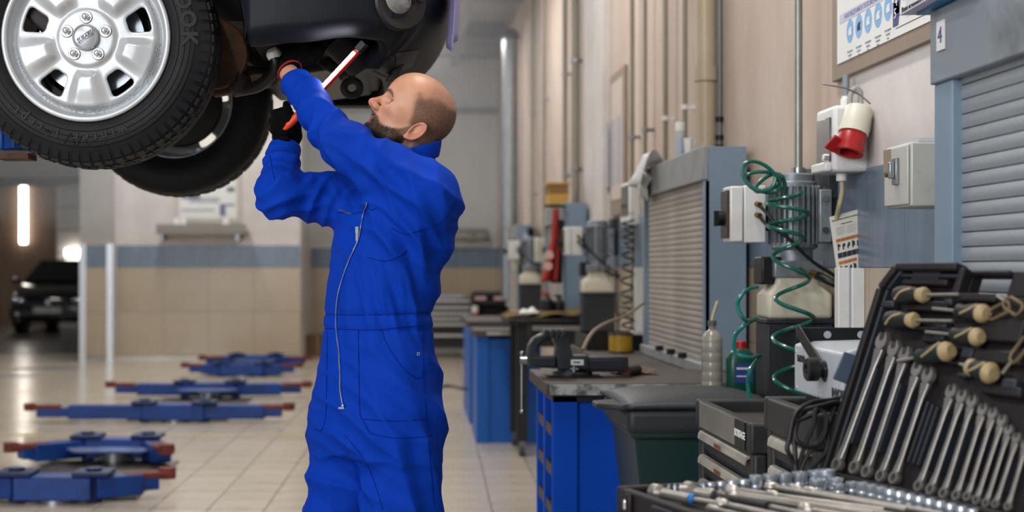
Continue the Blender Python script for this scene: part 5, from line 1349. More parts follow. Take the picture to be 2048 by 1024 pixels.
MB().grid(lambda u, v: (-1.2 + 1.3 * u, YN + .02 + 1.56 * v, 2.62 - .22 * u ** 3 + .03 * math.sin(math.pi * v)), 12, 12).build('bonnet', m_paint, car, solid=.01)
MB().bx(-1.25, -.42, YN + .32, YN + CARW - .22, 1.98, 2.05).build('floor_pan', m_under, car)
# suspension and drive line
def P3(px, py, dy): return W(px, py, YN + dy)
MB().tube(spline([P3(435, 165, .30), P3(470, 150, .36), P3(505, 148, .45), P3(560, 146, .62)], 6), [.020] * 6 + [.024] * 7 + [.018] * 6, n=12).build('lower_arm', m_mech, car)
MB().prism([(0, 0), (.17, .030), (.20, .07), (.10, .06), (.0, .03)], P3(425, 192, .28), (1, 0, 0), (0, 0, 1), -.05).build('arm_plate', m_rust, car, bevel=.006)
MB().lathe([(.03, 0), (.095, .0), (.10, .015), (.085, .03), (.03, .03)], P3(425, 108, .24), (0, 1, .1), n=28).build('rusty_shield', m_rust, car)
MB().sphere(P3(478, 165, .28), .035, 14, 10).cyl(P3(478, 165, .26), P3(478, 120, .26), .016, n=12).build('ball_joint', m_mech, car)
MB().cyl((WCX, YN + .16, WCZ), (WCX, YN + CARW - .16, WCZ), .022, n=14).build('drive_shaft', m_mech, car)
for y in (YN + .30, YN + CARW - .30): MB().lathe([(.03, -.06), (.045, -.03), (.035, -.01), (.05, .01), (.04, .03), (.055, .05), (.03, .07)], (WCX, y, WCZ), (0, 1, 0), n=20).build('shaft_boot', m_rub, car)
MB().bx(-1.02, -.66, YN + .42, YN + CARW - .42, 1.84, 1.98).build('subframe', m_under, car, bevel=.02)
MB().cyl((WCX + .06, YN + .25, 1.90), (WCX + .03, YN + .27, 2.45), .045, n=16).build('strut', mat('strut_blue', '#1c2c4c', .5), car)
b = MB(); pts = []
for k in range(60): a = 2 * math.pi * k / 12; pts.append((WCX + .045 + .065 * math.cos(a), YN + .26 + .065 * math.sin(a), 2.06 + k * .006))
b.tube(pts, .008, n=6).build('coil_spring', m_mech, car)
# white breather cap on a black elbow, by the glove
p = P3(548, 112, .20)
e = MB().tube(spline([p, p + Vector((.006, 0, -.02)), p + Vector((-.004, .02, -.045)), p + Vector((-.05, .06, -.075)), p + Vector((-.12, .10, -.085))], 6), .017, n=12).build('breather_elbow', m_dblack, car)
MB().lathe([(.0, .016), (.015, .015), (.021, .006), (.021, -.006), (0, -.006)], p + Vector((0, 0, .004)), Vector((-.4, -.5, .75)), n=20).build('breather_cap', m_white, e)
# under tray (dark plastic) and nose structures seen from below
MB().prism([(-.50, .0), (-.44, -.05), (-.30, -.055), (-.12, -.03), (-.04, .03), (-.10, .06), (-.46, .06)], (0, YN + 1.35, 1.925), (1, 0, 0), (0, 0, 1), .75).build('under_tray', m_dblack, car, bevel=.006)
MB().bx(-.34, -.06, YN + .28, YN + 1.3, 1.90, 2.0).build('engine_block', m_mech, car, bevel=.03)
MB().cyl((-.20, YN + .24, 1.93), (-.12, YN + .30, 1.86), .05, n=18).build('oil_filter', m_mech, car)
MB().lathe([(.032, -.01), (.04, 0), (.04, .03), (.03, .04), (.0, .04)], P3(695, 88, .30), (.1, -.95, -.2), n=24).build('pulley', m_mech, car)
MB().tube([P3(695 + 22 * math.cos(2 * math.pi * k / 24), 88 + 24 * math.sin(2 * math.pi * k / 24), .27) for k in range(24)], .0022, n=6, closed=True).build('pulley_ring', m_steel, car)
MB().prism([(0, 0), (.028, .0), (.05, .05), (.045, .10), (.02, .14), (-.01, .15), (.018, .09), (.02, .045)], P3(770, 166, .34), (1, .2, 0), (0, 0, 1), .03).build('nose_bracket', mat('bracket_grey', '#44423f', .6, .2, '#2f2d2b', 9, .6), car, bevel=.004)
MB().bar(P3(716, 118, .42), P3(764, 132, .40), .012, .008).build('cross_strut', m_mech, car)
MB().tube([P3(704 + 16 * math.cos(2 * math.pi * k / 24), 176 + 15 * math.sin(2 * math.pi * k / 24), .42) for k in range(24)], .011, n=8, closed=True).build('tow_eye', m_mech, car)
MB().bar(P3(704, 162, .42), P3(704, 110, .42), .02, .02).build('tow_stem', m_mech, car)
for k, (px, py) in enumerate(((730, 95), (745, 118), (660, 130), (640, 100), (690, 140))):
    MB().box(P3(px, py, .45 + .03 * k), (.06, .05, .035), (.3 * k, .2, .5 * k)).build('engine_mount', m_mech, car, bevel=.008)
MB().tube(spline([P3(640, 70, .40), P3(670, 110, .44), P3(700, 120, .42), P3(735, 112, .42), P3(760, 100, .40)], 6), .010, n=8).build('coolant_pipe', m_rub, car)
# lilac protective sheet hanging over the nose
t = thing('fender_cover', 'lilac protective sheet hanging over the car nose', 'sheet', W(884, 85, YN + .24))
def sheet(u, v):
    x = .122 + .018 * math.sin(7 * u) * (1 - v) - .03 * v * (1 - u) * 0; y = YN + .14 + .30 * u
    z = 2.42 - (2.42 - (1.865 + .10 * u)) * v
    return (.135 + .035 * u + .012 * math.sin(10 * u + 2 * v) - .05 * v * v * .3, y, z)
MB().grid(sheet, 20, 20).build('sheet_cloth', mat('lilac_film', '#8f8bb8', .45), t, solid=.0015)
# lift arm under the sill, at the frame edge
t = thing('lift_arm', 'blue lift arm with brown pad under the raised car', 'vehicle lift', (-1.55, 4.05, 1.5))
MB().bar((-1.75, 4.9, 1.665), (-1.155, 4.25, 1.665), .11, .07).build('swing_arm', m_lift, t, bevel=.006)
MB().bar((-1.155, 4.25, 1.655), (-1.115, 4.205, 1.655), .09, .05).build('inner_arm', m_lift, t, bevel=.004)
MB().cyl((-1.33, 4.30, 1.70), (-1.33, 4.30, 1.80), .05, n=16).build('lift_pad', m_pad, t)
MB().bx(-1.2, -1.105, 4.18, 4.28, 1.600, 1.618).build('pad_stop', m_rust, t)
MB().bx(-1.95, -1.65, 4.75, 5.05, 0.0, 1.70).build('lift_post', m_lift, t)
# ================================================================ THE MECHANIC
MY = 3.72
def G(px, py, dy=0.0): return np.array(W(px, py, MY + dy))
m_cov = mat('coverall_blue', '#0037aa', .8, 0, '#002f94', 5.0, .5, bump=.22, bscale=420, spec=.15)
m_zip = mat('zip_metal', '#b9b4a6', .35, .9)
m_stitch = mat('stitch_blue', '#00237c', .8, spec=.1)
m_glove = mat('glove_knit', '#050506', .95, 0, '#0b0c0f', 90.0, .6, bump=.5, bscale=330, spec=.12)
m_trim = mat('glove_trim', '#8d1622', .9, bump=.4, bscale=300)
m_boot = mat('boot_leather', '#17171a', .5)
person = thing('person', 'mechanic in bright blue overalls and black gloves reaching under the raised car', 'person', (0.0, MY, 0))

TH = R(48); FD = np.array([-math.sin(TH), -math.cos(TH)]); LD = np.array([math.cos(TH), -math.sin(TH)])
LV = [(262 + 60, 786, 868, .80), (345, 752, 892, .72), (372, 712, 908, .70), (400, 690, 914, .70), (430, 678, 913, .72), (480, 669, 903, .74), (540, 662, 880, .76), (600, 655, 864, .78), (640, 651, 860, .78), (700, 644, 867, .78), (760, 634, 880, .78), (820, 627, 880, .76), (872, 622, 877, .74), (905, 640, 865, .7)]
PXM = FPX / MY
lz = np.array([CAMH - (a[0] - VY) / PXM for a in LV])[::-1]
lcx = np.array([((a[1] + a[2]) / 2 - VX) / PXM for a in LV])[::-1]
le = np.array([(a[2] - a[1]) / 2 / PXM for a in LV])[::-1]
lr = np.array([a[3] for a in LV])[::-1]
la = le / np.sqrt(math.cos(TH) ** 2 + (lr * math.sin(TH)) ** 2); lb = la * lr
zf = np.linspace(lz[0], lz[-1], 200)
def sm(v):
    w = np.interp(zf, lz, v); k = np.ones(9) / 9
    return np.convolve(np.pad(w, 4, mode='edge'), k, mode='valid')
fcx, fa, fb = sm(lcx), sm(la), sm(lb)
def torso(X, Y, Z):
    zc = np.clip(Z, lz[0], lz[-1])
    cx = np.interp(zc, zf, fcx).astype(np.float32); a = np.interp(zc, zf, fa).astype(np.float32); b = np.interp(zc, zf, fb).astype(np.float32)
    dx = X - cx; dy = Y - MY
    u = dx * LD[0] + dy * LD[1]; v = dx * FD[0] + dy * FD[1]
    k = ((np.abs(u / a)) ** 2.3 + (np.abs(v / b)) ** 2.3) ** (1 / 2.3)
    d = (k - 1) * np.minimum(a, b) * .95
    return np.maximum(d, np.abs(Z - (lz[0] + lz[-1]) / 2) - (lz[-1] - lz[0]) / 2)
S1, E1, W1 = G(856, 392, -.12), G(683, 290, -.06), G(592, 166, .085)          # near arm
S2, E2, W2 = G(716, 400, .14), G(556, 393, .02), G(567, 303, .15)            # far arm
H1, K1, A1 = G(799, 842, -.055), G(810, 1150, -.06), G(815, 1500, -.02)
H2, K2, A2 = G(704, 842, .065), G(661, 1150, .03), G(640, 1500, .08)
def cloth_sdf(X, Y, Z):
    d = torso(X, Y, Z)
    leg1 = smin(s_cone(X, Y, Z, H1, K1, .108, .094), s_cone(X, Y, Z, K1, A1, .094, .085), .05)
    leg2 = smin(s_cone(X, Y, Z, H2, K2, .106, .082), s_cone(X, Y, Z, K2, A2, .082, .08), .05)
    d = smin(d, smin(leg1, leg2, .012), .045)
    M1 = S1 * .45 + E1 * .55
    a1 = smin(s_cone(X, Y, Z, S1, M1, .084, .072), s_cone(X, Y, Z, M1, E1, .072, .058), .03)
    a1 = smin(a1, s_cone(X, Y, Z, E1, W1, .057, .042), .03)
    M2 = S2 * .5 + E2 * .5
    a2 = smin(s_cone(X, Y, Z, S2, M2, .085, .063), s_cone(X, Y, Z, M2, E2, .063, .055), .03)
    a2 = smin(a2, s_cone(X, Y, Z, E2, W2, .055, .047), .03)
    # flat cuff ends
    for wv, ev, which in ((W1, E1, 1), (W2, E2, 2)):
        n = (wv - ev) / np.linalg.norm(wv - ev)
        pl = (X - wv[0]) * n[0] + (Y - wv[1]) * n[1] + (Z - wv[2]) * n[2] - .012
        if which == 1: a1 = smax(a1, pl, .006)
        else: a2 = smax(a2, pl, .006)
    d = smin(d, a1, .04); d = smin(d, a2, .045)
    return smax(d, .085 - Z, .01)
CPp, CQ = sdf_mesh(cloth_sdf, (-.46, MY - .36, .04), (.20, MY + .40, 1.86), .0050, 3)
# folds -------------------------------------------------------------
def fold(p, c, d, lam, amp, rad, warp=1.0, ns=14.0, sharp=1.0, seed=0.0):
    d = np.array(d, float); d /= np.linalg.norm(d)
    q = p - c; s = q @ d
    nz = vnoise(p[:, 0] * ns + seed, p[:, 1] * ns + 5 + seed, p[:, 2] * ns + 9) - .5
    ph = 2 * np.pi * (s / lam + warp * nz)
    w = 1 - np.abs(np.sin(ph / 2)) ** sharp * 1.0
    g = np.exp(-((q ** 2).sum(1)) / rad ** 2)
    return 1.7 * amp * (w * 2 - .75) * g
nrm = vnormals(CPp, CQ)
def sstep0(a, b, x):
    t = np.clip((x - a) / (b - a), 0, 1); return t * t * (3 - 2 * t)
disp = np.zeros(len(CPp))
arm1 = (W1 - E1) / np.linalg.norm(W1 - E1); up1 = (E1 - S1) / np.linalg.norm(E1 - S1)
arm2 = (W2 - E2) / np.linalg.norm(W2 - E2); up2 = (E2 - S2) / np.linalg.norm(E2 - S2)
z_ = np.array([0, 0, 1.0])
disp += fold(CPp, E1 * .6 + W1 * .4, arm1 + .9 * np.array([.9, 0, .5]), .085, .0045, .16, .9, 9, 1, 1)
disp += fold(CPp, W1, arm1 + .25 * z_, .040, .0028, .075, .6, 16, 1, 2)
disp += fold(CPp, E1, up1 + .7 * np.array([.5, 0, -.8]), .060, .0050, .12, 1.0, 10, 1, 3)
disp += fold(CPp, S1 * .6 + E1 * .4 + np.array([0, 0, -.03]), np.array([.55, 0, .85]), .062, .0060, .17, .9, 9, 1, 4)
disp += fold(CPp, G(800, 440, -.15), np.array([.85, 0, .45]), .070, .0062, .15, .9, 9, 1, 5)
disp += fold(CPp, G(850, 520, -.12), np.array([.92, 0, .30]), .064, .0046, .15, .9, 8, 1, 6)
disp += fold(CPp, E2, up2 * .6 + np.array([.3, 0, .8]), .045, .0036, .10, .9, 13, 1, 7)
disp += fold(CPp, S2 * .5 + E2 * .5, np.array([-.75, 0, .5]), .055, .0038, .11, .9, 11, 1, 8)
disp += fold(CPp, W2 * .7 + E2 * .3, arm2 + .2 * z_, .045, .003, .07, .7, 15, 1, 9)
for px, py, dy, amp in ((690, 600, -.1, .0035), (760, 590, -.12, .004), (830, 600, -.1, .005)):
    disp += fold(CPp, G(px, py, dy), np.array([.95, 0, .15]), .055, amp, .10, 1.0, 7, 1, px)
disp += fold(CPp, G(705, 850, -.1), np.array([.5, 0, .85]), .065, .0050, .15, 1.0, 8, 1, 10)
disp += fold(CPp, G(850, 800, -.1), np.array([.7, 0, .6]), .075, .0055, .16, 1.0, 7, 1, 11)
disp += fold(CPp, G(680, 985, .0), np.array([.4, 0, .9]), .085, .0065, .18, 1.0, 7, 1, 12)
disp += fold(CPp, G(810, 1000, -.1), np.array([.93, 0, .25]), .085, .0050, .22, 1.0, 6, 1, 13)
disp += .006 * (vnoise(CPp[:, 0] * 9, CPp[:, 1] * 9, CPp[:, 2] * 5) - .5) + .0035 * (vnoise(CPp[:, 0] * 26, CPp[:, 1] * 26, CPp[:, 2] * 15) - .5)
for ns_, am_, dv in ((38, .0022, (.8, 0, .6)), (55, .0016, (.3, 0, .95)), (46, .0018, (-.6, 0, .8))):
    dv = np.array(dv); s_ = CPp @ dv; n0 = vnoise(CPp[:, 0] * 12, CPp[:, 1] * 12, CPp[:, 2] * 12)
    rid = 1 - np.abs(2 * vnoise(s_ * ns_, CPp[:, 1] * 9 + dv[0], (CPp[:, 0] * dv[2] - CPp[:, 2] * dv[0]) * 10) - 1)
    disp += am_ * (rid - .5) * sstep0(.42, .68, n0)
# belt seams pull the cloth in
zb1, zb2 = G(0, 627)[2], G(0, 657)[2]
tor = (np.abs(CPp[:, 0]) < .4)
for zb in (zb1, zb2): disp -= .0045 * np.exp(-((CPp[:, 2] - zb) / .007) ** 2)
CPp = CPp + nrm * disp[:, None]
CPp = laplace(CPp, CQ, .2)
cov = np_object('coverall', CPp, CQ, m_cov, person)
bvh = BVHTree.FromPolygons([tuple(v) for v in CPp], [tuple(q) for q in CQ])
CAMP = Vector((0, 0, CAMH))
def onto(px, py, lift=.0015):
    d = (W(px, py, 4.0) - CAMP).normalized(); h = bvh.ray_cast(CAMP, d)
    if h[0] is None: return None
    return h[0] + h[1].normalized() * lift * (1 if h[1].dot(d) < 0 else -1), h[1]
def seam(pts, r, name, m, n=6, lift=.001, nn=7):
    out = []
    for p in spline([Vector((a, b, 0)) for a, b in pts], nn):
        h = onto(p.x, p.y, lift)
        if h: out.append(h[0])
    if len(out) < 3: return None
    return MB().tube(out, r, n=n).build(name, m, cov)
# zip: tape, teeth, puller
zp = [(735, 405), (728, 430), (722, 460), (716, 485), (700, 520), (686, 560), (678, 590), (674, 625), (674, 660), (679, 700), (681, 740), (682, 780), (687, 815)]
seam(zp, .0032, 'zip_tape', m_cov, 6, .001); seam(zp, .0017, 'zip_teeth', m_zip, 6, .0035)
h = onto(717, 462, .006)[0]; MB().bx(h.x - .004, h.x + .004, h.y - .003, h.y + .003, h.z - .004, h.z + .012).bx(h.x - .003, h.x + .003, h.y - .004, h.y - .002, h.z - .024, h.z - .003).build('zip_puller', m_chrome, cov)
h = onto(684, 817, .004)[0]; MB().bx(h.x - .007, h.x + .007, h.y - .003, h.y + .002, h.z - .003, h.z + .002).sphere((h.x + .004, h.y - .003, h.z + .006), .004, 8, 6).build('zip_stop', m_chrome, cov)
h = onto(836, 708, .001); MB().lathe([(.0025, 0), (.0048, 0), (.0048, .0015), (.0025, .0015)], h[0], -Vector(h[1]) if h[1].y > 0 else h[1], n=16, closed=True).build('rivet', m_chrome, cov)
# chest marks: metal clip and pen tips
for pts in ([(680, 421), (686, 423), (692, 426)], [(693, 427), (698, 427), (703, 428)]): seam(pts, .0022, 'pocket_clip', m_zip, 6, .002)
# seams
for pts in ([(652, 628), (700, 630), (750, 629), (800, 627), (845, 624), (858, 626)], [(651, 657), (700, 659), (750, 660), (800, 655), (845, 651)],
            [(762, 658), (775, 690), (795, 722), (815, 745), (833, 757)], [(833, 757), (843, 754), (846, 742)], [(717, 660), (718, 740), (720, 830)], [(720, 830), (732, 852), (745, 868), (800, 876), (862, 872)],
            [(722, 838), (790, 842), (852, 838)], [(655, 662), (654, 740), (652, 830), (645, 858)], [(645, 858), (640, 862), (628, 858)], [(848, 640), (846, 700), (850, 800), (858, 900), (868, 1010)],
            [(735, 515), (770, 522), (800, 512), (815, 500)], [(912, 395), (905, 415), (880, 445), (850, 458), (810, 468), (782, 455)], [(674, 424), (700, 428), (724, 424)], [(734, 414), (744, 420), (752, 416)],
            [(540, 310), (545, 340), (550, 360)], [(690, 870), (735, 930), (760, 1000), (765, 1020)]):
    seam(pts, .0009, 'seam', m_stitch, 5, .0009)
# standing collar
Cc = G(824, 322); cols = []
b = MB(); n_ = 40
for j, (hh, fl) in enumerate(((-.012, .0), (.012, .004), (.034, .008))):
    for i in range(n_):
        a = 2 * math.pi * i / n_
        x = Cc[0] + (.069 + fl) * math.cos(a); y = Cc[1] + (.067 + fl) * math.sin(a)
        tilt = .022 * math.cos(a - R(12)) * (1 if j else 1)
        b.v.append((x, y, Cc[2] + hh + tilt)); 
b.f = [(j * n_ + i, j * n_ + (i + 1) % n_, (j + 1) * n_ + (i + 1) % n_, (j + 1) * n_ + i) for j in range(2) for i in range(n_)]; b.mi = [0] * len(b.f)
b.build('collar', m_cov, cov, solid=.005, subd=1)

# ---------------------------------------------------------------- body: head, neck, wrists under the clothes
HE = G(824, 266, .0); PIT = R(38); YAW = R(7)
f0 = np.array([-math.cos(YAW), -math.sin(YAW), 0]); z1 = np.array([0, 0, 1.0])
HF = f0 * math.cos(PIT) + z1 * math.sin(PIT); HU = -f0 * math.sin(PIT) + z1 * math.cos(PIT); HL = np.cross(HU, HF)
Rh = np.stack([HF, HL, HU], 1)                       # columns: local axes in world
def to_local(p): return Rh.T @ (np.array(p) - HE)
nb0 = to_local(G(826, 285)); nb1 = to_local(G(818, 372, .01))
def head_sdf(F, L, U):
    A = np.abs(L)
    d = s_ell(F, L, U, (.020, 0, .062), (.0965, .0770, .0880))
    d = smin(d, s_ell(F, L, U, (.060, 0, .072), (.053, .060, .055)), .03)
    d = smin(d, s_ell(F, L, U, (.048, 0, -.002), (.055, .0585, .072)), .03)
    d = smin(d, s_cone(F, A, U, (.004, .052, -.016), (.040, .046, -.050), .014, .013), .022)
    d = smin(d, s_cone(F, A, U, (.040, .046, -.050), (.084, .014, -.062), .013, .014), .022)
    d = smin(d, s_ell(F, L, U, (.085, 0, -.060), (.017, .024, .018)), .018)
    d = smin(d, s_ell(F, A, U, (.070, .045, .010), (.024, .016, .014)), .02)
    d = smin(d, s_cone(F, A, U, (.1035, .008, .049), (.087, .046, .044), .009, .010), .014)
    d = smin(d, s_ell(F, L, U, (.088, 0, -.036), (.021, .026, .022)), .015)
    # eye sockets, then lids
    d = smax(d, -s_ell(F, A, U, (.110, .034, .024), (.024, .019, .0120)), .012)
    lid = s_ell(F, A, U, (.0825, .032, .0230), (.0142, .0150, .0142))
    d = smin(d, lid, .005)
    d = smax(d, -s_ell(F, A, U, (.0985, .0335, .0240), (.013, .0135, .0072)), .0015)
    # nose
    d = smin(d, s_cone(F, L, U, (.1030, 0, .041), (.128, 0, .003), .0078, .0095), .010)
    d = smin(d, s_ell(F, L, U, (.1300, 0, -.002), (.0115, .0110, .0105)), .006)
    d = smin(d, s_ell(F, A, U, (.1165, .0125, -.006), (.0115, .0072, .0088)), .006)
    d = smin(d, s_cone(F, L, U, (.124, 0, -.008), (.110, 0, -.016), .006, .006), .006)
    d = smax(d, -s_ell(F, A, U, (.1200, .0075, -.0165), (.006, .0035, .005)), .002)
    # lips
    d = smin(d, s_cone(F, A, U, (.1060, 0, -.0335), (.0980, .021, -.0375), .0050, .003), .004)
    d = smin(d, s_cone(F, A, U, (.1035, 0, -.0445), (.0965, .019, -.0415), .0058, .003), .004)
    d = smax(d, -s_cone(F, A, U, (.1130, 0, -.0390), (.1010, .022, -.0395), .0028, .002), .002)
    # neck
    d = smin(d, s_cone(F, L, U, nb0, nb1, .0600, .0660), .018)
    # sterno muscle
    n2 = to_local(G(795, 345, -.05)); d = smin(d, s_cone(F, L, U, (-.022, .050, -.018), n2, .012, .014), .014)
    # ear (near and far)
    ca_, sa_ = math.cos(R(16)), math.sin(R(16))
    ef, eu = F + .0025, U + .0045
    bk = -(ef * ca_ + eu * sa_) ; upv = -ef * sa_ + eu * ca_      # bk: towards the back of the head
    lat = A - (.0745 + .22 * np.clip(bk + .012, 0, .04))
    q = np.sqrt((bk / .0150) ** 2 + ((upv - .002) / .0270) ** 2)
    rimd = np.sqrt(((q - 1) * .020) ** 2 + (lat - .0065) ** 2) - .0036
    disc = np.maximum((q - 1) * .018, np.abs(lat - .001) - .0035)
    anti = np.sqrt(((q - .60) * .020) ** 2 + (lat - .0045) ** 2) - .0030
    anti = np.maximum(anti, -bk - .004)
    ear = smin(smin(disc, rimd, .004), anti, .003)
    ear = smax(ear, -s_ell(bk, upv, lat, (-.003, -.004, .008), (.0068, .0090, .0075)), .003)
    ear = smin(ear, s_ell(bk, upv, lat, (-.006, -.0265, .003), (.0075, .0085, .0045)), .004)
    ear = smin(ear, s_ell(bk, upv, lat, (-.0125, -.006, .004), (.0040, .0060, .0045)), .003)
    d = smin(d, ear, .004)
    return d
lo = np.array([-.16, -.11, -.20]); hi = np.array([.155, .11, .165])
HP, HQ = sdf_mesh(head_sdf, lo, hi, .0022, 1)
hf, hl, hu = HP[:, 0], HP[:, 1], HP[:, 2]
def sstep(a, b, x): t = np.clip((x - a) / (b - a), 0, 1); return t * t * (3 - 2 * t)
nz = vnoise(HP[:, 0] * 60, HP[:, 1] * 60, HP[:, 2] * 60) - .5; nzf = vnoise(HP[:, 0] * 190, HP[:, 1] * 190, HP[:, 2] * 190) - .5
top = .100 - .45 * hf
hair = sstep(-.014, .022, top - hu + .02 * nz) * sstep(-.008, .010, (.020 + .46 * hu) - hf + .012 * nz) * sstep(-.085, -.060, hu + .3 * hf)
hair = np.maximum(hair, .42 * sstep(-.01, .05, .055 + .2 * (hu - .10) - hf + .02 * nz) * sstep(.03, .08, hu))
ub = np.interp(hf, [-.01, .012, .022, .038, .067, .085, .094, .103, .114], [.02, .014, -.004, -.022, -.038, -.036, -.028, -.0195, -.0165])
low = np.interp(hf, [.0, .03, .07, .10], [-.050, -.066, -.080, -.088])
beard = sstep(-.004, .006, ub - hu + .008 * nz) * sstep(-.010, .006, hf - .006 + .2 * np.minimum(hu, 0) + .004) * sstep(-.008, .010, hu - low + .01 * nz)
lips = (np.abs(hl) < .022) & (hf > .096) & (hu < -.0285) & (hu > -.0505)
lipm = sstep(.022, .017, np.abs(hl)) * sstep(.092, .098, hf) * sstep(-.0520, -.0490, hu) * sstep(-.0275, -.0300, hu)
beard = beard * (1 - lipm)
cheekgap = sstep(.012, .020, np.abs(hl)) * sstep(.030, .022, np.abs(hl)) * sstep(.088, .093, hf) * sstep(-.05, -.046, hu)  # bare patch beside the mouth
beard = beard * (1 - .0 * cheekgap)
under = sstep(-.056, -.050, hu) * sstep(.096, .1, hf) * (1 - lipm) * sstep(-.042, -.047, hu)
red = np.clip(sstep(.108, .124, hf) * sstep(-.022, .0, hu) * .45 + sstep(.078, .088, np.abs(hl)) * .65 + .3 * np.exp(-((hf - .07) ** 2 + (np.abs(hl) - .05) ** 2 + (hu + .0) ** 2) / .02 ** 2), 0, 1)
brow = np.exp(-(((hu - .0465 - .05 * (np.abs(hl) - .03) + 3.5 * np.maximum(np.abs(hl) - .03, 0) ** 1.5) / .0042) ** 2)) * sstep(.007, .013, np.abs(hl)) * sstep(.053, .044, np.abs(hl)) * sstep(.06, .075, hf)
earm = sstep(.0745, .0775, np.abs(hl)) * sstep(-.040, -.030, hu) * sstep(.034, .030, hu) * sstep(.026, .022, hf)
hair = hair * (1 - earm); beard = beard * (1 - earm)
dark = np.clip(np.maximum(hair * .95, np.maximum(beard * .95, brow * .9)), 0, 1)
HW = HP @ Rh.T + HE
# wrists and forearms, chest and legs under the cloth: continue the same body
def core_sdf(X, Y, Z):
    d = torso(X, Y, Z) + .028
    for a, b_, c, r0, r1, r2 in ((S1, E1, W1, .052, .042, .029), (S2, E2, W2, .052, .042, .030)):
        n = (c - b_) / np.linalg.norm(c - b_)
        d = smin(d, s_cone(X, Y, Z, a, b_, r0, r1), .02); d = smin(d, s_cone(X, Y, Z, b_, c, r1, r2), .02); d = smin(d, s_cone(X, Y, Z, c, c + n * .055, r2, r2 * .92), .01)
    for a, b_, c in ((H1, K1, A1), (H2, K2, A2)):
        d = smin(d, s_cone(X, Y, Z, a, b_, .075, .052), .02); d = smin(d, s_cone(X, Y, Z, b_, c, .052, .040), .02)
    return d
BP, BQ = sdf_mesh(core_sdf, (-.42, MY - .30, .06), (.18, MY + .36, 1.88), .0085, 2)
allp = np.concatenate([HW, BP]); allq = np.concatenate([HQ, BQ + len(HW)])
zer = np.zeros(len(BP))
m_skin = bpy.data.materials.new('skin'); m_skin.use_nodes = True
nt = m_skin.node_tree; N = nt.nodes; L = nt.links; p = N['Principled BSDF']
p.inputs['Roughness'].default_value = .46; p.inputs['Subsurface Weight'].default_value = .12; p.inputs['Subsurface Radius'].default_value = (.010, .004, .002); p.inputs['Subsurface Scale'].default_value = .6
def attr(n): a = N.new('ShaderNodeAttribute'); a.attribute_name = n; return a.outputs['Fac']
def mixc(f, a, b):
    m = N.new('ShaderNodeMix'); m.data_type = 'RGBA'
    if isinstance(f, float): m.inputs['Factor'].default_value = f
    else: L.new(f, m.inputs['Factor'])
    for k, v in (('A', a), ('B', b)):
        if isinstance(v, tuple): m.inputs[k].default_value = v
        else: L.new(v, m.inputs[k])
    return m.outputs['Result']
tc = N.new('ShaderNodeTexCoord')
n1 = N.new('ShaderNodeTexNoise'); n1.inputs['Scale'].default_value = 28; n1.inputs['Detail'].default_value = 5; L.new(tc.outputs['Object'], n1.inputs['Vector'])
n2_ = N.new('ShaderNodeTexNoise'); n2_.inputs['Scale'].default_value = 820; n2_.inputs['Detail'].default_value = 2; L.new(tc.outputs['Object'], n2_.inputs['Vector'])
base = mixc(n1.outputs['Fac'], lin('#cd9a7e'), lin('#b98465'))
base = mixc(attr('redness'), base, lin('#b3624f')); base = mixc(attr('lip'), base, lin('#9a5550'))
cr = N.new('ShaderNodeMapRange'); cr.inputs['From Min'].default_value = .30; cr.inputs['From Max'].default_value = .66; cr.inputs['To Min'].default_value = .45; cr.inputs['To Max'].default_value = 1.0
L.new(n2_.outputs['Fac'], cr.inputs['Value'])
mu = N.new('ShaderNodeMath'); mu.operation = 'MULTIPLY'; L.new(attr('hair_dark'), mu.inputs[0]); L.new(cr.outputs[0], mu.inputs[1])
base = mixc(mu.outputs[0], base, lin('#33261f')); L.new(base, p.inputs['Base Color'])
bp = N.new('ShaderNodeBump'); bp.inputs['Strength'].default_value = .18; bp.inputs['Distance'].default_value = .001; L.new(n2_.outputs['Fac'], bp.inputs['Height']); L.new(bp.outputs[0], p.inputs['Normal'])
body = np_object('body', allp, allq, m_skin, person, {'hair_dark': np.concatenate([dark, zer]), 'redness': np.concatenate([red, zer]), 'lip': np.concatenate([lipm, zer])})

# beard, stubble and brows as fine blades of hair
hn = vnormals(HP, HQ)
def strands(name, mask, count, length, rad, flow, m, seed, jit=.35, lift=1.0):
    rg = np.random.default_rng(seed); w = np.maximum(mask, 0); idx = rg.choice(len(HP), count, p=w / w.sum())
    base = HP[idx] + rg.normal(0, .0009, (count, 3)); n = hn[idx]
    d = n * lift + np.array(flow)[None] + rg.normal(0, jit, (count, 3)); d /= np.linalg.norm(d, axis=1)[:, None]
    ln = length * (.6 + .6 * rg.random(count)) * (.35 + .65 * w[idx]); tip = base + d * ln[:, None] + np.array(flow)[None] * (ln * .35)[:, None]
    u = np.cross(d, rg.normal(0, 1, (count, 3))); u /= np.linalg.norm(u, axis=1)[:, None]; v = np.cross(d, u)
    base = base - n * .0008
    P_ = np.stack([base + u * rad, base - u * rad * .5 + v * rad * .87, base - u * rad * .5 - v * rad * .87, tip], 1).reshape(-1, 3) @ Rh.T + HE
    k = np.arange(count)[:, None] * 4
    F_ = np.concatenate([k + np.array([[0, 1, 3]]), k + np.array([[1, 2, 3]]), k + np.array([[2, 0, 3]])])
    o = np_object(name, P_, F_, m, person); o['kind'] = 'stuff'; return o
m_hair = mat('hair_dark_brown', '#2b2019', .55)
m_hair2 = mat('hair_short', '#2f241d', .6)
jawmask = np.where(hu > -.2, beard, 0) * (.35 + .65 * sstep(-.012, -.040, hu))
strands('beard', jawmask, 15000, .0085, .00022, (.10, 0, -.55), m_hair, 3, .28)
strands('scalp_stubble', hair * (hair > .3), 20000, .0022, .00015, (-.3, 0, -.3), m_hair2, 4, .3)
strands('eyebrow', brow * (brow > .25), 700, .006, .00022, (-.25, .0, .1), m_hair, 5, .25, .45)
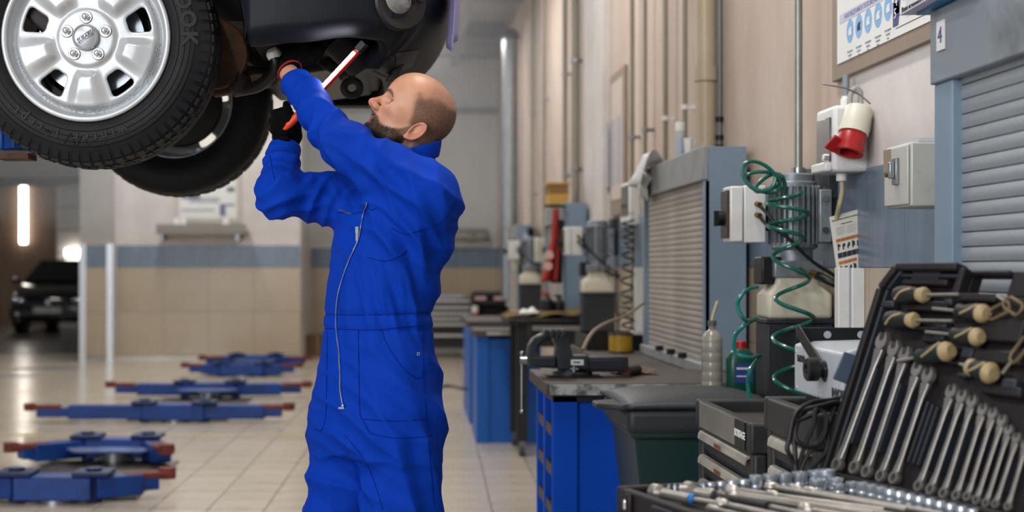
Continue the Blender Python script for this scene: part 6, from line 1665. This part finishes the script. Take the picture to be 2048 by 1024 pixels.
# eyes
for s in (1, -1):
    c = np.array([.0825, .032 * s, .0230]); cw = Rh @ c + HE; gz = Vector(Rh @ np.array([1.0, .06 * s, .06])).normalized()
    e = MB().sphere(cw, .0126, 24, 16).build('eye', mat('eye_white', '#b5aca5', .2, coat=.5), person)
    MB().lathe([(.0, .01285), (.0030, .0128), (.0058, .0119), (.0058, .0112)], cw, gz, n=24).build('iris', mat('iris_grey', '#5d7284', .2, coat=.8), e)
    arc_ = []
    for k in range(11):
        az = R(-42 + 100 * k / 10) * s; el = R(26 - 14 * abs(k / 10 - .4))
        arc_.append(Rh @ (c + .0150 * np.array([math.cos(az) * math.cos(el), math.sin(az) * math.cos(el), math.sin(el)])) + HE)
    MB().tube(arc_, [.0004] + [.0008] * 9 + [.0004], n=6).build('eyelash', m_hair, e)
    MB().lathe([(.0, .0131), (.0024, .01305), (.0024, .0126)], cw, gz, n=16).build('pupil', m_dblack, e)

# ---------------------------------------------------------------- gloves
def glove_mesh(fn, pts, name, h=.0026):
    P_ = np.array(pts); lo = P_.min(0) - .045; hi = P_.max(0) + .045
    p_, q_ = sdf_mesh(fn, lo, hi, h, 1); n_ = vnormals(p_, q_)
    p_ = p_ + n_ * (.0012 * (vnoise(p_[:, 0] * 160, p_[:, 1] * 160, p_[:, 2] * 160) - .5))[:, None]
    return np_object(name, p_, q_, m_glove, person)
def chain(X, Y, Z, pts, r0, r1, k=.006):
    d = None; n = len(pts) - 1
    for i in range(n):
        e = s_cone(X, Y, Z, pts[i], pts[i + 1], r0 + (r1 - r0) * i / n, r0 + (r1 - r0) * (i + 1) / n)
        d = e if d is None else smin(d, e, k)
    return d
# reaching hand: palm up behind the bumper lip, fingers spread and bent over the part above
kn = [G(572, 84, .19), G(592, 76, .185), G(614, 74, .185), G(634, 82, .19)]
def left_glove(X, Y, Z):
    pc = G(598, 108, .160); d = s_cone(X, Y, Z, G(582, 140, .115), G(598, 104, .160), .032, .036)
    for k_ in kn: d = smin(d, s_cone(X, Y, Z, pc, k_, .026, .0145), .016)
    tips = [[G(563, 58, .215), G(566, 40, .245)], [G(590, 46, .205), G(596, 26, .24)], [G(620, 44, .205), G(628, 24, .24)], [G(650, 58, .215), G(660, 40, .245)]]
    for k_, tp in zip(kn, tips): d = smin(d, chain(X, Y, Z, [k_] + tp, .0130, .0100), .006)
    d = smin(d, chain(X, Y, Z, [G(612, 128, .135), G(636, 104, .15), G(650, 84, .175), G(656, 66, .21)], .0180, .0115), .014)
    d = smin(d, s_cone(X, Y, Z, G(588, 158, .095), G(580, 138, .118), .0335, .0345), .012)
    n = (W1 - E1) / np.linalg.norm(W1 - E1); c = G(580, 143, .112)
    cut = -((X - c[0]) * n[0] + (Y - c[1]) * n[1] + (Z - c[2]) * n[2])
    return smax(d, cut, .003)
g1 = glove_mesh(left_glove, [G(575, 150, .07), G(660, 20, .26), G(560, 60, .2)], 'glove')
nn = Vector((W1 - E1)).normalized(); cc = Vector(G(580, 143, .112))
u, v, _ = frame_from(nn)
MB().tube([cc + nn * .002 + u * (.0345 * math.cos(2 * math.pi * k / 32)) + v * (.0345 * math.sin(2 * math.pi * k / 32)) for k in range(32)], .0028, n=8, closed=True).build('cuff_trim', m_trim, g1)
# gripping hand: fist round the lamp handle
LA, LB = G(583, 244, .098), G(722, 94, .045)
lax = (LB - LA) / np.linalg.norm(LB - LA)
def right_glove(X, Y, Z):
    d = s_cone(X, Y, Z, G(570, 288, .155), G(574, 256, .160), .034, .036)
    d = smin(d, s_cone(X, Y, Z, G(588, 272, .15), G(572, 238, .165), .022, .028), .018)
    ys = [(228, 551, .150), (244, 547, .148), (260, 547, .147), (275, 551, .148)]
    for i, (py, px, dy) in enumerate(ys):
        r = .0135 - .0008 * i
        d = smin(d, chain(X, Y, Z, [G(566, py - 4, dy + .045), G(px + 1, py, dy + .020), G(px + 5, py + 2, dy - .022), G(px + 22, py + 5, dy - .040), G(px + 27 - i, py + 8, dy - .030)], r + .001, r - .0025, .004), .005)
    d = smin(d, chain(X, Y, Z, [G(584, 262, .13), G(581, 240, .104), G(575, 222, .100), G(573, 209, .108)], .0165, .0105), .008)
    n = (W2 - E2) / np.linalg.norm(W2 - E2); c = G(568, 297, .155)
    cut = -((X - c[0]) * n[0] + (Y - c[1]) * n[1] * .3 + (Z - c[2]) * n[2])
    return smax(d, cut, .003)
g2 = glove_mesh(right_glove, [G(535, 200, .08), G(615, 302, .22)], 'glove')
nn = Vector(((W2 - E2)[0], (W2 - E2)[1] * .3, (W2 - E2)[2])).normalized(); cc = Vector(G(569, 296, .155)); u, v, _ = frame_from(nn)
MB().tube([cc + u * (.0345 * math.cos(2 * math.pi * k / 32)) + v * (.0345 * math.sin(2 * math.pi * k / 32)) for k in range(32)], .0026, n=8, closed=True).build('cuff_trim', m_trim, g2)
# boots
for A_, s in ((A1, 1), (A2, -1)):
    bt = MB(); f2 = np.array([FD[0], FD[1], 0]); a = Vector((A_[0], A_[1], 0)); F2 = Vector(f2); L2 = Vector((LD[0], LD[1], 0))
    b = MB().cyl(a + Vector((0, 0, .03)), a + Vector((0, 0, .15)), .055, .05, n=20)
    b.grid(lambda u, v: tuple(a + F2 * (-.09 + .29 * u) + L2 * (.048 * math.cos(math.pi * v) * (1 - .5 * max(0, u - .75) * 2)) + Vector((0, 0, .022 + (.085 - .05 * max(0, u - .3)) * math.sin(math.pi * v) * (1 - .6 * max(0, u - .8) * 4 * .5)))), 14, 12)
    bo = b.build('boot', m_boot, person)
    MB().prism([(-.095, -.045), (.10, -.05), (.19, -.03), (.20, .0), (.19, .03), (.10, .05), (-.095, .045)], a, F2, L2 if F2.cross(L2).z > 0 else L2, .024).build('sole', m_rub, bo)

# ---------------------------------------------------------------- the work lamp in his fist
t = thing('work_lamp', 'glowing red work lamp bar held in the gloved fist', 'lamp', tuple(LA))
LAv, LBv, lx = Vector(LA), Vector(LB), Vector(lax)
side = lx.cross(Vector((0, -1, 0))).normalized(); fr = side.cross(lx).normalized()
if fr.y > 0: fr = -fr
if side.z < 0: side = -side
fr = (fr + side * .4).normalized()
m_lred = mat('lamp_red', '#c8241a', .4); m_lor = mat('lamp_orange', '#d8431c', .4)
p0 = LAv + lx * .055
def flat(a, b_, w, th, off): return MB().bar(a + fr * off, b_ + fr * off, w, th, up=fr)
MB().cyl(LAv - lx * .012, LAv + lx * .062, .0100, .0115, n=18).build('grip', m_lor, t)
MB().cyl(LAv - lx * .03, LAv - lx * .012, .005, .0095, n=14).build('grip_end', m_lor, t)
flat(p0, LBv - lx * .015, .0165, .014, 0).build('lamp_body', m_lred, t, bevel=.003)
flat(p0 + lx * .012, LBv - lx * .022, .0095, .004, .0075).build('light_strip', mat('lamp_glow', '#ffffff', .5, emit='#f0ecff', estr=75), t, bevel=.001)
MB().bar(LBv - lx * .015, LBv + lx * .016, .022, .018, up=fr).build('end_cap', m_dblack, t, bevel=.003)
# ================================================================ OPEN TOOL CASE
H0 = Vector((.83, 2.78, .87)); DD = Vector((.289, -.957, 0)).normalized(); NH = Vector((.957, .289, 0)).normalized()
AL = R(20); VV = NH * math.sin(AL) + Vector((0, 0, math.cos(AL))); NN = VV.cross(DD).normalized()
if NN.x > 0: NN = -NN                       # out of the lid, towards the hall
def lid_uv(px, py, lift=0.0):
    d = W(px, py, 1.0) - CAMP; t = ((H0 + NN * lift) - CAMP).dot(NN) / d.dot(NN); p = CAMP + d * t - H0
    return p.dot(DD), p.dot(VV)
def LP(u, v, n=0.0): return H0 + DD * u + VV * v + NN * n
m_case = mat('case_black', '#191617', .55, 0, '#252122', 12.0, .6, bump=.1, bscale=150, spec=.3)
m_case2 = mat('case_bluegrey', '#23272e', .5, spec=.35)
m_tool = mat('wrench_chrome', '#aca7a0', .33, .75, '#7d7872', 25.0, .5)
m_grip = mat('driver_grip', '#1a1b1d', .55); m_gripg = mat('driver_grip_green', '#12221f', .5)
m_cap = mat('driver_cream', '#a5916a', .5, 0, '#7d6a45', 40, .5)
case = thing('tool_case', 'open black tool case with a lid full of wrenches and drivers', 'tool case', tuple(H0 + DD * .28 - NH * .2 + Vector((0, 0, -.06))))
LU, LVv = .56, .432
def slab(u0, u1, v0, v1, n0, n1, name, m, bev=.004):
    mb = MB(); mb.add([LP(u, v, n) for n in (n0, n1) for u, v in ((u0, v0), (u1, v0), (u1, v1), (u0, v1))], [(3, 2, 1, 0), (4, 5, 6, 7), (0, 1, 5, 4), (1, 2, 6, 5), (2, 3, 7, 6), (3, 0, 4, 7)])
    return mb.build(name, m, case, bevel=bev)
hu0, hv0 = lid_uv(1928, 590); hu1, hv1 = lid_uv(2018, 552)
# lid shell: panels round the handle opening, with the far top corner cut off
mb = MB()
def poly(pts, n0, n1, name, m, bev=.003):
    return MB().add([LP(u, v, n0) for u, v in pts] + [LP(u, v, n1) for u, v in pts], [tuple(range(len(pts)))[::-1], tuple(range(len(pts), 2 * len(pts)))] + [(i, (i + 1) % len(pts), len(pts) + (i + 1) % len(pts), len(pts) + i) for i in range(len(pts))]).build(name, m, case, bevel=bev)
poly([(0, 0), (LU, 0), (LU, hv0), (hu0, hv0), (0, hv0)], -.03, -.006, 'lid_shell', m_case)
poly([(0, hv0), (hu0, hv0), (hu0, LVv), (.03, LVv), (0, LVv - .045)], -.03, -.006, 'lid_shell', m_case)
slab(hu0, hu1, hv1, LVv, -.026, .004, 'carry_handle', m_case, .006)
poly([(hu1, hv0), (LU, hv0), (LU, LVv), (hu1, LVv)], -.03, -.006, 'lid_shell', m_case)
# raised rim: far edge, cut corner, top edge, hinge edge
for k, (a, b_) in enumerate((((0, .0), (0, LVv - .045)), ((0, LVv - .045), (.03, LVv)), ((.03, LVv), (hu0 - .02, LVv)), ((0, .004), (LU, .004)))):
    MB().bar(LP(*a, .006), LP(*b_, .006), .016 if k < 3 else .014, .030, up=NN).build('lid_rim', m_case, case, bevel=.004)
    if k < 3: MB().bar(LP(a[0] + .016, a[1] - (.016 if k == 2 else 0), .002), LP(b_[0] + .016, b_[1] - (.016 if k == 2 else 0), .002), .008, .022, up=NN).build('lid_rim', m_case2, case, bevel=.003)
MB().bar(LP(hu0, hv0 - .008, .004), LP(hu1, hv0 - .008, .004), .016, .024, up=NN).build('lid_rim', m_case, case, bevel=.004)
MB().bar(LP(hu0 - .008, hv0 - .01, .004), LP(hu0 - .008, LVv, .004), .016, .024, up=NN).build('lid_rim', m_case, case, bevel=.004)
a = lid_uv(1862, 545); slab(a[0] - .04, a[0] + .04, a[1] - .022, a[1] + .004, -.004, .012, 'latch_seat', m_case)
# blue-grey latch flap at the far edge
q4 = [lid_uv(*x) for x in ((1688, 703), (1722, 715), (1698, 770), (1665, 758))]
fl = MB(); base_ = [W(x, y, 2.80) for x, y in ((1688, 703), (1722, 715), (1698, 770), (1665, 758))]
fl.add(base_ + [p_ + Vector((.004, .012, 0)) for p_ in base_], [(0, 3, 2, 1), (4, 5, 6, 7), (0, 1, 5, 4), (1, 2, 6, 5), (2, 3, 7, 6), (3, 0, 4, 7)]).build('latch_flap', mat('flap_bluegrey', '#3d4a5c', .4), case, bevel=.003)
# moulded blocks that hold the tools
def block(px0, py0, px1, py1, n1, name='tool_seat', m=m_case):
    u0, v0 = lid_uv(px0, py0); u1, v1 = lid_uv(px1, py1); u0, u1 = sorted((u0, u1)); v0, v1 = sorted((v0, v1))
    slab(u0, u1, v0, v1, -.006, n1, name, m, .004)
for r in ((1825, 610, 1900, 628), (1850, 604, 1905, 618), (1835, 655, 1908, 668), (1855, 672, 1890, 690), (1915, 690, 1965, 705), (1975, 640, 2048, 690), (1960, 700, 2048, 735), (1815, 560, 1900, 575), (1975, 770, 2048, 800), (1905, 725, 1940, 735)): block(*r, .012)
for r in ((1775, 605, 1795, 620), (1900, 602, 1912, 615), (1884, 645, 1900, 662), (1880, 672, 1895, 686), (1938, 695, 1952, 722), (2018, 760, 2040, 785), (1925, 748, 1940, 760)): block(*r, .014, 'tool_clip', m_case2)
# ---- combination wrenches
def wrench(i, ring, opn, rr, lab):
    (ur, vr), (uo, vo) = lid_uv(*ring, .012), lid_uv(*opn, .012)
    P0 = LP(ur, vr, .012); P1 = LP(uo, vo, .012); d = (P1 - P0).normalized(); sd = NN.cross(d).normalized(); ln = (P1 - P0).length
    t = thing('combination_wrench', lab, 'wrench', tuple(P0), 0, 'combination wrenches in the lid')
    th = rr * .42
    o = MB().lathe([(rr * .60, -th), (rr * .92, -th), (rr, -th * .5), (rr, th * .5), (rr * .92, th), (rr * .60, th)], P0, NN, n=28, closed=True).build('ring_end', m_tool, t)
    tee = MB()
    for k in range(12):
        a = 2 * math.pi * k / 12; c = P0 + (d * math.cos(a) + sd * math.sin(a)) * (rr * .62)
        tee.cyl(c - NN * th * .9, c + NN * th * .9, rr * .09, n=5)
    tee.build('ring_teeth', m_tool, o)
    w0, w1 = rr * .62, rr * .50; hd = rr * .95
    sp = []
    def sec(s, w, h): c = P0 + d * s; return [c + sd * w + NN * h, c + sd * w - NN * h, c - sd * w - NN * h, c - sd * w + NN * h]
    prof = [(rr * .85, w0, th * .9), (rr * 2.6, w1, th * .55), (ln * .5, w1 * .86, th * .48), (ln - rr * 3.4, w1 * .95, th * .5), (ln - rr * 1.1, rr * .9, th * .8)]
    vs = [p_ for s_ in prof for p_ in sec(*s_)]; fs = [(k * 4 + j, k * 4 + (j + 1) % 4, k * 4 + 4 + (j + 1) % 4, k * 4 + 4 + j) for k in range(len(prof) - 1) for j in range(4)] + [(3, 2, 1, 0), tuple(range(len(vs) - 4, len(vs)))]
    MB().add(vs, fs).build('shank', m_tool, t, bevel=rr * .12)
    # open jaw: a C with parallel inner flats, turned 15 degrees
    an = R(15 if i % 2 else 12); dj = (d * math.cos(an) + sd * math.sin(an)).normalized(); sj = NN.cross(dj)
    R_ = rr * 1.12; g_ = rr * .52; pts = []
    for k in range(19): a = R(52) + (2 * math.pi - R(104)) * k / 18; pts.append((R_ * math.cos(a), R_ * math.sin(a)))
    pts = [(R_ * 1.12, -R_ * .80)[0:2] if False else p_ for p_ in pts]
    poly_ = [(R_ * 1.15, g_)] + pts + [(R_ * 1.15, -g_), (R_ * .35, -g_), (R_ * .02, -g_ * .55), (R_ * .02, g_ * .55), (R_ * .35, g_)]
    Mo = MB(); A_ = [P1 + dj * x + sj * y for x, y in poly_]; tt = th * .85; k_ = len(poly_)
    Mo.add([p_ + NN * tt for p_ in A_] + [p_ - NN * tt for p_ in A_], [tuple(range(k_)), tuple(range(k_, 2 * k_))[::-1]] + [(j, (j + 1) % k_, k_ + (j + 1) % k_, k_ + j) for j in range(k_)])
    Mo.build('open_jaw', m_tool, t)
rings = [(1676, 930), (1711, 935), (1735, 943), (1763.5, 951.7), (1790, 956), (1839, 972), (1863, 978.6), (1888.5, 986.5), (1914, 991), (1936, 993), (1954, 1000), (1973, 1006), (1992, 1008), (2016.7, 1013)]
opens = [(1766, 683), (1789.4, 699), (1811, 711), (1836, 739), (1857.5, 752), (1904, 784), (1925.5, 794), (1945.5, 804), (1967, 820.5), (1987, 828), (2005, 842), (2018, 861.5), (2034, 877), (2052, 890)]
ords = ['largest wrench, at the far edge of the case lid', 'second wrench from the far edge of the case lid', 'third wrench from the far lid edge, turned on its side', 'fourth wrench from the far edge of the case lid', 'fifth wrench, last before the gap in the lid row', 'sixth wrench, first after the gap in the lid row', 'seventh wrench from the far edge of the lid', 'eighth wrench from the far edge of the lid', 'ninth wrench from the far edge of the lid', 'tenth wrench from the far edge of the lid', 'eleventh wrench from the far edge of the lid', 'twelfth wrench from the far edge of the lid', 'thirteenth small wrench from the far edge of the lid', 'last small wrench at the near end of the lid row']
rrs = [.0148, .0140, .0134, .0128, .0128, .0112, .0108, .0102, .0098, .0090, .0086, .0080, .0078, .0076]
for i in range(13):
    ra, rb_, oa, ob = rings[i], rings[i + 1], opens[i], opens[i + 1]
    for fr_ in ((.5,) if i != 4 else (.2, .42, .62, .82)):
        f_ = fr_; a0 = (ra[0] + (rb_[0] - ra[0]) * f_, ra[1] + (rb_[1] - ra[1]) * f_); b0 = (oa[0] + (ob[0] - oa[0]) * f_, oa[1] + (ob[1] - oa[1]) * f_)
        p_a = lid_uv(a0[0] + (b0[0] - a0[0]) * .18, a0[1] + (b0[1] - a0[1]) * .18); p_b = lid_uv(a0[0] + (b0[0] - a0[0]) * .80, a0[1] + (b0[1] - a0[1]) * .80)
        MB().bar(LP(*p_a, .002), LP(*p_b, .002), .006, .016, up=NN).build('divider_rib', m_case2, case, bevel=.002)
    ga, gb = lid_uv(ra[0], ra[1] - 38), lid_uv(rb_[0], rb_[1] - 38)
for i in range(14): wrench(i, rings[i], opens[i], rrs[i], 'chrome ' + ords[i])
# ---- screwdrivers in the lid
def driver(hc, hl_, tip, r, m, caps, lab):
    n = .020
    (uh, vh), (ut, vt) = lid_uv(*hc, n), lid_uv(*tip, n); C = LP(uh, vh, n); T = LP(ut, vt, n); d = (T - C).normalized()
    t = thing('screwdriver', lab, 'screwdriver', tuple(C), 0, 'screwdrivers in the lid')
    h = hl_ / 2
    MB().lathe([(0, -h), (r * .62, -h), (r * .92, -h * .82), (r, -h * .45), (r * .93, 0), (r * .80, h * .35), (r * .72, h * .6), (r * .82, h * .85), (r * .60, h), (0, h)], C, d, n=24).build('handle', m, t)
    if caps & 1: MB().lathe([(r * .73, h * .60), (r * .76, h * .66), (r * .84, h * .86), (r * .62, h * 1.02), (r * .3, h * 1.05), (0, h * 1.05)], C, d, n=24).build('collar', m_cap, t)
    if caps & 2: MB().lathe([(0, -h * 1.03), (r * .60, -h * 1.02), (r * .92, -h * .86), (r * 1.02, -h * .72), (r * .98, -h * .62)], C, d, n=24).build('end_cap', m_cap, t)
    sd = NN.cross(d)
    MB().tube(spline([C + NN * r * .75 - sd * r * .75 - d * h * .6, C + NN * r * .98 - d * h * .2, C + NN * r * .80 + sd * r * .45 + d * h * .35], 6), r * .13, n=8).build('inlay', m_cap, t)
    MB().cyl(C + d * h, T, .0032, n=10).build('shaft', m_tool, t)
driver((1822, 590), .088, (1918, 589), .0185, m_grip, 1, 'topmost screwdriver with a cream collar in the lid')
driver((1803, 640), .084, (1905, 642), .0185, m_grip, 1, 'second screwdriver with a cream collar below the topmost')
driver((1944, 625), .078, (1866, 617), .0170, m_grip, 2, 'screwdriver with a worn brown end below the case handle')
driver((1934, 672), .076, (1852, 664), .0165, m_grip, 2, 'screwdriver with a bright cream end in the lid middle')
driver((1869, 708), .088, (1795, 722), .0185, m_gripg, 2, 'dark green screwdriver with a yellow end above the wrenches')
driver((1963, 741), .066, (1920, 728), .0190, m_gripg, 3, 'stubby screwdriver with a pale round end')
# ---- key sets at the near side of the lid (ochre wire loops)
m_och = mat('ochre_wire', '#6e5f45', .5, .5)
for k, (px, py, a, lab) in enumerate(((1998, 622, 25, 'small ochre loop-handled key beside the lid handle'), (2026, 612, -20, 'larger ochre loop-handled key beside the lid handle'), (2040, 700, 60, 'ochre pointed key plate at the lid middle'))):
    u0, v0 = lid_uv(px, py, .014); C = LP(u0, v0, .014); ca_, sa_ = math.cos(R(a)), math.sin(R(a)); d = DD * ca_ + VV * sa_; sd = NN.cross(d)
    t = thing('loop_key', lab, 'key tool', tuple(C), 0, 'loop keys in the lid')
    MB().tube([C + d * (.024 * x) + sd * (.011 * y) for x, y in ((1, .5), (.8, 1), (-.6, 1), (-1, .5), (-1, -.5), (-.6, -1), (.8, -1), (1, -.5))], .0032, n=8, closed=True).build('loop', m_och, t)
    MB().cyl(C - d * .024, C - d * .05, .003, n=8).build('shaft', m_tool, t)
# ---- base tray
def BPt(u, w, z=0.0): return H0 + DD * u - NH * w + Vector((0, 0, z))
BWd = .455
def bslab(u0, u1, w0, w1, z0, z1, name, m=m_case, bev=.005):
    mb = MB(); mb.add([BPt(u, w, z) for z in (z0, z1) for u, w in ((u0, w0), (u1, w0), (u1, w1), (u0, w1))], [(3, 2, 1, 0), (4, 5, 6, 7), (0, 1, 5, 4), (1, 2, 6, 5), (2, 3, 7, 6), (3, 0, 4, 7)])
    return mb.build(name, m, case, bevel=bev)
bslab(.01, LU, .005, BWd - .005, -.050, -.030, 'base_shell')
bslab(.0, .02, 0, BWd, -.05, .004, 'base_rim'); bslab(.02, LU, BWd - .022, BWd, -.05, .002, 'base_rim'); bslab(LU - .02, LU, 0, BWd, -.05, .002, 'base_rim'); bslab(.02, LU, .0, .016, -.05, -.002, 'base_rim')
bslab(.02, LU - .02, .016, BWd - .022, -.030, -.016, 'tool_insert', m_case)
bslab(.05, .075, BWd, BWd + .010, -.04, .0, 'base_latch', m_case); bslab(.058, .066, BWd + .010, BWd + .014, -.03, -.012, 'latch_pin', m_chrome)
bslab(.16, .24, BWd, BWd + .012, -.045, -.006, 'base_latch', m_case)
m_sock = mat('socket_chrome', '#c3cad2', .25, .75)
def socket(u, w, r, h, lab):
    c = BPt(u, w, -.016)
    t = thing('socket', lab, 'socket', tuple(c), 0, 'sockets in the tool case')
    MB().lathe([(r * .9, 0), (r, .002), (r, h * .45), (r * .96, h * .5), (r, h * .55), (r, h - .001), (r * .93, h), (r * .72, h), (r * .68, h * .4), (0, h * .4)], c, n=24).build('socket_body', m_sock, t)
    MB().lathe([(0, h * .42), (r * .60, h * .42)], c, n=6).build('socket_hex', m_dblack, t)
words_ = ['first', 'second', 'third', 'fourth', 'fifth', 'sixth', 'seventh', 'eighth', 'ninth', 'tenth', 'eleventh', 'twelfth', 'thirteenth', 'fourteenth', 'fifteenth', 'sixteenth']
w = BWd - .085
for k in range(14):
    r = .0048 + .0007 * k + (.0012 if k > 8 else 0); h = .020 + .0009 * k + (.006 if k > 8 else 0); socket(.045, w, r, h, '%s chrome socket along the far case edge' % words_[k]); w -= r * 2 + .0052
for k, (u, w, r, h) in enumerate(((.055, .040, .0175, .040), (.085, .080, .0150, .028), (.092, .045, .0155, .030), (.125, .060, .0115, .024), (.120, .028, .0125, .026))): socket(u, w, r, h, ['tall widest chrome socket beside the lid hinge', 'low wide chrome socket just before the widest', 'second wide chrome socket beside the lid hinge', 'medium chrome socket behind the ratchet shaft', 'medium chrome socket at the start of the hinge row'][k])
for k in range(12): socket(.155 + k * .0275, .030, .0118 - .0002 * k, .030, '%s chrome socket of the row along the lid hinge' % words_[k])
# ratchets, bars and bits lying in the insert
def rod(a, b_, r, name, lab, m=m_tool, head=None, grip=0):
    A_, B_ = BPt(*a), BPt(*b_); d = (B_ - A_).normalized()
    t = thing(name, lab, name.replace('_', ' '), tuple(A_), 0)
    MB().cyl(A_, B_, r, n=14).build('shaft', m, t)
    MB().lathe([(r * 1.5, -.012), (r * 1.7, -.009), (r * 1.7, .006), (r, .014)], A_, d, n=16).build('drive_end', m, t)
    if grip: MB().lathe([(r * 1.1, 0), (r * 2.0, .006), (r * 2.1, grip * .5), (r * 1.9, grip - .006), (r, grip)], B_ - d * grip, d, n=18).build('grip', m_grip, t)
    if head: MB().sphere(A_, (head, head, head * .6), 18, 10).build('ratchet_head', m, t)
rod((.075, .30, -.004), (.30, .20, -.004), .0045, 'extension_bar', 'thin extension bar in the middle of the tray')
rod((.060, .245, -.004), (.34, .115, -.004), .0055, 'long_extension_bar', 'long extension bar nearest the far socket row')
rod((.065, .165, -.002), (.36, .085, -.002), .0060, 'ratchet_handle', 'chrome ratchet handle beside the wide sockets', head=.016)
rod((.115, .275, -.002), (.38, .165, -.002), .0070, 'sliding_bar', 'thick sliding bar across the tray middle', head=.013)
rod((.085, .335, -.003), (.25, .285, -.003), .0085, 'knurled_handle', 'black knurled handle in the tray', m=m_grip)
rod((.060, .400, -.003), (.14, .375, -.003), .0095, 'spark_plug_socket', 'short ringed plug socket at the tray corner')
rod((.105, .385, -.003), (.22, .345, -.003), .0050, 'bit_driver', 'small bit driver with a blue collar', grip=.0)
rod((.085, .345, -.002), (.135, .325, -.002), .0125, 'universal_joint', 'fat chrome joint beside the bit driver')
c = BPt(.108, .385, -.003); cd = (BPt(.20, .345, -.003) - c).normalized()
tag(MB().cyl(c + cd * .018, c + cd * .040, .0095, n=16).build('blue_bit_sleeve', mat('sleeve_blue', '#1672c4', .4)), 'bright blue sleeve on the small bit driver', 'sleeve')
rod((.14, .13, .0), (.42, .06, .0), .0050, 'flex_bar', 'slender flex bar beside the hinge row')
for k, (a_, b_, r_, lab_, hd_) in enumerate((
    ((.16, .30, -.004), (.46, .235, -.004), .0050, 'plain bar beside the thick sliding bar', None), ((.20, .345, -.004), (.48, .285, -.004), .0062, 'ratchet lying along the open case edge', .015),
    ((.24, .385, -.004), (.50, .345, -.004), .0045, 'thin bar closest to the open case edge', None), ((.15, .215, -.001), (.44, .125, -.001), .0048, 'slim bar between the two ratchets', None),
    ((.10, .135, -.002), (.30, .085, -.002), .0056, 'short bar before the hinge sockets', .012), ((.30, .24, -.003), (.50, .18, -.003), .0075, 'stout bar at the near end of the tray', None))):
    rod(a_, b_, r_, 'drive_bar', 'chrome ' + lab_, head=hd_)
for k in range(7):
    p_ = BPt(.052, .372 - .012 * k, -.016)
    tag(MB().lathe([(.0036, 0), (.0036, .014), (.0028, .016), (.0028, .026), (0, .026)], p_, n=6).build('driver_bit', m_sock), '%s steel driver bit by the far tray corner' % words_[k], 'driver bit', 'driver bits in the tool case')
# ---- the stand the case lies on
t = thing('case_stand', 'dark stand under the open tool case', 'stand', (.88, 2.45, 0))
cs = [BPt(.01, -.06), BPt(LU - .01, -.06), BPt(LU - .01, BWd - .03), BPt(.01, BWd - .03)]
mb = MB(); mb.add([Vector((p_.x, p_.y, z)) for z in (.785, .8185) for p_ in cs], [(3, 2, 1, 0), (4, 5, 6, 7), (0, 1, 5, 4), (1, 2, 6, 5), (2, 3, 7, 6), (3, 0, 4, 7)]); mb.build('stand_top', m_dkbox, t)
for p_ in (BPt(.06, .0), BPt(LU - .06, .0), BPt(LU - .06, BWd - .1), BPt(.06, BWd - .1)): MB().bx(p_.x - .02, p_.x + .02, p_.y - .02, p_.y + .02, 0, .785).build('leg', m_dkbox, t)
